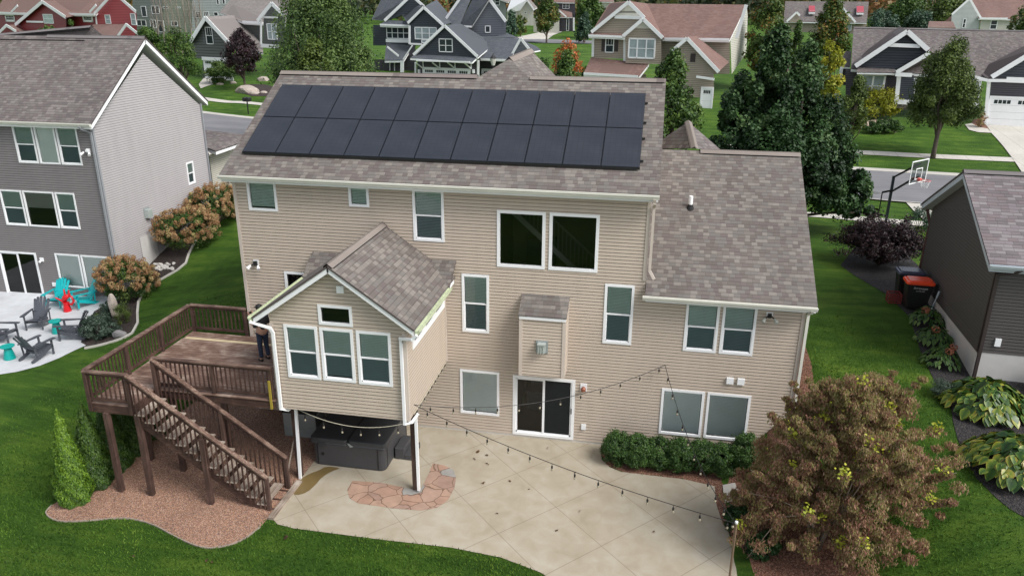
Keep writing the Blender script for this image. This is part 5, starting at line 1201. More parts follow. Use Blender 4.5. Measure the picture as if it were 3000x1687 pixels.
# ---- patio furniture
def adirondack(name,label,loc,rz,mat,group,s=1.0):
    T=empty(name,loc,label,'chair',group,rz);T.scale=(s,s,s) # faces -y
    for x in (-.29,.29):
        g=MB();g.bar((x,-.38,0),(x,-.38,.56),.07,.03,up=(1,0,0));g.build('leg',mat,T,local=True)
        g=MB();g.bar((x,-.40,.34),(x,.48,.03),.03,.12);g.build('side_rail',mat,T,local=True)
        g=MB();g.bar((x,.26,.12),(x,.30,.60),.05,.03,up=(1,0,0));g.build('leg',mat,T,local=True)
        g=MB();xo=x*1.1;P=[(-.06,-.5),(.06,-.5),(.075,-.36),(.045,.1),(.03,.38),(-.03,.38),(-.045,.1),(-.075,-.36)];a=[(xo+p,q,.565) for p,q in P];b=[(xo+p,q,.595) for p,q in P];g.solid(a,b);g.build('armrest',mat,T,local=True)
    g=MB()
    for i in range(6): 
        t=i/5;g.box((0,-.36+t*.46,.365-t*.115),(.56,.078,.022),M=Matrix.Rotation(R(-14),3,'X'))
    g.build('seat',mat,T,local=True)
    g=MB();n=5
    for i in range(n):
        u=(i-2)/2;x=u*.215;top=.98-.10*u*u;w=.098;lean=.40
        lo=Vector((x*.82,.12,.22));hi=Vector((x*1.12,.12+lean,top));g.bar(lo,hi,w,.02,up=(0,1,0));g.tube([hi-Vector((0,.011,.0)),hi+Vector((0,.011,.0))],w*.52,10)
    g.build('backrest',mat,T,local=True)
    g=MB();g.bar((-.27,.30,.50),(.27,.30,.50),.03,.08,up=(0,-.5,1));g.bar((-.25,.19,.27),(.25,.19,.27),.03,.07);g.build('back_brace',mat,T,local=True)
    return T
def lp(x,y): return (x,y,zt(x,y)+.02)
adirondack('adirondack_chair','turquoise garden chair against the wall, nearer the sliding door',lp(-25.0,6.05),R(8),M_teal,'turquoise garden chairs',1.05)
adirondack('adirondack_chair','turquoise garden chair in front of the flower shrub, turned toward the red one',lp(-23.75,6.15),R(-32),M_teal,'turquoise garden chairs',1.05)
adirondack('adirondack_chair','dark grey garden chair with its high curved back toward the wall, facing the viewer',lp(-24.15,3.9),R(16),M_adk,'grey garden chairs',1.08)
adirondack('adirondack_chair','dark grey garden chair seen from the side beside the rounded bush',lp(-21.95,3.15),R(-72),M_adk,'grey garden chairs',1.08)
adirondack('adirondack_chair','dark grey garden chair seen from behind at the lawn edge of the patio',lp(-22.0,1.3),R(172),M_adk,'grey garden chairs',1.08)
adirondack('adirondack_chair','dark grey garden chair cut off by the left edge of the picture',lp(-24.45,2.35),R(100),M_adk,'grey garden chairs',1.08)
def stool(label,x,y):
    T=empty('side_table',lp(x,y),label,'side table','turquoise side tables')
    g=MB();g.lathe((0,0,0),[(.20,0),(.205,.02),(.17,.22),(.13,.38),(.12,.42),(.09,.44)],24);g.build('base',M_teal2,T,smooth=False,local=True)
    g=MB();g.lathe((0,0,.44),[(.09,0),(.22,.03),(.245,.05),(.245,.075),(.225,.08),(.22,.068),(.0,.068)],28);g.build('top',M_teal2,T,local=True)
stool('round turquoise side table between two dark grey chairs, beyond the one at the edge',-22.95,3.45);stool('round turquoise side table at the left edge of the picture',-22.93,1.0)
RC=empty('tipped_chair',lp(-24.2,5.55),'small red plastic child\'s chair tipped over between the turquoise chairs','chair')
g=MB();g.lathe((0,0,0),[(.16,0),(.165,.03),(.12,.3),(.13,.42)],14);g.build('base',M_red,RC,local=True)
g=MB();g.tube([(.06,0,.35),(.28,0,.33),(.38,.02,.5),(.32,.02,.68),(.12,0,.72)],[.05,.05,.045,.045,.05],8);g.tube([(-.1,0,.42),(.0,0,.62),(.2,.0,.74)],[.09,.12,.07],8);g.build('backrest',M_red,RC,smooth=True,local=True)
for a_,b_ in (((-.06,-.05,.45),(-.36,-.12,.64)),((.02,0,.7),(-.02,.05,1.0)),((.24,0,.74),(.2,.04,.98))):
    g=MB();g.tube([a_,b_],[.045,.028],8);g.build('leg',M_red,RC,local=True)
# ---- planting on the left
def hydrangea(label,x,y,h,rx,ry,seed):
    z=zt(x,y);T=shrub('hydrangea',label,'shrub',(x,y,z),h,rx,ry,L_hyd,8500,.085,seed,50,.26,'brown flowering hydrangeas along the left neighbour\'s wall',inner=.6)
    g=np.random.default_rng(seed+500);n=int(112*rx*h/1.3);d=unit(g.normal(size=(n*2,3)));d=d[d[:,2]>-.35][:n];rr=.86+.2*g.random((len(d),1));C=np.array([x,y,z+h*.5])+d*rr*np.array([rx,ry,h*.55])
    Xs=[];N_=[];ti=[]
    for c in C:
        r=.075+.05*g.random();k=60;u=unit(g.normal(size=(k,3)));Xs.append(c+u*r*np.array([1,1,1.1]));N_.append(u);ti.append(np.full(k,g.random())+(g.random(k)-.5)*.35)
    X=np.concatenate(Xs);N_=np.concatenate(N_);t,b,n_=orient(N_,g,.3);leafmesh('blossom',X,t,b,np.full(len(X),.055),np.full(len(X),.05),np.concatenate(ti)*.8+.1,L_bloom,T)
hydrangea('brown-blossomed hydrangea at the patio corner, nearest the turquoise chairs',-21.95,6.6,1.75,1.35,1.0,301)
hydrangea('brown-blossomed hydrangea in front of the pale foundation panel, second from the patio',-21.15,10.2,1.8,1.45,1.5,302)
hydrangea('brown-blossomed hydrangea third from the patio along the sunlit wall',-21.0,12.7,1.8,1.45,1.4,303)
hydrangea('brown-blossomed hydrangea farthest up the slope at the front corner of the sunlit wall',-20.4,14.9,1.75,1.4,1.3,304)
shrub('shrub','rounded grey green bush at the edge of the left patio','shrub',(-20.85,3.3,zt(-20.85,3.3)),.95,.80,.72,L_grey,9000,.06,310,60,.24)
shrub('perennial_plant','wispy yellow green perennial behind the rounded grey green bush','plant',(-20.75,4.5,zt(-20.75,4.5)),.9,.45,.45,L_olive,2500,.08,311,26,.35,asp=.18)
shrub('perennial_plant','pale green leafy plant below the nearest hydrangea beside the patio','plant',(-21.9,5.4,zt(-21.9,5.4)),.6,.5,.5,L_grey,2200,.09,312,24,.35,asp=.4)
shrub('perennial_plant','low yellow green plant at the curved edge of the left patio','plant',(-22.0,4.5,zt(-22.0,4.5)),.4,.45,.4,L_olive,1600,.06,313,16)
def rock(label,loc,r,mat,seed,sc=(1,.8,.6),name='boulder',group=None):
    me=bpy.data.meshes.new(name);bm=bmesh.new();bmesh.ops.create_icosphere(bm,subdivisions=3,radius=r);g=random.Random(seed);dirs=[(Vector((g.gauss(0,1),g.gauss(0,1),g.gauss(0,1))).normalized(),g.uniform(.62,.9)) for _ in range(10)]
    for v in bm.verts:
        d=v.co.normalized();k=1
        for q,m in dirs:
            t=d.dot(q)
            if t>m: k=min(k,m/t)
        v.co=Vector((d.x*sc[0],d.y*sc[1],d.z*sc[2]))*r*k
    bm.to_mesh(me);bm.free();me.materials.append(mat);o=bpy.data.objects.new(name,me);o.location=loc;link(o);return meta(o,label,'rock',group)
rk=lambda lb,q,r,m,s,sc=(1,.8,.65),gp=None: rock(lb,(lambda p:(p[0],p[1],p[2]+r*.25))(G(*q)),r,m,s,sc,group=gp)
rk('grey boulder between the rounded bush and the thin bed edging',z4(908,1095),.3,M_rockd,1)
rock('tall pale standing stone beside the nearest hydrangea',(-21.5,5.0,zt(-21.5,5)+.5),.55,M_rock,2,(.35,.35,1.1))
M_wrock=mat_plain('white splash stone',(.46,.44,.41),.85,.2,9,bump=.4)
for i in range(46):
    g_=random.Random(i);q=z4(1165+g_.random()*150,548+g_.random()*50);p=G(*q);rock('white rounded stone in the splash patch beneath the second hydrangea',(p[0],p[1],p[2]+.03),.07+.04*g_.random(),M_wrock,i+50,(1,.8,.6),'stone','white stones in the mulch bed')
shrub('shrub','sparse dark shrub at the far left corner of the tan house','shrub',(-19.2,16.4,3.0),1.0,.7,.7,L_deep,2500,.08,321,24)
rock('big grey boulder beyond the last hydrangea by the tan house',(-19.6,17.6,3.2),.75,M_rockd,5)
rock('smaller grey boulder in front of the big one near the tan house',(-18.9,15.6,3.05),.45,M_rockd,6)
CT=empty('wooden_planter',(-22.2,19.6,3.2),'orange brown timber frame lying beyond the last hydrangea','planter')
g=MB();g.box((-22.2,19.6,3.35),(2.0,1.2,.3));g.build('box',mat_plain('orange cedar',(.33,.14,.055),.7,.2,4),CT);g=MB();g.bar((-22.9,19.2,3.4),(-21.9,19.9,4.3),.08,.08);g.build('handle',mat_plain('pale timber',(.45,.3,.2),.7),CT)
# ---------------------------------------------------------------- right neighbour
HR=empty('house',(13,6,2.4),'charcoal lap-sided house at the right edge with pale foundation and grey fascia','house')
fr=Frame((9.96,2.0),-3.0);FRb=fr.front(0);FRl=fr.left(0);DV=6.8
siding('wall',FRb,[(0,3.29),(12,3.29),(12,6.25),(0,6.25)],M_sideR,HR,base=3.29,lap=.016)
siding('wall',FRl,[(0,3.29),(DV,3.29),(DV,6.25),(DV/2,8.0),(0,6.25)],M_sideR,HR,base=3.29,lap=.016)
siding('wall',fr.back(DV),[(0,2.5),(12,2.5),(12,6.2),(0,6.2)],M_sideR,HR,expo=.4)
g=MB();fbox(g,FRb,0,12,2.0,3.28,-.3,-.0);fbox(g,FRl,.3,DV,2.0,3.28,-.3,-.0);g.build('foundation',M_concw,HR)
g=MB();fbox(g,FRb,-.012,.09,3.29,6.2,-.05,.035);g.build('corner_trim',M_trimR,HR)
kr=.515;er=6.13
e1_=er;rz_=er+kr*(DV/2+.35)
roofplane(HR,[fr.p(-.32,-.35,e1_),fr.p(12,-.35,e1_),fr.p(12,DV/2,rz_),fr.p(-.32,DV/2,rz_)],mat_shingle('right neighbour shingles',[(.135,.118,.122),(.18,.158,.165),(.155,.135,.14),(.205,.185,.188),(.16,.13,.135)],line=.55),M_rakeR,bt=.19)
roofplane(HR,[fr.p(12,DV+.35,e1_),fr.p(-.32,DV+.35,e1_),fr.p(-.32,DV/2,rz_),fr.p(12,DV/2,rz_)],M_roofL,M_rakeR,bt=.19)
ridgecap(HR,fr.p(-.32,DV/2,rz_),fr.p(12,DV/2,rz_),M_capL,.16,.045,True,(-fr.V[0],-fr.V[1],0),kr)
gutter(HR,fr.p(-.32,-.35,e1_),fr.p(12,-.35,e1_),(-fr.V[0],-fr.V[1]),M_rakeR)
gutter(HR,fr.p(-.32,DV+.35,e1_),fr.p(3,DV+.35,e1_),fr.V,M_rakeR)
pipe(HR,[fr.p(.5,-.4,6.0),fr.p(.4,-.3,5.9),fr.p(.05,-.08,5.75),fr.p(.05,-.08,2.35),fr.p(-.2,-.25,2.28)],M_trimR,.09,.07)
pipe(HR,[fr.p(-.12,DV+.3,6.0),fr.p(.02,DV+.02,5.45),fr.p(-.05,DV-.02,2.9)],mat_plain('brown downspout',(.10,.05,.045),.5),.09,.07)
g=MB();ov=FRb.px(z6(2375,1138));fbox(g,FRb,ov[0]-.08,ov[0]+.08,ov[1]-.12,ov[1]+.12,0,.06);g.build('outlet_cover',M_white,HR)
# air conditioner
ax,ay=12.05,1.15;az_=zt(ax,ay);AC=empty('air_conditioner',(ax,ay,az_),'pale grey outdoor air conditioning unit behind the big hostas','air conditioner')
g=MB();loft(g,rrect(ax-.42,ax+.42,ay-.42,ay+.42,.1),[az_,az_+.06,az_+.78],[0,0,0]);g.build('body',mat_plain('dark louvred panel',(.12,.14,.15),.5),AC)
g=MB()
for i in range(26):
    t=i/26*4;s_=int(t);u_=(t-s_)*.7-.35
    p={0:(ax+u_,ay-.425),1:(ax+.425,ay+u_),2:(ax-u_,ay+.425),3:(ax-.425,ay-u_)}[s_];g.box((p[0],p[1],az_+.4),(.045,.045,.7))
g.build('louvre',M_acm,AC)
g=MB();P=rrect(ax-.45,ax+.45,ay-.45,ay+.45,.12);n=len(P);ri=[(ax+.33*math.cos(math.atan2(y-ay,x-ax)),ay+.33*math.sin(math.atan2(y-ay,x-ax))) for x,y in P]
for i in range(n):
    j=(i+1)%n;g.face([(*P[i],az_+.86),(*P[j],az_+.86),(*ri[j],az_+.88),(*ri[i],az_+.88)]);g.face([(*P[i],az_+.76),(*P[j],az_+.76),(*P[j],az_+.86),(*P[i],az_+.86)])
g.build('top_cover',M_acm,AC)
g=MB()
for k_ in range(1,6): g.tube([(ax+.06*k_*math.cos(t),ay+.06*k_*math.sin(t),az_+.87) for t in np.linspace(0,2*math.pi,25)],.006,4)
g.box((ax,ay,az_+.7),(.6,.6,.01));g.build('fan_grille',M_black,AC)
# wheeled bins
def bin_(label,x,y,rz,lidmat):
    z=zt(x,y)+.02;T=empty('wheeled_bin',(x,y,z),label,'bin',None,rz)
    g=MB();A=[(-.36,-.25,.05),(.28,-.25,.05),(.28,.25,.05),(-.36,.25,.05)];Bq=[(-.44,-.31,.98),(.38,-.31,.98),(.38,.31,.98),(-.44,.31,.98)];g.solid(A,Bq);g.build('body',M_black,T,local=True,bevel=.02)
    g=MB();P=rrect(-.5,.44,-.35,.35,.1);cx=-.03
    for zz,inn,zz2,inn2 in ((.96,0,1.02,0),(1.02,0,1.05,.06),(1.05,.06,1.055,.16),(1.055,.16,1.09,.22)):
        a=[(cx+(x_-cx)*(1-inn),y_*(1-inn),zz) for x_,y_ in P];b=[(cx+(x_-cx)*(1-inn2),y_*(1-inn2),zz2) for x_,y_ in P]
        for i in range(len(P)): j=(i+1)%len(P);g.face([a[i],a[j],b[j],b[i]])
    g.face(b);g.build('lid',lidmat,T,local=True)
    g=MB();g.tube([(.50,-.22,1.0),(.50,.22,1.0)],.018,8);g.tube([(.40,-.22,.98),(.50,-.22,1.0)],.018,6);g.tube([(.40,.22,.98),(.50,.22,1.0)],.018,6);g.build('handle',M_black,T,local=True)
    for s in (-1,1): g=MB();g.tube([(.30,s*.25,.13),(.30,s*.31,.13)],.13,16);g.build('wheel',M_black,T,local=True)
    return T
b1=bin_('black wheeled bin with a bright orange red lid, nearest the viewer by the dark wall',9.62,6.6,R(-3),M_orange);b2=bin_('black wheeled bin with a dark lid, standing behind the orange lidded one',9.62,7.65,R(-3),M_binlid)
def decal(text,loc,rot,size,mat,parent,name='lettering'):
    cu=bpy.data.curves.new(name,'FONT');cu.body=text;cu.size=size;cu.align_x='CENTER';cu.extrude=.001;cu.materials.append(mat);tmp=bpy.data.objects.new('t',cu);COL.objects.link(tmp)
    dg=bpy.context.evaluated_depsgraph_get();me=bpy.data.meshes.new_from_object(tmp.evaluated_get(dg));bpy.data.objects.remove(tmp);o=bpy.data.objects.new(name,me);o.location=loc;o.rotation_euler=rot;link(o,parent);return o
M_letter=mat_plain('pale lettering',(.55,.55,.57),.6)
decal('Arrowaste',(-.02,-.318,.80),(R(85),0,0),.105,M_letter,b1);decal('616-748-1955',(-.02,-.312,.71),(R(85),0,0),.05,M_letter,b1)
for b_ in (b1,b2): decal('TRASH' if b_ is b2 else 'ARROW',(-.33,0,1.096),(0,0,R(90)),.06,M_letter,b_)
CR=empty('crate',(9.02,7.05,zt(9.02,7.05)),'red plastic crate standing in the shade left of the bins','crate');cz=zt(9.02,7.05)
for s,nm in (((9.02,6.9),'front_panel'),((9.02,7.3),'back_panel')):
    g=MB()
    for i in range(4): g.box((s[0],s[1],cz+.05+i*.1),(.44,.02,.045))
    for i in range(5): g.box((s[0]-.2+i*.1,s[1],cz+.2),(.025,.022,.38))
    g.build(nm,mat_plain('shaded red plastic '+nm,(.15,.02,.018),.6),CR)  # red darkened: the shade it stands in is put into the colour
for x_ in (8.81,9.23):
    g=MB()
    for i in range(4): g.box((x_,7.1,cz+.05+i*.1),(.02,.4,.045))
    g.build('side_panel',MATS['shaded red plastic front_panel'],CR)
g=MB();p=(9.98,5.75);zz=zt(*p);g.tube([(p[0]-.2,p[1],zz),(p[0]+.05,p[1]+.1,zz+.95)],.02,8);g.tube([(p[0]-.0,p[1]+.08,zz+.75),(p[0]+.05,p[1]+.1,zz+.98)],.035,8);meta(g.build('garden_sprinkler',M_acm),'thin grey metal rod with a round head leaning on the dark wall by the bins','garden tool')
# basketball hoop
hb=(11.38,17.57,2.8);HP=empty('basketball_hoop',hb,'basketball hoop with clear backboard on a tall black pole by the street','basketball hoop')
P_=Vector(hb);nr=Vector((.73,-.68,0)).normalized();wd_=Vector((.68,.73,0)).normalized();up=Vector((0,0,1))
g=MB();g.bar(P_,P_+up*2.72,.11,.11,up=(0,1,0));g.build('pole',mat_plain('black painted steel',(.018,.022,.03),.35),HP)
bc=P_+nr*1.12+up*3.12;bw,bh=.76,.53
for zz,dz in ((2.66,.35),(2.0,-.25)):
    g=MB();
    for s in (-1,1): g.bar(P_+up*(zz if zz>2.3 else 1.95)+wd_*.07*s,bc+up*dz+wd_*.16*s-nr*.04,.032,.06)
    g.build('support_arm',M_black,HP)
g=MB();g.bar(P_+up*2.0-nr*.05,P_+up*1.85-nr*.42,.05,.09);g.bar(P_+up*1.85-nr*.42,P_+up*.75-nr*.42,.045,.045,up=(1,0,0));g.bar(P_+up*.75-nr*.42,P_+up*.78,.05,.07);g.bar(P_+up*.75-nr*.42,P_+up*.55-nr*.36,.03,.03);g.build('height_crank',M_black,HP)
def bq(a,b,off=0): return bc+wd_*a+up*b+nr*off
g=MB();g.face([bq(-bw,-bh),bq(bw,-bh),bq(bw,bh),bq(-bw,bh)]);g.build('backboard',mat_glass('smoked acrylic',(.5,.55,.58),.12,.05),HP)
g=MB();t_=.045
for a0,a1,b0,b1 in ((-bw,bw,bh-t_,bh),(-bw,bw,-bh,-bh+t_),(-bw,-bw+t_,-bh+t_,bh-t_),(bw-t_,bw,-bh+t_,bh-t_),(-.3,.3,.12,.16),(-.3,-.26,-.32,.12),(.26,.3,-.32,.12),(-.3,.3,-.36,-.32)):
    g.solid([bq(a0,b0,-.012),bq(a1,b0,-.012),bq(a1,b1,-.012),bq(a0,b1,-.012)],[bq(a0,b0,.012),bq(a1,b0,.012),bq(a1,b1,.012),bq(a0,b1,.012)])
g.build('backboard_frame',M_white,HP)
rc_=bq(0,-.36,.36);g=MB();g.tube([rc_+(nr*math.cos(t)+wd_*math.sin(t))*.225 for t in np.linspace(0,2*math.pi,28)],.013,6);g.bar(bq(0,-.36,.02),bq(0,-.37,.15),.2,.12);g.build('rim',mat_plain('faded red rim',(.62,.10,.08),.5),HP)
g=MB()
for i in range(10):
    for s in (-1,1):
        P3=[rc_+(nr*math.cos(t)+wd_*math.sin(t))*r_-up*h_ for t,r_,h_ in [((i+s*k_*.5)/10*2*math.pi,.225-.035*k_,.115*k_) for k_ in range(4)]];g.tube(P3,.006,4)
g.build('net',M_white,HP)
# mailboxes
def mailbox(label,x,y,two,h=1.12,rz=0,s=1):
    z=zt(x,y);T=empty('mailbox',(x,y,z),label,'mailbox',None,rz)
    g=MB();g.box((0,0,h/2*s),(.08*s,.08*s,h*s));g.build('post',M_black,T,local=True)
    g=MB();g.box((0,0,h*s),(.6*s,.3*s,.04*s));g.build('arm',M_black,T,local=True)
    for sx in ((-.17,.17) if two else (0,)):
        g=MB();n=10;prof=[(-.12,0),(.12,0),(.12,.2)]+[(.12*math.cos(t),.2+.12*math.sin(t)) for t in np.linspace(0,math.pi,n)[1:-1]]+[(-.12,.2)]
        A=[((sx+a)*s,-.28*s,(h+.03+b)*s) for a,b in prof];Bv=[((sx+a)*s,.28*s,(h+.03+b)*s) for a,b in prof];g.solid(A,Bv);g.build('box',M_black,T,local=True)
mailbox('pair of black mailboxes on one post at the near kerb by the big dark tree',*G(2467,577)[:2],True,1.15)
mailbox('dark mailbox on a post at the far kerb near the purple tree',*G(*z1(1875,862))[:2],True,1.1)
# planting right
def hosta(label,x,y,r,h,n,mat,seed,ll=.26,nm='hosta',group=None,flower=0,asp=.9):
    z=zt(x,y);T=empty(nm,(x,y,z),label,'plant',group);g=np.random.default_rng(seed);mb=MB();tint=[]
    for i in range(n):
        u=math.sqrt(g.random());a=g.random()*2*math.pi;rr=r*u;zz=z+h*(1-.75*u**1.6)*(.8+.3*g.random());L=ll*(.7+.5*g.random());W=L*asp;c=Vector((x+math.cos(a)*rr,y+math.sin(a)*rr,zz));d=Vector((math.cos(a),math.sin(a),.15-.9*u+.3*g.normal())).normalized()
        side=Vector((-math.sin(a),math.cos(a),.25*g.normal())).normalized();nn=side.cross(d);nn=nn if nn.z>0 else -nn;prof=[(0,.0),(.12,.3),(.35,.5),(.62,.42),(.85,.2),(1,0)];k=len(mb.v);tt=min(1,max(0,.45+.55*g.normal()*.6))
        for t,w in prof:
            cz_=-L*.35*t*t;m=c+d*(L*(t-.4))+Vector((0,0,cz_))
            for s in (-1,0,1): q=m+side*(W*w*s)+nn*(.05*L*(abs(s)));mb.v.append(tuple(q));tint.append(min(1,tt+(.25 if s else -.12)*(1 if g.random()<.8 else 2)))
        for j in range(5):
            for s in (0,1): a0=k+j*3+s;mb.f.append([a0,a0+1,a0+4,a0+3]);mb.uv.append([(0,0)]*4);mb.mi.append(0)
    o=mb.build('foliage',mat,T,smooth=True);at_=o.data.attributes.new('tint','FLOAT','POINT');at_.data.foreach_set('value',np.array(tint,dtype=np.float32))
    for i in range(flower):
        a=g.random()*6.28;q=(x+math.cos(a)*r*.5,y+math.sin(a)*r*.5,z+h*.95);u=unit(g.normal(size=(70,3)));t,b,n_=orient(u,g,.3);leafmesh('blossom',np.array(q)+u*np.array([.13,.13,.1]),t,b,[.06]*70,[.05]*70,g.random(70),mat_leaf('rust blossom',[(.1,(.26,.08,.045)),(.9,(.42,.17,.09))]),T)
    return T
def gp(q,r=0): p=G(*q);return p[0],p[1]
x_,y_=gp(z9(2300,235));hosta('large green and yellow hosta right below the air conditioner',x_,y_+.35,1.15,.8,420,L_hosta,700,.27,group='big hostas by the right neighbour\'s wall')
x_,y_=gp(z9(2440,720));hosta('large green and yellow hosta in front of the first, lower at the right edge',x_+.25,y_+.45,1.15,.85,420,L_hosta,701,.27,group='big hostas by the right neighbour\'s wall')
for q,lb,s in ((z6(1850,1020),'low leafy hydrangea just below the bins along the pale foundation',1),(z6(1905,1165),'low leafy hydrangea in the middle of the row of three on the pale foundation',1),(z6(1960,1330),'low leafy hydrangea nearest the downspout, with two rust coloured flower heads',2)):
    x_,y_=gp(q);hosta(lb,x_,y_+.2,.58,.6,170,L_lace,710+int(q[1]),.17,'hydrangea','low hydrangeas beside the right neighbour\'s foundation',s,.6)
x_,y_=gp(z9(1960,110));shrub('shrub','soft grey green mound at the lawn edge left of the big hostas','shrub',(x_,y_,zt(x_,y_)),.55,.5,.5,L_grey,5000,.05,720,30,asp=.25)
x_,y_=gp(z6(1500,620));
def ninebark():
    x,y=x_+.2,y_+1.2;z=zt(x,y);T=empty('ninebark_bush',(x,y,z),'wide dark purple bush with arching branches under the basketball hoop','bush');g=np.random.default_rng(33);X=[];mb=MB()
    for s in range(150):
        a=g.random()*6.28;L=1.7+.95*g.random();e=.35+.65*g.random();d=Vector((math.cos(a)*e,math.sin(a)*e*.8,0));P=[Vector((x,y,z))+d*(L*t)+Vector((0,0,(1.9*t-1.15*t*t*e)*1.35*(1.25-.5*e))) for t in np.linspace(0,1,7)]
        mb.tube(P,[.02,.016,.013,.01,.008,.005,.003],4)
        for k in range(230):
            t=.18+.82*g.random();i=min(5,int(t*6));X.append(P[i].lerp(P[i+1],t*6-i)+Vector(g.normal(size=3)*.085))
    X=np.array([tuple(v) for v in X]);out=unit(X-np.array([x,y,z+.3]));t,b,n=orient(out,g,.8);leafmesh('foliage',X,t,b,.06+.06*g.random(len(X)),.04+.04*g.random(len(X)),g.random(len(X)),L_plum,T);mb.build('stem',M_bark,T)
ninebark()
x_,y_=gp(z6(1790,330));shrub('shrub','silvery green shrub squeezed between the purple bush and the house corner','shrub',(x_+.2,y_+1,zt(x_,y_)),1.25,.7,.7,L_pine,3000,.09,740,26,asp=.3)
# ---------------------------------------------------------------- across the street and beyond
class BH:
    "a background house: planes facing the street at depth v in its own frame, drawn with real sizes"
    def __init__(s,label,base,ang,z,cat='house',wall=None,roof=None,trim=None):
        s.fr=Frame(base[:2],ang);s.z=z;s.E=empty('house',(base[0],base[1],zt(*base[:2])),label,cat);s.wall=wall;s.roof=roof;s.trim=trim or M_white
    def F(s,v): return s.fr.front(v)
    def pt(s,q,v): a,z=s.F(v).px(s.z(*q));return s.F(v).p(a,z)
    def w(s,v,pts,mat=None,expo=.16,name='wall',lap=.012):
        F=s.F(v);return siding(name,F,[F.px(s.z(*q)) for q in pts],mat or s.wall,s.E,expo=expo,lap=lap)
    def side(s,u_at,v0,pts,mat=None,expo=.16):
        "right hand side wall through the point u_at on plane v0"
        a,_=s.F(v0).px(s.z(*u_at));F=s.fr.right(a);return siding('wall',F,[F.px(s.z(*q)) for q in pts],mat or s.wall,s.E,expo=expo)
    def r(s,pts,mat=None,trim=True,bt=.16,name='roof'):
        P=[s.pt((a,b),v) for a,b,v in pts];return roofplane(s.E,P,mat or s.roof,s.trim if trim else None,th=.05,bt=bt,inset=.02)
    def rake(s,v,a,b,h=.25,d=.12):
        F=s.F(v);g=MB();p=F.px(s.z(*a));q=F.px(s.z(*b));g.bar(F.p(*p,d),F.p(*q,d),.06,h,up=(0,0,1));g.build('rake_board',s.trim,s.E)
    def win(s,v,x0,y0,x1,y1,nu=1,nv=1,pane=None,name='window',tw=.09,dh=True,grid=None):
        F=s.F(v);a0,zz1=F.px(s.z(x0,y0));a1,_=F.px(s.z(x1,y0));_,zz0=F.px(s.z((x0+x1)/2,y1));g=MB();n=nu
        for r_ in ((a0,a1,zz1-tw,zz1),(a0,a1,zz0,zz0+tw),(a0,a0+tw,zz0,zz1),(a1-tw,a1,zz0,zz1)): fbox(g,F,*r_,0,.06)
        for i in range(1,nu): x=a0+(a1-a0)*i/nu;fbox(g,F,x-tw*.45,x+tw*.45,zz0,zz1,0,.06)
        for i in range(1,nv): y=zz0+(zz1-zz0)*i/nv;fbox(g,F,a0,a1,y-.03,y+.03,0,.058)
        if grid:
            for i in range(1,grid): x=a0+(a1-a0)*i/grid;fbox(g,F,x-.015,x+.015,(zz0+zz1)/2,zz1,0,.05)
        o=g.build(name,s.trim,s.E)
        for i in range(nu):
            xa=a0+(a1-a0)*i/nu;xb=a0+(a1-a0)*(i+1)/nu;g=MB();g.face([F.p(xa+.04,zz0+.04,.03),F.p(xb-.04,zz0+.04,.03),F.p(xb-.04,zz1-.04,.03),F.p(xa+.04,zz1-.04,.03)]);g.build('pane',pane or M_pane,o)
        return o
    def band(s,v,a,b,h=.22,d=.1,mat=None,name='trim_board'):
        F=s.F(v);g=MB();p=F.px(s.z(*a));q=F.px(s.z(*b));g.bar(F.p(*p,d),F.p(*q,d),.08,h);return g.build(name,mat or s.trim,s.E)
    def door(s,v,x0,y0,x1,y1,groups=4,name='garage_door'):
        F=s.F(v);a0,zz1=F.px(s.z(x0,y0));a1,_=F.px(s.z(x1,y0));_,zz0=F.px(s.z((x0+x1)/2,y1));zz0=min(zz0,zz1-2.1);g=MB();fbox(g,F,a0-.12,a1+.12,zz1,zz1+.16,0,.06);fbox(g,F,a0-.12,a0,zz0,zz1,0,.06);fbox(g,F,a1,a1+.12,zz0,zz1,0,.06)
        n=4
        for i in range(n): b0=zz0+(zz1-zz0)*i/n;fbox(g,F,a0,a1,b0+.012,zz0+(zz1-zz0)*(i+1)/n,0,.03)
        o=g.build(name,s.trim,s.E);hh=(zz1-zz0)/4;wq=(a1-a0)/groups
        for i in range(groups):
            g=MB()
            for k in range(4): xa=a0+wq*(i+.14+k*.18);g.face([F.p(xa,zz1-hh*.78,.034),F.p(xa+wq*.15,zz1-hh*.78,.034),F.p(xa+wq*.15,zz1-hh*.25,.034),F.p(xa,zz1-hh*.25,.034)])
            g.build('pane',M_pane,o)
        return o
S_navy=mat_siding('navy shakes',(.032,.042,.055));S_slate_sunlit_navy=mat_siding('slate and sunlit navy siding',(.13,.14,.165));S_grey=mat_siding('grey green siding',(.095,.105,.10));S_red=mat_siding('barn red siding',(.24,.03,.035));S_redl=mat_siding('sunlit red siding',(.40,.05,.06))
S_tan=mat_siding('light tan siding',(.33,.28,.225));S_dk=mat_siding('dark grape siding',(.055,.05,.062));S_dkn=mat_siding('dark blue shakes',(.035,.042,.055));S_wht=mat_siding('off white siding',(.50,.53,.52));S_olv=mat_siding('pale olive siding',(.30,.33,.26));S_gg=mat_siding('grey green town siding',(.18,.205,.19));S_crm=mat_siding('cream siding',(.58,.57,.50));S_stone=mat_chips('ledge stone',[(.26,.21,.17),(.33,.28,.24),(.2,.17,.15),(.38,.33,.28)],7,.5)
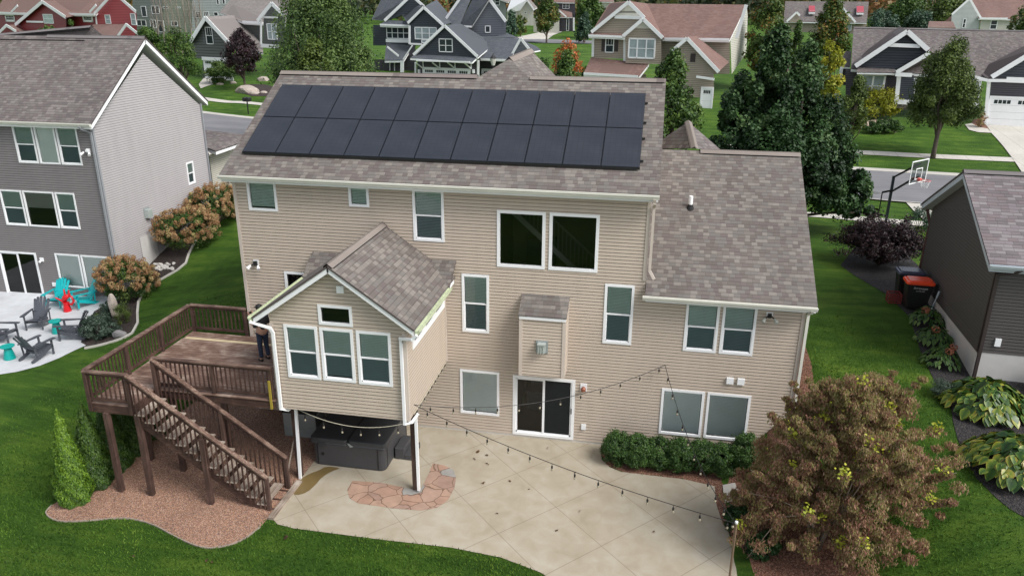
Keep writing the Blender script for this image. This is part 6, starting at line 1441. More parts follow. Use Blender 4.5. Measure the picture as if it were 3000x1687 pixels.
# navy house
N=BH('large navy craftsman house with slate roofs and white trim behind the solar panels',G(*z2(620,565)),-13,z2,wall=S_navy,roof=M_roofN)
N.w(0,[(575,620),(1045,630),(1045,445),(575,440)],S_dk);N.w(-.2,[(548,412),(1028,430),(780,200)],S_navy,.2)
N.r([(545,418,-.5),(780,192,-.5),(905,182,6),(700,300,6)]);N.r([(1032,434,-.5),(780,192,-.5),(905,182,6),(1150,335,6)])
N.rake(-.5,(545,415),(780,196),.3,.06);N.rake(-.5,(780,196),(1030,430),.3,.06)
N.r([(518,438,-1.3),(990,466,-1.3),(1030,430,-.2),(560,412,-.2)],bt=.2);N.band(-1.3,(570,458),(975,470),.16);N.win(-.2,736,292,840,396,2,2)
N.door(0,620,518,968,580,4)
for x in (600,725,840,962): 
    F=N.F(0);p=F.px(z2(x,470));q=F.px(z2(x+20,520));g=MB();g.bar(F.p(p[0],p[1],1.2),F.p(q[0],q[1],.05),.12,.12);g.bar(F.p(q[0],p[1]+.1,.05),F.p(q[0],q[1],.05),.12,.12,up=(0,1,0));g.build('bracket',M_white,N.E)
for x in (590,1000):
    F=N.F(0);p=F.px(z2(x,540));g=MB();fbox(g,F,p[0]-.12,p[0]+.12,p[1]-.2,p[1]+.2,0,.2);g.build('wall_lamp',M_white,N.E)
N.band(0,(562,470),(562,600),.2);N.band(0,(1035,455),(1035,600),.25)
N.w(3,[(1045,620),(1265,620),(1265,450),(1045,440)],S_dk);N.r([(1045,447,1.6),(1275,455,1.6),(1355,290,6),(1015,283,6)]);N.band(1.6,(1055,450),(1272,456),.22);N.door(3,1065,530,1150,580,1)
N.rake(3,(1275,440),(1357,292),.28,.1);N.rake(3,(1357,292),(1430,388),.28,.1);N.w(3.1,[(1285,438),(1357,300),(1425,388),(1425,430)],S_slate_sunlit_navy);N.r([(1400,395,4),(1504,376,7),(1470,350,9),(1380,315,9)])
N.r([(1010,285,6),(1335,285,6),(1235,245,10),(985,275,9)],trim=False)
a=N.F(7).px(z2(990,275))[0]
N.w(7,[(990,300),(1240,262),(1248,165),(1118,0),(1112,0),(988,200)],S_slate_sunlit_navy,.2);N.rake(7,(985,200),(1118,-8),.35,.15);N.rake(7,(1118,-8),(1246,165),.35,.15);N.win(7,1085,195,1126,250)  # lighter slate on this gable: sunlight on the siding put into the colour
N.r([(890,200,6.5),(985,200,6.5),(1118,-8,6.5),(1000,-20,9)],trim=False);N.band(6.4,(890,198),(985,204),.2);N.r([(775,168,6),(890,200,6),(1000,-60,10),(895,-10,10)],trim=False);N.rake(5.8,(775,168),(893,0),.3)
N.w(6.4,[(880,205),(988,205),(988,290),(900,250)],S_dk)
N.w(3.0,[(515,345),(775,345),(775,190),(625,58),(515,178)],S_navy,.2);N.rake(2.8,(505,176),(625,58),.3);N.rake(2.8,(625,58),(770,190),.3);N.r([(625,52,2.7),(775,190,2.7),(860,165,8),(720,0,8)],trim=False);N.win(3,553,205,720,300,3,2,M_paneC);N.win(3,605,300,672,328,1,1,M_paneC);N.band(3,(520,332),(612,336),.2);N.band(3,(518,195),(518,335),.25)
N.r([(500,178,2.7),(625,52,2.7),(560,0,8),(420,60,8)],trim=False)
N.w(4.5,[(240,345),(520,345),(520,195),(240,190)],S_navy,.2);N.win(4.5,340,205,512,295,4,2);N.band(4.5,(340,308),(515,312),.4)
N.w(4.5,[(345,160),(620,55),(560,0),(500,0)],S_navy,.2);N.r([(290,190,3.8),(540,200,3.8),(520,160,4.5),(335,155,4.5)],bt=.2);N.band(3.8,(295,188),(540,198),.2);N.rake(4.3,(330,158),(505,-8),.35);N.rake(4.3,(560,-8),(628,52),.3)
N.r([(230,150,5),(330,160,5),(505,-10,5),(330,-60,10)],trim=False)
N.w(2.5,[(250,620),(470,620),(470,450),(250,450)],S_dk);N.r([(325,458,1.2),(470,456,1.2),(540,345,4.4),(340,325,4.4)],bt=.22);N.rake(1.1,(350,355),(437,425),.2);N.rake(1.1,(470,452),(540,345),.15)
for x in (462,): N.band(1.3,(x,460),(x,620),.45)
for x in (370,405): N.band(2.4,(x,460),(x,620),.1)
N.w(3,[(470,620),(560,620),(560,345),(540,345),(470,452)],S_dk)
# tan house with the red brown roof
T_=BH('beige two storey house with red brown roof and white gable peaks behind the main ridge',G(*z2(1950,700)),-16,z2,wall=S_tan,roof=M_roofT)
zz3=lambda x,y:(x+2576,y)
T_.w(0,[(1905,440),(2140,445),(2140,275),(1905,272)]);T_.w(-.3,[(1895,245),(2170,20),(2290,140),(2140,278)]);T_.w(-.32,[(2060,130),(2170,20),(2285,140)],M_wt if False else S_crm,.8)
T_.rake(-.6,(1890,245),(2170,18),.32);T_.rake(-.6,(2170,18),(2290,138),.32);T_.band(-.35,(2065,130),(2270,136),.3)
T_.r([(1865,270,-.8),(2140,282,-.8),(2150,252,-.2),(1890,243,-.2)],bt=.2);T_.band(-.8,(1868,270),(2125,280),.2);T_.band(0,(1903,280),(1900,430),.22);T_.band(0,(2142,280),(2140,470),.25)
T_.w(-.5,[(2145,478),(2415,485),(2415,290),(2280,150),(2145,275)]);T_.w(-.52,[(2220,215),(2280,155),(2345,218)],S_crm,.8);T_.rake(-.8,(2128,275),(2280,146),.32);T_.rake(-.8,(2280,146),(2428,288),.32);T_.win(-.5,2170,288,2376,445,3,2,M_paneC,tw=.13)
T_.win(0,1995,285,2062,400,1,2,grid=3)
for x in (1967,2060):
    F=T_.F(0);p=F.px(z2(x,290));q=F.px(z2(x+28,390));g=MB();fbox(g,F,p[0],q[0],q[1],p[1],0,.05);g.build('shutter',M_trimR,T_.E)
T_.r([(1890,240,-.5),(2170,15,-.5),(2190,8,5),(2025,25,5)],trim=False);T_.r([(2280,140,-.7),(2430,290,-.7),(2450,280,4),(2190,12,4)],trim=False)
T_.r([(2425,292,1.2),(2576+355,300,1.2),(2576+482,38,6),(2310,30,6)],bt=.22);T_.band(1.1,(2440,294),(2576+352,300),.2);T_.r([(2310,30,6),(2190,12,6),(2170,14,1),(2430,290,1.2)],trim=False)
T_.w(1.8,[(2410,560),(2576+355,560),(2576+355,300),(2410,290)]);
T_.r([(1828,555,-2.2),(2245,580,-2.2),(2325,478,-.1),(1885,435,-.1)],bt=.25);T_.band(-2.2,(1832,556),(2240,580),.22)
for x in (1850,2140): T_.band(-1.9,(x,575),(x,760),.4)
T_.win(0,1885,565,2100,620,5,1)
T_.w(0,[(1850,760),(2300,770),(2300,560),(1850,545)])
T_.w(-3.5,[(2470,720),(2576+235,745),(2576+235,545),(2576+35,295),(2510,370)]);T_.rake(-3.8,(2500,385),(2576+35,290),.3);T_.rake(-3.8,(2576+35,290),(2576+275,545),.3);T_.r([(2576+30,280,-3.8),(2576+275,540,-3.8),(2576+350,470,1.5),(2576+105,272,1.5)],trim=False);T_.band(-3.7,(2576+105,580),(2576+240,600),.2)
F=T_.F(-3.5);p=F.px(z2(2576+62,405));q=F.px(z2(2576+94,470));g=MB();fbox(g,F,p[0],q[0],q[1],p[1],0,.05);g.build('shutter',M_trimR,T_.E)
T_.door(-3.5,2576+150,670,2576+225,760,1)
T_.side((2576+355,300),1.8,[(2576+360,300),(2576+482,40),(2576+490,120),(2576+480,400),(2576+370,560)],S_crm)
T_.rake(1.2,(2576+482,38),(2576+408,290),.3)
# dark house on the right
D=BH('long dark grape coloured ranch house with white garage door across the street',G(*z3(2300,945)),-11,z3,wall=S_dk,roof=M_roofL)
D.r([(1270,520,.6),(2760,625,.6),(2800,240,6.5),(1290,210,6.5)],bt=.2)
g=MB();a=D.pt((1290,208),6.5);b=D.pt((2800,240),6.5);ridgecap(D.E,a,b,M_capL,.16,.04,True)
D.w(1,[(1230,760),(1640,820),(1640,545),(1230,520)]);D.w(1,[(1640,830),(2240,860),(2240,590),(1640,560)])
D.w(-.1,[(1315,500),(1840,400),(1850,378),(1695,240)],S_dkn,.2);D.w(-.1,[(1315,500),(1600,530),(1840,395)],S_dkn,.2);D.rake(-.5,(1303,500),(1695,238),.35);D.rake(-.5,(1695,238),(1852,378),.35);D.band(-.4,(1545,340),(1790,350),.28)
D.r([(1300,498,-.6),(1695,230,-.6),(1640,200,6),(1290,420,5)],trim=False);D.r([(1860,385,-.6),(1695,230,-.6),(1640,200,6),(1960,430,4)],trim=False)
D.r([(1315,545,-1.1),(1605,550,-1.1),(1600,522,-.1),(1320,508,-.1)],bt=.12);D.band(-.15,(1340,542),(1600,548),.45);D.band(-.1,(1345,555),(1345,735),.25)
D.w(-.05,[(1335,760),(1545,770),(1545,540),(1335,535)]);D.win(-.05,1352,556,1540,742,2,2,M_paneC,tw=.16);D.band(-.05,(1350,745),(1540,748),.2)
D.rake(-1.2,(1612,548),(1870,398),.32);D.r([(1605,548,-1.3),(1870,392,-1.3),(1960,420,3),(1700,560,3)],trim=False);D.band(-1.2,(1605,562),(1730,568),.3);D.band(-.8,(1632,575),(1612,770),.3);D.w(-.8,[(1640,770),(1745,775),(1745,570),(1640,570)],S_dkn);D.band(-.8,(1605,768),(1745,775),.35)
g=D.w(-.8,[(1600,815),(1745,815),(1745,780),(1600,780)],S_slate_sunlit_navy);g.data.materials[0]=S_stone
D.win(0.2,1735,590,1770,735,1,2,M_paneC)
D.band(-.6,(2165,572),(2300,608),.22);D.band(-.6,(2300,608),(2445,610),.22);D.band(-.4,(2238,590),(2205,820),.35)
D.w(0,[(2290,960),(2700,985),(2700,600),(2330,600)]);D.w(-.1,[(2335,590),(2700,600),(2700,360)],S_dkn,.2);D.rake(-.4,(2330,582),(2700,360),.35);D.band(-.3,(2440,602),(2700,612),.4);D.door(0,2330,740,2700,945,2);D.band(0,(2310,615),(2280,940),.25)
D.r([(2300,595,-.5),(2700,345,-.5),(2600,330,5),(2200,520,3)],trim=False)
D.r([(1190,500,2.5),(1265,505,2.5),(1275,385,5),(1210,390,5)]);D.w(3,[(1190,640),(1250,650),(1250,505),(1195,505)],S_dk);D.band(2.6,(1200,508),(1185,620),.25)
# charcoal green house, upper left
C_=BH('grey green gabled house with white arched garage door behind the purple tree',G(*z1(1540,590)),-20,z1,wall=S_grey,roof=M_roofG)
C_.w(0,[(1440,440),(1760,460),(1740,340),(1555,140),(1440,325)],expo=.3,lap=.02);C_.w(.1,[(1530,600),(1760,610),(1760,450),(1530,440)]);C_.rake(-.4,(1438,325),(1555,136),.45);C_.rake(-.4,(1555,136),(1742,337),.45)
C_.r([(1430,322,-.5),(1552,128,-.5),(1700,120,7),(1560,330,7)],trim=False);C_.r([(1745,340,-.5),(1555,130,-.5),(1790,116,7),(1970,330,5)],trim=False)
C_.win(0,1547,205,1600,335,1,2,grid=3)
for x in (1527,1600):
    F=C_.F(0);p=F.px(z1(x,208));q=F.px(z1(x+20,335));g=MB();fbox(g,F,p[0],q[0],q[1],p[1],0,.05);g.build('shutter',S_slate_sunlit_navy,C_.E)
C_.door(0,1540,452,1740,600,3);C_.band(-.05,(1530,442),(1760,452),.35)
C_.r([(1838,170,5),(2150,190,5),(2180,5,9),(1740,0,9),(1655,95,7)],bt=.2);C_.band(4.9,(1836,168),(1990,178),.25);C_.w(5.6,[(1800,400),(1985,400),(1985,178),(1800,170)])
C_.w(4,[(1985,350),(2150,355),(2150,140),(2055,35),(1990,130)]);C_.rake(3.6,(1948,160),(2055,28),.4);C_.rake(3.6,(2055,28),(2150,120),.4);C_.band(3.9,(1990,132),(2100,136),.2);C_.band(3.9,(1975,150),(1975,340),.25);C_.win(4,2012,178,2085,302,2,2,M_paneC);C_.band(3.8,(1975,345),(2120,355),.4)
C_.r([(1830,350,3),(1985,400,3),(1985,330,5),(1830,300,5)],trim=True)
# red house
bR=at(*z1(1070,395),96);RH=BH('barn red two storey house with brown roof at the upper left',(bR[0],bR[1]),-24,z1,wall=S_red,roof=M_roofT)
RH.w(3,[(-40,330),(735,330),(735,105),(-40,95)]);RH.w(2.9,[(725,330),(1035,335),(1030,95),(915,0),(860,-50),(815,0),(722,105)],S_redl,.2)
RH.rake(2.5,(718,108),(865,-55),.4);RH.rake(2.5,(865,-55),(1032,92),.4);RH.win(2.9,790,113,830,182,1,2,M_paneC);RH.win(2.9,983,103,1020,192,1,2,M_paneC)
RH.r([(-40,100,2.4),(722,112,2.4),(870,-60,7),(60,-70,7)],bt=.22);RH.band(2.3,(-20,97),(210,105),.25);RH.band(2.3,(475,106),(722,112),.25)
RH.win(3,35,107,106,166,1,2,grid=3,tw=.3);RH.win(3,621,111,696,169,1,2,grid=3,tw=.3);RH.band(2.9,(728,118),(735,185),.25)
RH.w(1.2,[(120,330),(500,330),(500,135),(325,25),(120,190)]);RH.rake(.8,(120,190),(325,16),.45);RH.rake(.8,(325,16),(500,132),.45);RH.r([(118,195,.7),(325,10,.7),(420,8,5),(250,100,5)],trim=False);RH.r([(505,135,.7),(325,10,.7),(420,8,5),(610,110,4)],trim=False);RH.win(1.2,322,108,396,180,1,2,M_paneW);RH.band(1.1,(205,165),(330,168),.25)
for a,b in (((90,95),(140,44)),((683,96),(732,40))): RH.rake(1.6,a,b,.3)
RH.w(-1.5,[(875,310),(1068,395),(1072,285),(960,192)],S_redl,.2);RH.w(-1.5,[(700,400),(1068,400),(1068,300),(880,308),(860,330)],S_redl,.2);RH.rake(-1.9,(875,308),(960,187),.35);RH.rake(-1.9,(960,187),(1080,284),.35);RH.r([(650,308,-1.8),(878,308,-2),(960,184,2.5),(700,186,2.5)],trim=False)
RH.w(-1,[(-20,300),(170,300),(170,250),(55,200),(-20,250)]);RH.rake(-1.3,(-10,258),(55,194),.4);RH.rake(-1.3,(55,194),(128,240),.4);RH.r([(130,245,-1.4),(55,190,-1.4),(130,188,3),(215,235,2)],trim=False)
# town houses behind
def town(label,q,dep,mat,pts,wins_,roof=None):
    b=at(*z1(*q),dep);t=BH(label,(b[0],b[1]),-18,z1,wall=mat,roof=M_roofG,cat='town house')
    t.w(0,pts,expo=.25)
    for w_ in wins_: t.win(0,*w_[:4],*(w_[4:] if len(w_)>4 else (1,1)),tw=.1)
    F=t.F(0);P=[F.px(z1(*p)) for p in pts];u0=min(p[0] for p in P);u1=max(p[0] for p in P);zt1=max(p[1] for p in P)
    g=MB();A=[F.p(u0-.1,zt1,.1),F.p(u1+.1,zt1,.1),F.p(u1+.1,zt1,-9),F.p(u0-.1,zt1,-9)];g.solid([(x,y,z-.2) for x,y,z in A],A);g.build('roof',M_roofG,t.E)
    return t
t=town('grey green three storey town house block with balcony behind the left trees',(1100,250),135,S_gg,[(1000,270),(1225,270),(1225,-60),(1000,-60)],[(1062,48,1100,130),(1140,45,1200,108,2,1),(1130,150,1175,215,2,1),(1188,155,1235,245),(1030,150,1100,200,2,1)])
t.band(-1.2,(1015,140),(1140,148),.3,0,t.wall);t.band(-1.2,(1020,120),(1120,124),.06,0,M_black,'balcony_rail')
town('pale olive three storey town house with small windows behind the left trees',(1300,240),132,S_olv,[(1225,260),(1450,260),(1450,-60),(1225,-60)],[(1228,50,1270,68,2,1),(1292,160,1338,200),(1335,52,1362,66,2,1)])
town('white town house with dark windows near the top edge left of the grey roof',(1500,200),128,S_wht,[(1450,240),(1760,240),(1760,-60),(1450,-60)],[(1475,88,1512,138,2,1),(1535,88,1575,128,3,1),(1612,92,1645,125),(1632,-5,1652,38),(1676,-5,1698,35)])
# far houses at the top of the picture
def simple(label,z,q,dep,ang,wall,roof,parts,grp=None):
    b=at(*z(*q),dep);t=BH(label,(b[0],b[1]),ang,z,wall=wall,roof=roof)
    for p in parts: getattr(t,p[0])(*p[1:])
    return t
simple('white gabled cottage far behind the navy house, with grey roof',z2,(1400,190),175,-15,S_crm,M_roofG,[('w',0,[(1250,190),(1450,195),(1450,70),(1400,5),(1345,75),(1250,80)]),('r',[(1250,85,-.5),(1348,80,-.5),(1402,0,-.5),(1280,0,6)]),('rake',-.5,(1345,80),(1402,2),.3),('rake',-.5,(1402,2),(1450,70),.3),('win',0,1295,88,1320,112),('win',0,1380,90,1400,104),('r',[(1450,75,-.5),(1402,-2,-.5),(1420,-8,6),(1480,60,6)])])
simple('pale grey house beyond the navy roof at the top edge',z2,(1190,120),170,-15,S_gg,M_roofG,[('w',0,[(1130,160),(1245,160),(1245,60),(1225,0),(1130,-30)]),('win',0,1160,-10,1195,42,1,2),('r',[(1150,-20,-.5),(1262,20,-.5),(1300,-60,5),(1180,-70,5)])])
simple('dark two storey house with red brown roof and white garage far up the lawn',z2,(1700,240),180,-15,S_dk,M_roofT,[('w',3,[(1620,130),(1765,130),(1765,15),(1620,10)]),('win',3,1670,28,1722,68,2,2,None),('r',[(1600,18,2.5),(1760,22,2.5),(1770,-40,7),(1600,-50,7)]),('w',0,[(1640,240),(1760,240),(1760,130),(1640,135)]),('r',[(1640,130,-.5),(1745,132,-.5),(1740,95,3),(1630,65,3)]),('rake',-.6,(1632,70),(1700,130),.3),('w',-1,[(1450,245),(1645,245),(1645,140),(1560,90),(1450,140)],S_crm),('win',0,1700,140,1720,235),('band',-.5,(1755,135),(1755,235),.35)])
simple('small dark roofed house just right of the dark two storey house',z2,(1990,60),190,-15,S_crm,M_roofT,[('w',0,[(1940,60),(2060,60),(2060,10),(1940,10)]),('r',[(1935,14,-.5),(2060,18,-.5),(2050,-20,4),(1950,-25,4)])])
dm=simple('grey roofed house with two red metal dormers beyond the tall green tree',z3,(1060,230),125,-8,S_tan,M_roofL,[('w',1,[(770,240),(1390,260),(1390,160),(770,150)]),('r',[(760,165,.2),(1390,172,.2),(1405,15,6),(775,12,6)]),('rake',0,(785,165),(860,95),.3),('rake',0,(860,95),(885,120),.3),('w',.1,[(800,170),(905,170),(860,102)],S_tan),('rake',0,(1205,60),(1305,170),.3),('w',.1,[(1205,75),(1295,170),(1180,170)],S_tan),('win',.9,1245,178,1280,235,1,1,M_paneC),('band',.8,(1250,175),(1300,180),.3)])
Mrd=mat_plain('red metal dormer roof',(.36,.05,.07),.4,.08,5)
for (a0,b0,a1,b1) in ((952,45,1000,90),(1313,48,1368,95)):
    p=[dm.pt((a0,b1),1.5),dm.pt((a1,b1),1.5),dm.pt((a1-3,b0),4),dm.pt((a0,b0),4)];roofplane(dm.E,p,Mrd,M_white,bt=.3);F=dm.F(1.8);q0=F.px(z3(a0+6,b1+3));q1=F.px(z3(a1-6,b1+22));g=MB();fbox(g,F,q0[0],q1[0],q1[1],q0[1]+.2,-.3,0);o=g.build('dormer',M_white,dm.E);g=MB();fbox(g,F,q0[0]+.25,q1[0]-.25,q1[1]+.15,q0[1],0,.02);g.build('pane',M_pane,o)
wr=simple('pale two storey house with brown roof at the upper right corner',z3,(2350,225),105,-6,S_crm,M_roofT,[('w',0,[(2240,260),(2640,260),(2640,140),(2250,138)],S_crm),('r',[(2235,140,-.4),(2640,148,-.4),(2640,-30,6),(2160,-10,6)]),('band',-.5,(2240,140),(2450,142),.2),('win',0,2328,152,2382,225,1,2),('w',.2,[(2025,260),(2235,260),(2245,140),(2165,0),(2030,115)],S_wht),('rake',-.2,(2030,112),(2165,-8),.25),('rake',-.2,(2165,-8),(2248,138),.25),('win',.2,2118,142,2145,215,1,2)])
wr.r([(1975,165,2),(2035,115,2),(2040,165,2),(2000,165,4)],trim=False)
simple('low brown roof in front of the pale house at the upper right',z3,(1950,215),95,-6,S_tan,M_roofT,[('w',0,[(1865,260),(2060,262),(2060,205),(1865,200)]),('r',[(1850,208,-.5),(2060,215,-.5),(2040,165,4),(1860,162,4)])])
# street lamp by the navy house
lp_=at(*z2(1146,590),66);LPz=zt(*lp_[:2]);LP=empty('street_lamp',(lp_[0],lp_[1],LPz),'black street lamp with a lantern head in front of the navy house','street lamp');top=at(*z2(1145,400),66)
tz=top[2];g=MB();g.tube([(lp_[0],lp_[1],LPz),(lp_[0],lp_[1],tz-1.0)],[.09,.06],8);g.build('pole',M_black,LP)
g=MB();g.lathe((lp_[0],lp_[1],tz-1.0),[(.14,0),(.3,.55),(.28,.6)],8);g.build('lantern',mat_plain('frosted lantern glass',(.5,.5,.46),.4),LP)
g=MB();g.lathe((lp_[0],lp_[1],tz-.42),[(.34,0),(.14,.2),(.05,.3),(.03,.42)],8);g.build('cap',M_black,LP)
# ---- trees with measured places: centre px, depth, top px, half width px
def ptree(name,label,cx,ytop,ybot,dep,wpx,mat,shape,n_cl,n_leaf,leaf,seed,**k):
    b=at(cx,ybot,dep);x,y=b[0],b[1];z0=min(zt(x,y),b[2]);
    r=ray(cx,ytop);t=(x-CAM[0])*0+dep;top=at(cx,ytop,dep)[2]
    rx=wpx/F_PX*dep/2;return tree(name,label,'tree',(x,y,z0),top-z0,rx,mat,M_bark,shape,n_cl,n_leaf,leaf,seed,**k)
N_=lambda z,x,y:z(x,y)
# the big dark tree
ptree('pear_tree','tallest dark glossy green tree with several upright lobes, right of the tan roof',2262,35,560,37,440,L_deep,'cone',230,52000,.155,801,trunk_h=.05,rc=.26,inner=.5,lobes=[((-.14,0,.10),.40,.9),((.24,.05,.0),.42,.85),((-.52,0,-.12),.38,.62),((.56,0,-.30),.40,.62),((-.80,0,-.55),.32,.42),((.02,-.45,-.45),.5,.55),((.86,-.1,-.60),.38,.40),((1.05,-.2,-.72),.24,.28),((-.38,-.4,-.50),.42,.5),((.42,-.45,-.50),.42,.5),((-.02,.3,-.2),.5,.7)],asp=.7,tspread=.8,limbn=6)
ptree('maple_tree','yellow green oval tree directly right of the main ridge end, left of the tallest tree',1958,125,420,45,205,L_green,'egg',80,17000,.2,802,trunk_h=.05,rc=.25,inner=.6)
bR_=G(*z3(1820,1185));ptree('pear_tree','egg shaped street tree with a visible trunk in front of the dark ranch house',2733,88,460,53,235,L_olive,'egg',130,34000,.15,803,trunk_h=.13,rc=.2,inner=.2,asp=.55,limbn=5)
ptree('birch_tree','broad pale green birch tree between the grey green house and the navy house',955,-70,330,52,330,L_birch,'oval',120,26000,.17,804,trunk_h=.05,rc=.2,inner=.5,asp=.5,lobes=[((0,0,0),1.0),((.45,0,-.35),.7),((-.45,0,-.4),.6),((.1,0,.3),.7)])
ptree('birch_tree','yellowish narrower tree standing in front of the broad birch',928,82,330,48,165,L_olive,'egg',70,13000,.17,805,trunk_h=.04,rc=.22,inner=.5)
ptree('plum_tree','dark purple leaved tree with a short trunk on the lawn by the grey green house',718,80,258,79,118,L_plum,'egg',70,11000,.2,806,trunk_h=.2,rc=.22,inner=.55)
ptree('ash_tree','open airy green tree left of the grey green house',540,72,255,78,112,L_green,'oval',50,5500,.22,807,trunk_h=.1,rc=.25,inner=.3,asp=.5)
ptree('ash_tree','bushy green tree beside the red garage gable',445,72,190,92,85,L_green,'oval',40,5500,.26,808,trunk_h=.1,inner=.5)
ptree('small_tree','round green treetop in front of the red house, left of the pair',142,58,110,80,75,L_green,'oval',30,3200,.2,809,trunk_h=.05,inner=.5)
ptree('small_tree','green treetop in front of the red house, right of the pair',208,44,105,82,72,L_green,'oval',30,3200,.2,810,trunk_h=.05,inner=.5)
ptree('small_tree','tiny dark green treetop against the red garage wall',336,112,150,70,26,L_green,'egg',14,1200,.14,811,trunk_h=.05)
ptree('burning_bush','tree turning flame orange at its top behind the front roof peak',1655,105,330,60,100,L_flame,'egg',30,1500,.2,812,trunk_h=.5,rc=.3,inner=.2)
ptree('maple_tree','rounded dense green tree just below the flame orange top',1650,140,330,58,110,L_green,'oval',60,8500,.19,813,trunk_h=.05,inner=.5)
for i,(cx,yt,w_) in enumerate(((1590,165,60),(1705,190,70),(1738,150,50))): ptree('shrub',['brown grey leafless thicket left of the flame topped tree','low green shrub right of the flame topped tree','brown dry thicket between the flame topped tree and the beige house'][i],cx,yt,260,[75,75,90][i],w_,[L_lace,L_green,L_brown][i],'oval',20,2500,.2,820+i,trunk_h=.05)
ptree('maple_tree','pyramidal green tree touched with red, alone on the far lawn',1601,-18,131,150,84,L_turn,'egg',60,7000,.42,830,trunk_h=.2)
ptree('pine_tree','soft blue green pine on the far lawn right of the red touched tree',1711,38,138,150,56,L_pine,'cone',50,4500,.4,831,trunk_h=.12)
ptree('maple_tree','large dark green tree behind the far pine',1725,-20,95,165,90,L_green,'oval',60,6000,.5,832,trunk_h=.05)
ptree('shrub','small shrub with reddish leaves beside the far white cottage',1525,42,85,165,46,L_turn,'oval',20,2000,.4,833,trunk_h=.03)
ptree('pine_tree','blue green conifer left of the far white cottage',1498,28,105,150,48,L_pine,'cone',40,3500,.4,834,trunk_h=.05)
ptree('maple_tree','tree turning orange at the top, behind the tallest dark tree',2240,-15,200,75,130,L_turn,'oval',60,7000,.28,835,trunk_h=.05)
ptree('maple_tree','broad green tree with orange tip in front of the dormer house',2415,-25,200,80,130,L_turn,'egg',80,11000,.26,836,trunk_h=.05,inner=.45)
ptree('elm_tree','slim dark green tree left of the one in front of the dormer house',2322,45,220,72,60,L_green,'egg',40,5000,.24,837,trunk_h=.05)
ptree('locust_tree','bright yellow tree between the tallest tree and the dark ranch house',2418,98,300,60,85,L_yel,'oval',40,5000,.22,838,trunk_h=.05,inner=.3)
ptree('cypress_tree','slender green gold columnar tree at the left corner of the dark ranch house',2494,188,360,54,92,L_olive,'egg',50,8000,.17,839,trunk_h=.04)
ptree('pine_tree','round topped blue green pine left of the far pair',2583,12,90,115,90,L_pine,'oval',40,5000,.32,840,trunk_h=.04)
ptree('pine_tree','blue green pine between the broad tree and the pale house',2690,20,90,115,86,L_pine,'oval',40,5000,.32,841,trunk_h=.04)
ptree('oak_tree','dense dark green and ochre tree above the low brown roof',2770,-25,90,130,130,L_olive,'oval',70,8000,.4,842,trunk_h=.04)
ptree('oak_tree','broad green tree behind the two blue green pines',2645,-30,80,135,130,L_green,'oval',60,7000,.4,843,trunk_h=.04)
ptree('oak_tree','ochre green tree at the right edge in front of the pale house',2995,10,100,90,100,L_turn,'oval',50,6000,.26,844,trunk_h=.05)
p=G(*z3(1450,890));shrub('shrub','mounded golden green shrub in front of the dark ranch house window','shrub',(p[0],p[1],p[2]),2.6,2.3,1.8,L_yel,8000,.16,850,44,tspread=.4)
bpy.data.objects['foliage' if False else bpy.data.objects[-1].name] if False else None
p=G(*z1(1690,632));shrub('shrub','rounded flowering green shrub by the white arched garage door','shrub',p,2.6,2.0,1.6,L_hyd,4500,.2,851,34)
for q,r_,lb,sd_ in (((1865,700),1.3,'largest flat pale boulder under the purple tree',860),((1925,712),.55,'small grey boulder right of the flat pale one',861),((1990,610),.75,'rounded pale boulder beyond the purple tree',862),((1992,705),.4,'small brown boulder at the right end of the mulch island',863),((1762,632),.45,'small boulder beside the flowering shrub',864),((1660,640),.45,'small boulder left of the flowering shrub',865)):
    p=G(*z1(*q));rock(lb,(p[0],p[1],p[2]+r_*.12),r_,M_rock,sd_,(1,.7,.5))
p=G(*z3(2250,965));shrub('shrub','small bare shrub beside the far garage door','shrub',p,1.1,.5,.5,L_brown,700,.12,870,14)
for i in range(5):
    p=G(*z3(1620+i*45,830-0*i));q=at(*z3(1470+i*42,770),58);shrub('shrub','clipped green foundation shrub below the ranch house windows','shrub',(q[0],q[1],zt(q[0],q[1])),1.0,.8,.7,L_box,1600,.14,880+i,16,group='foundation shrubs of the ranch house')
# bare poplars in front of the town houses
for i in range(9):
    q=at(*z1(1190+i*42,260),112);zb=zt(q[0],q[1]);T=empty('bare_tree',(q[0],q[1],zb),'tall thin leafless tree in front of the town houses','tree','bare poplars before the town houses');g=np.random.default_rng(900+i);mb=MB();hh=9+3*g.random();x,y=q[0],q[1]
    mb.tube([(x,y,zb),(x+.2,y,zb+hh*.5),(x,y,zb+hh)],[.12,.07,.02],5)
    for k_ in range(16):
        z0_=zb+hh*(.25+.6*g.random());a=g.random()*6.28;L=1.8*(1.2-(z0_-zb)/hh);mb.tube([(x,y,z0_),(x+math.cos(a)*L*.4,y+math.sin(a)*L*.4,z0_+L*.8),(x+math.cos(a)*L*.5,y+math.sin(a)*L*.5,z0_+L*1.7)],[.04,.025,.01],4)
    mb.build('trunk',mat_plain('grey bark %d'%i,(.22,.19,.16),.9),T)
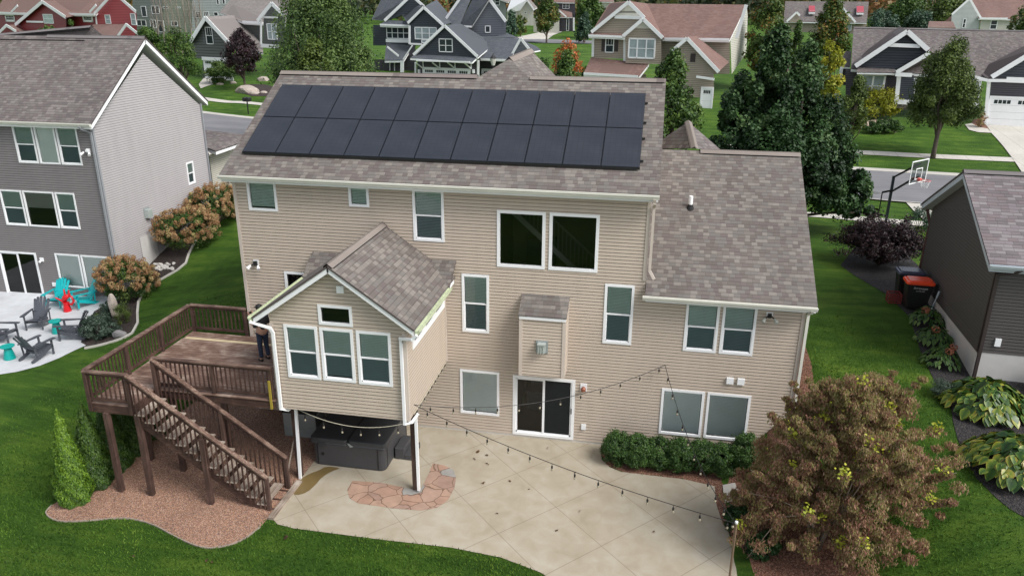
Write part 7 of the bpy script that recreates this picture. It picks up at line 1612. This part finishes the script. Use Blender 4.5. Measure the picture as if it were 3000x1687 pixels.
# distant wood closing the view
def wood():
    g=np.random.default_rng(77);X=[];tt=[]
    for k in range(520):
        px=g.uniform(-500,3500);dep=g.uniform(200,330);b=at(px,30,dep);x,y=b[0],b[1];z=zt(x,y);h=9+5*g.random();r=3.5+2.5*g.random();n=170;d=unit(g.normal(size=(n,3)))*(.6+.4*g.random((n,1)));X.append(np.array([x,y,z+h*.55])+d*np.array([r,r,h*.5]));tt.append(np.full(n,g.random())+(g.random(n)-.5)*.35)
    X=np.concatenate(X);t,b,n=orient(unit(g.normal(size=X.shape)+np.array([0,-.6,.6])),g,.4);m=len(X);leafmesh('distant_wood',X,t,b,1.1+.9*g.random(m),.8+.6*g.random(m),np.concatenate(tt),mat_leaf('distant foliage',[(.0,(.02,.035,.015)),(.4,(.05,.07,.025)),(.7,(.10,.11,.035)),(.88,(.19,.13,.05)),(1,(.28,.13,.05))]))['kind']='stuff'
wood()
# ---------------------------------------------------------------- camera, light, render
cam=bpy.data.cameras.new('camera');co=bpy.data.objects.new('camera',cam);COL.objects.link(co);scn.camera=co
cam.sensor_width=36;cam.lens=F_PX/3000*36;cam.clip_end=3000;cam.clip_start=.1
M3=Matrix(((_R[0],_U[0],-_W[0],CAM[0]),(_R[1],_U[1],-_W[1],CAM[1]),(_R[2],_U[2],-_W[2],CAM[2]),(0,0,0,1)));co.matrix_world=M3
az,el=R(-24),R(47) # azimuth measured from +x towards +y
sd=Vector((math.cos(az)*math.cos(el),math.sin(az)*math.cos(el),math.sin(el)))
sun=bpy.data.lights.new('sun','SUN');so=bpy.data.objects.new('sun',sun);COL.objects.link(so)
sun.energy=3.4;sun.angle=R(28);sun.color=(1,.97,.93);so.rotation_euler=sd.to_track_quat('Z','Y').to_euler()
wd=bpy.data.worlds.new('World');scn.world=wd;wd.use_nodes=True;n=wd.node_tree;bg=n.nodes['Background'];sk=n.nodes.new('ShaderNodeTexSky')
sk.sky_type='NISHITA';sk.sun_disc=False;sk.sun_elevation=el;sk.sun_rotation=R(90)-az;sk.dust_density=2;sk.air_density=1;sk.ozone_density=1
hs=n.nodes.new('ShaderNodeHueSaturation');hs.inputs['Saturation'].default_value=.35;hs.inputs['Value'].default_value=1.4
n.links.new(sk.outputs[0],hs.inputs['Color']);n.links.new(hs.outputs[0],bg.inputs['Color']);bg.inputs['Strength'].default_value=.15
scn.render.engine='CYCLES';scn.view_settings.view_transform='Standard';scn.view_settings.look='None';scn.view_settings.exposure=0
scn.cycles.max_bounces=6;scn.cycles.transparent_max_bounces=12;scn.cycles.use_denoising=True
scn.render.resolution_x=1024;scn.render.resolution_y=575
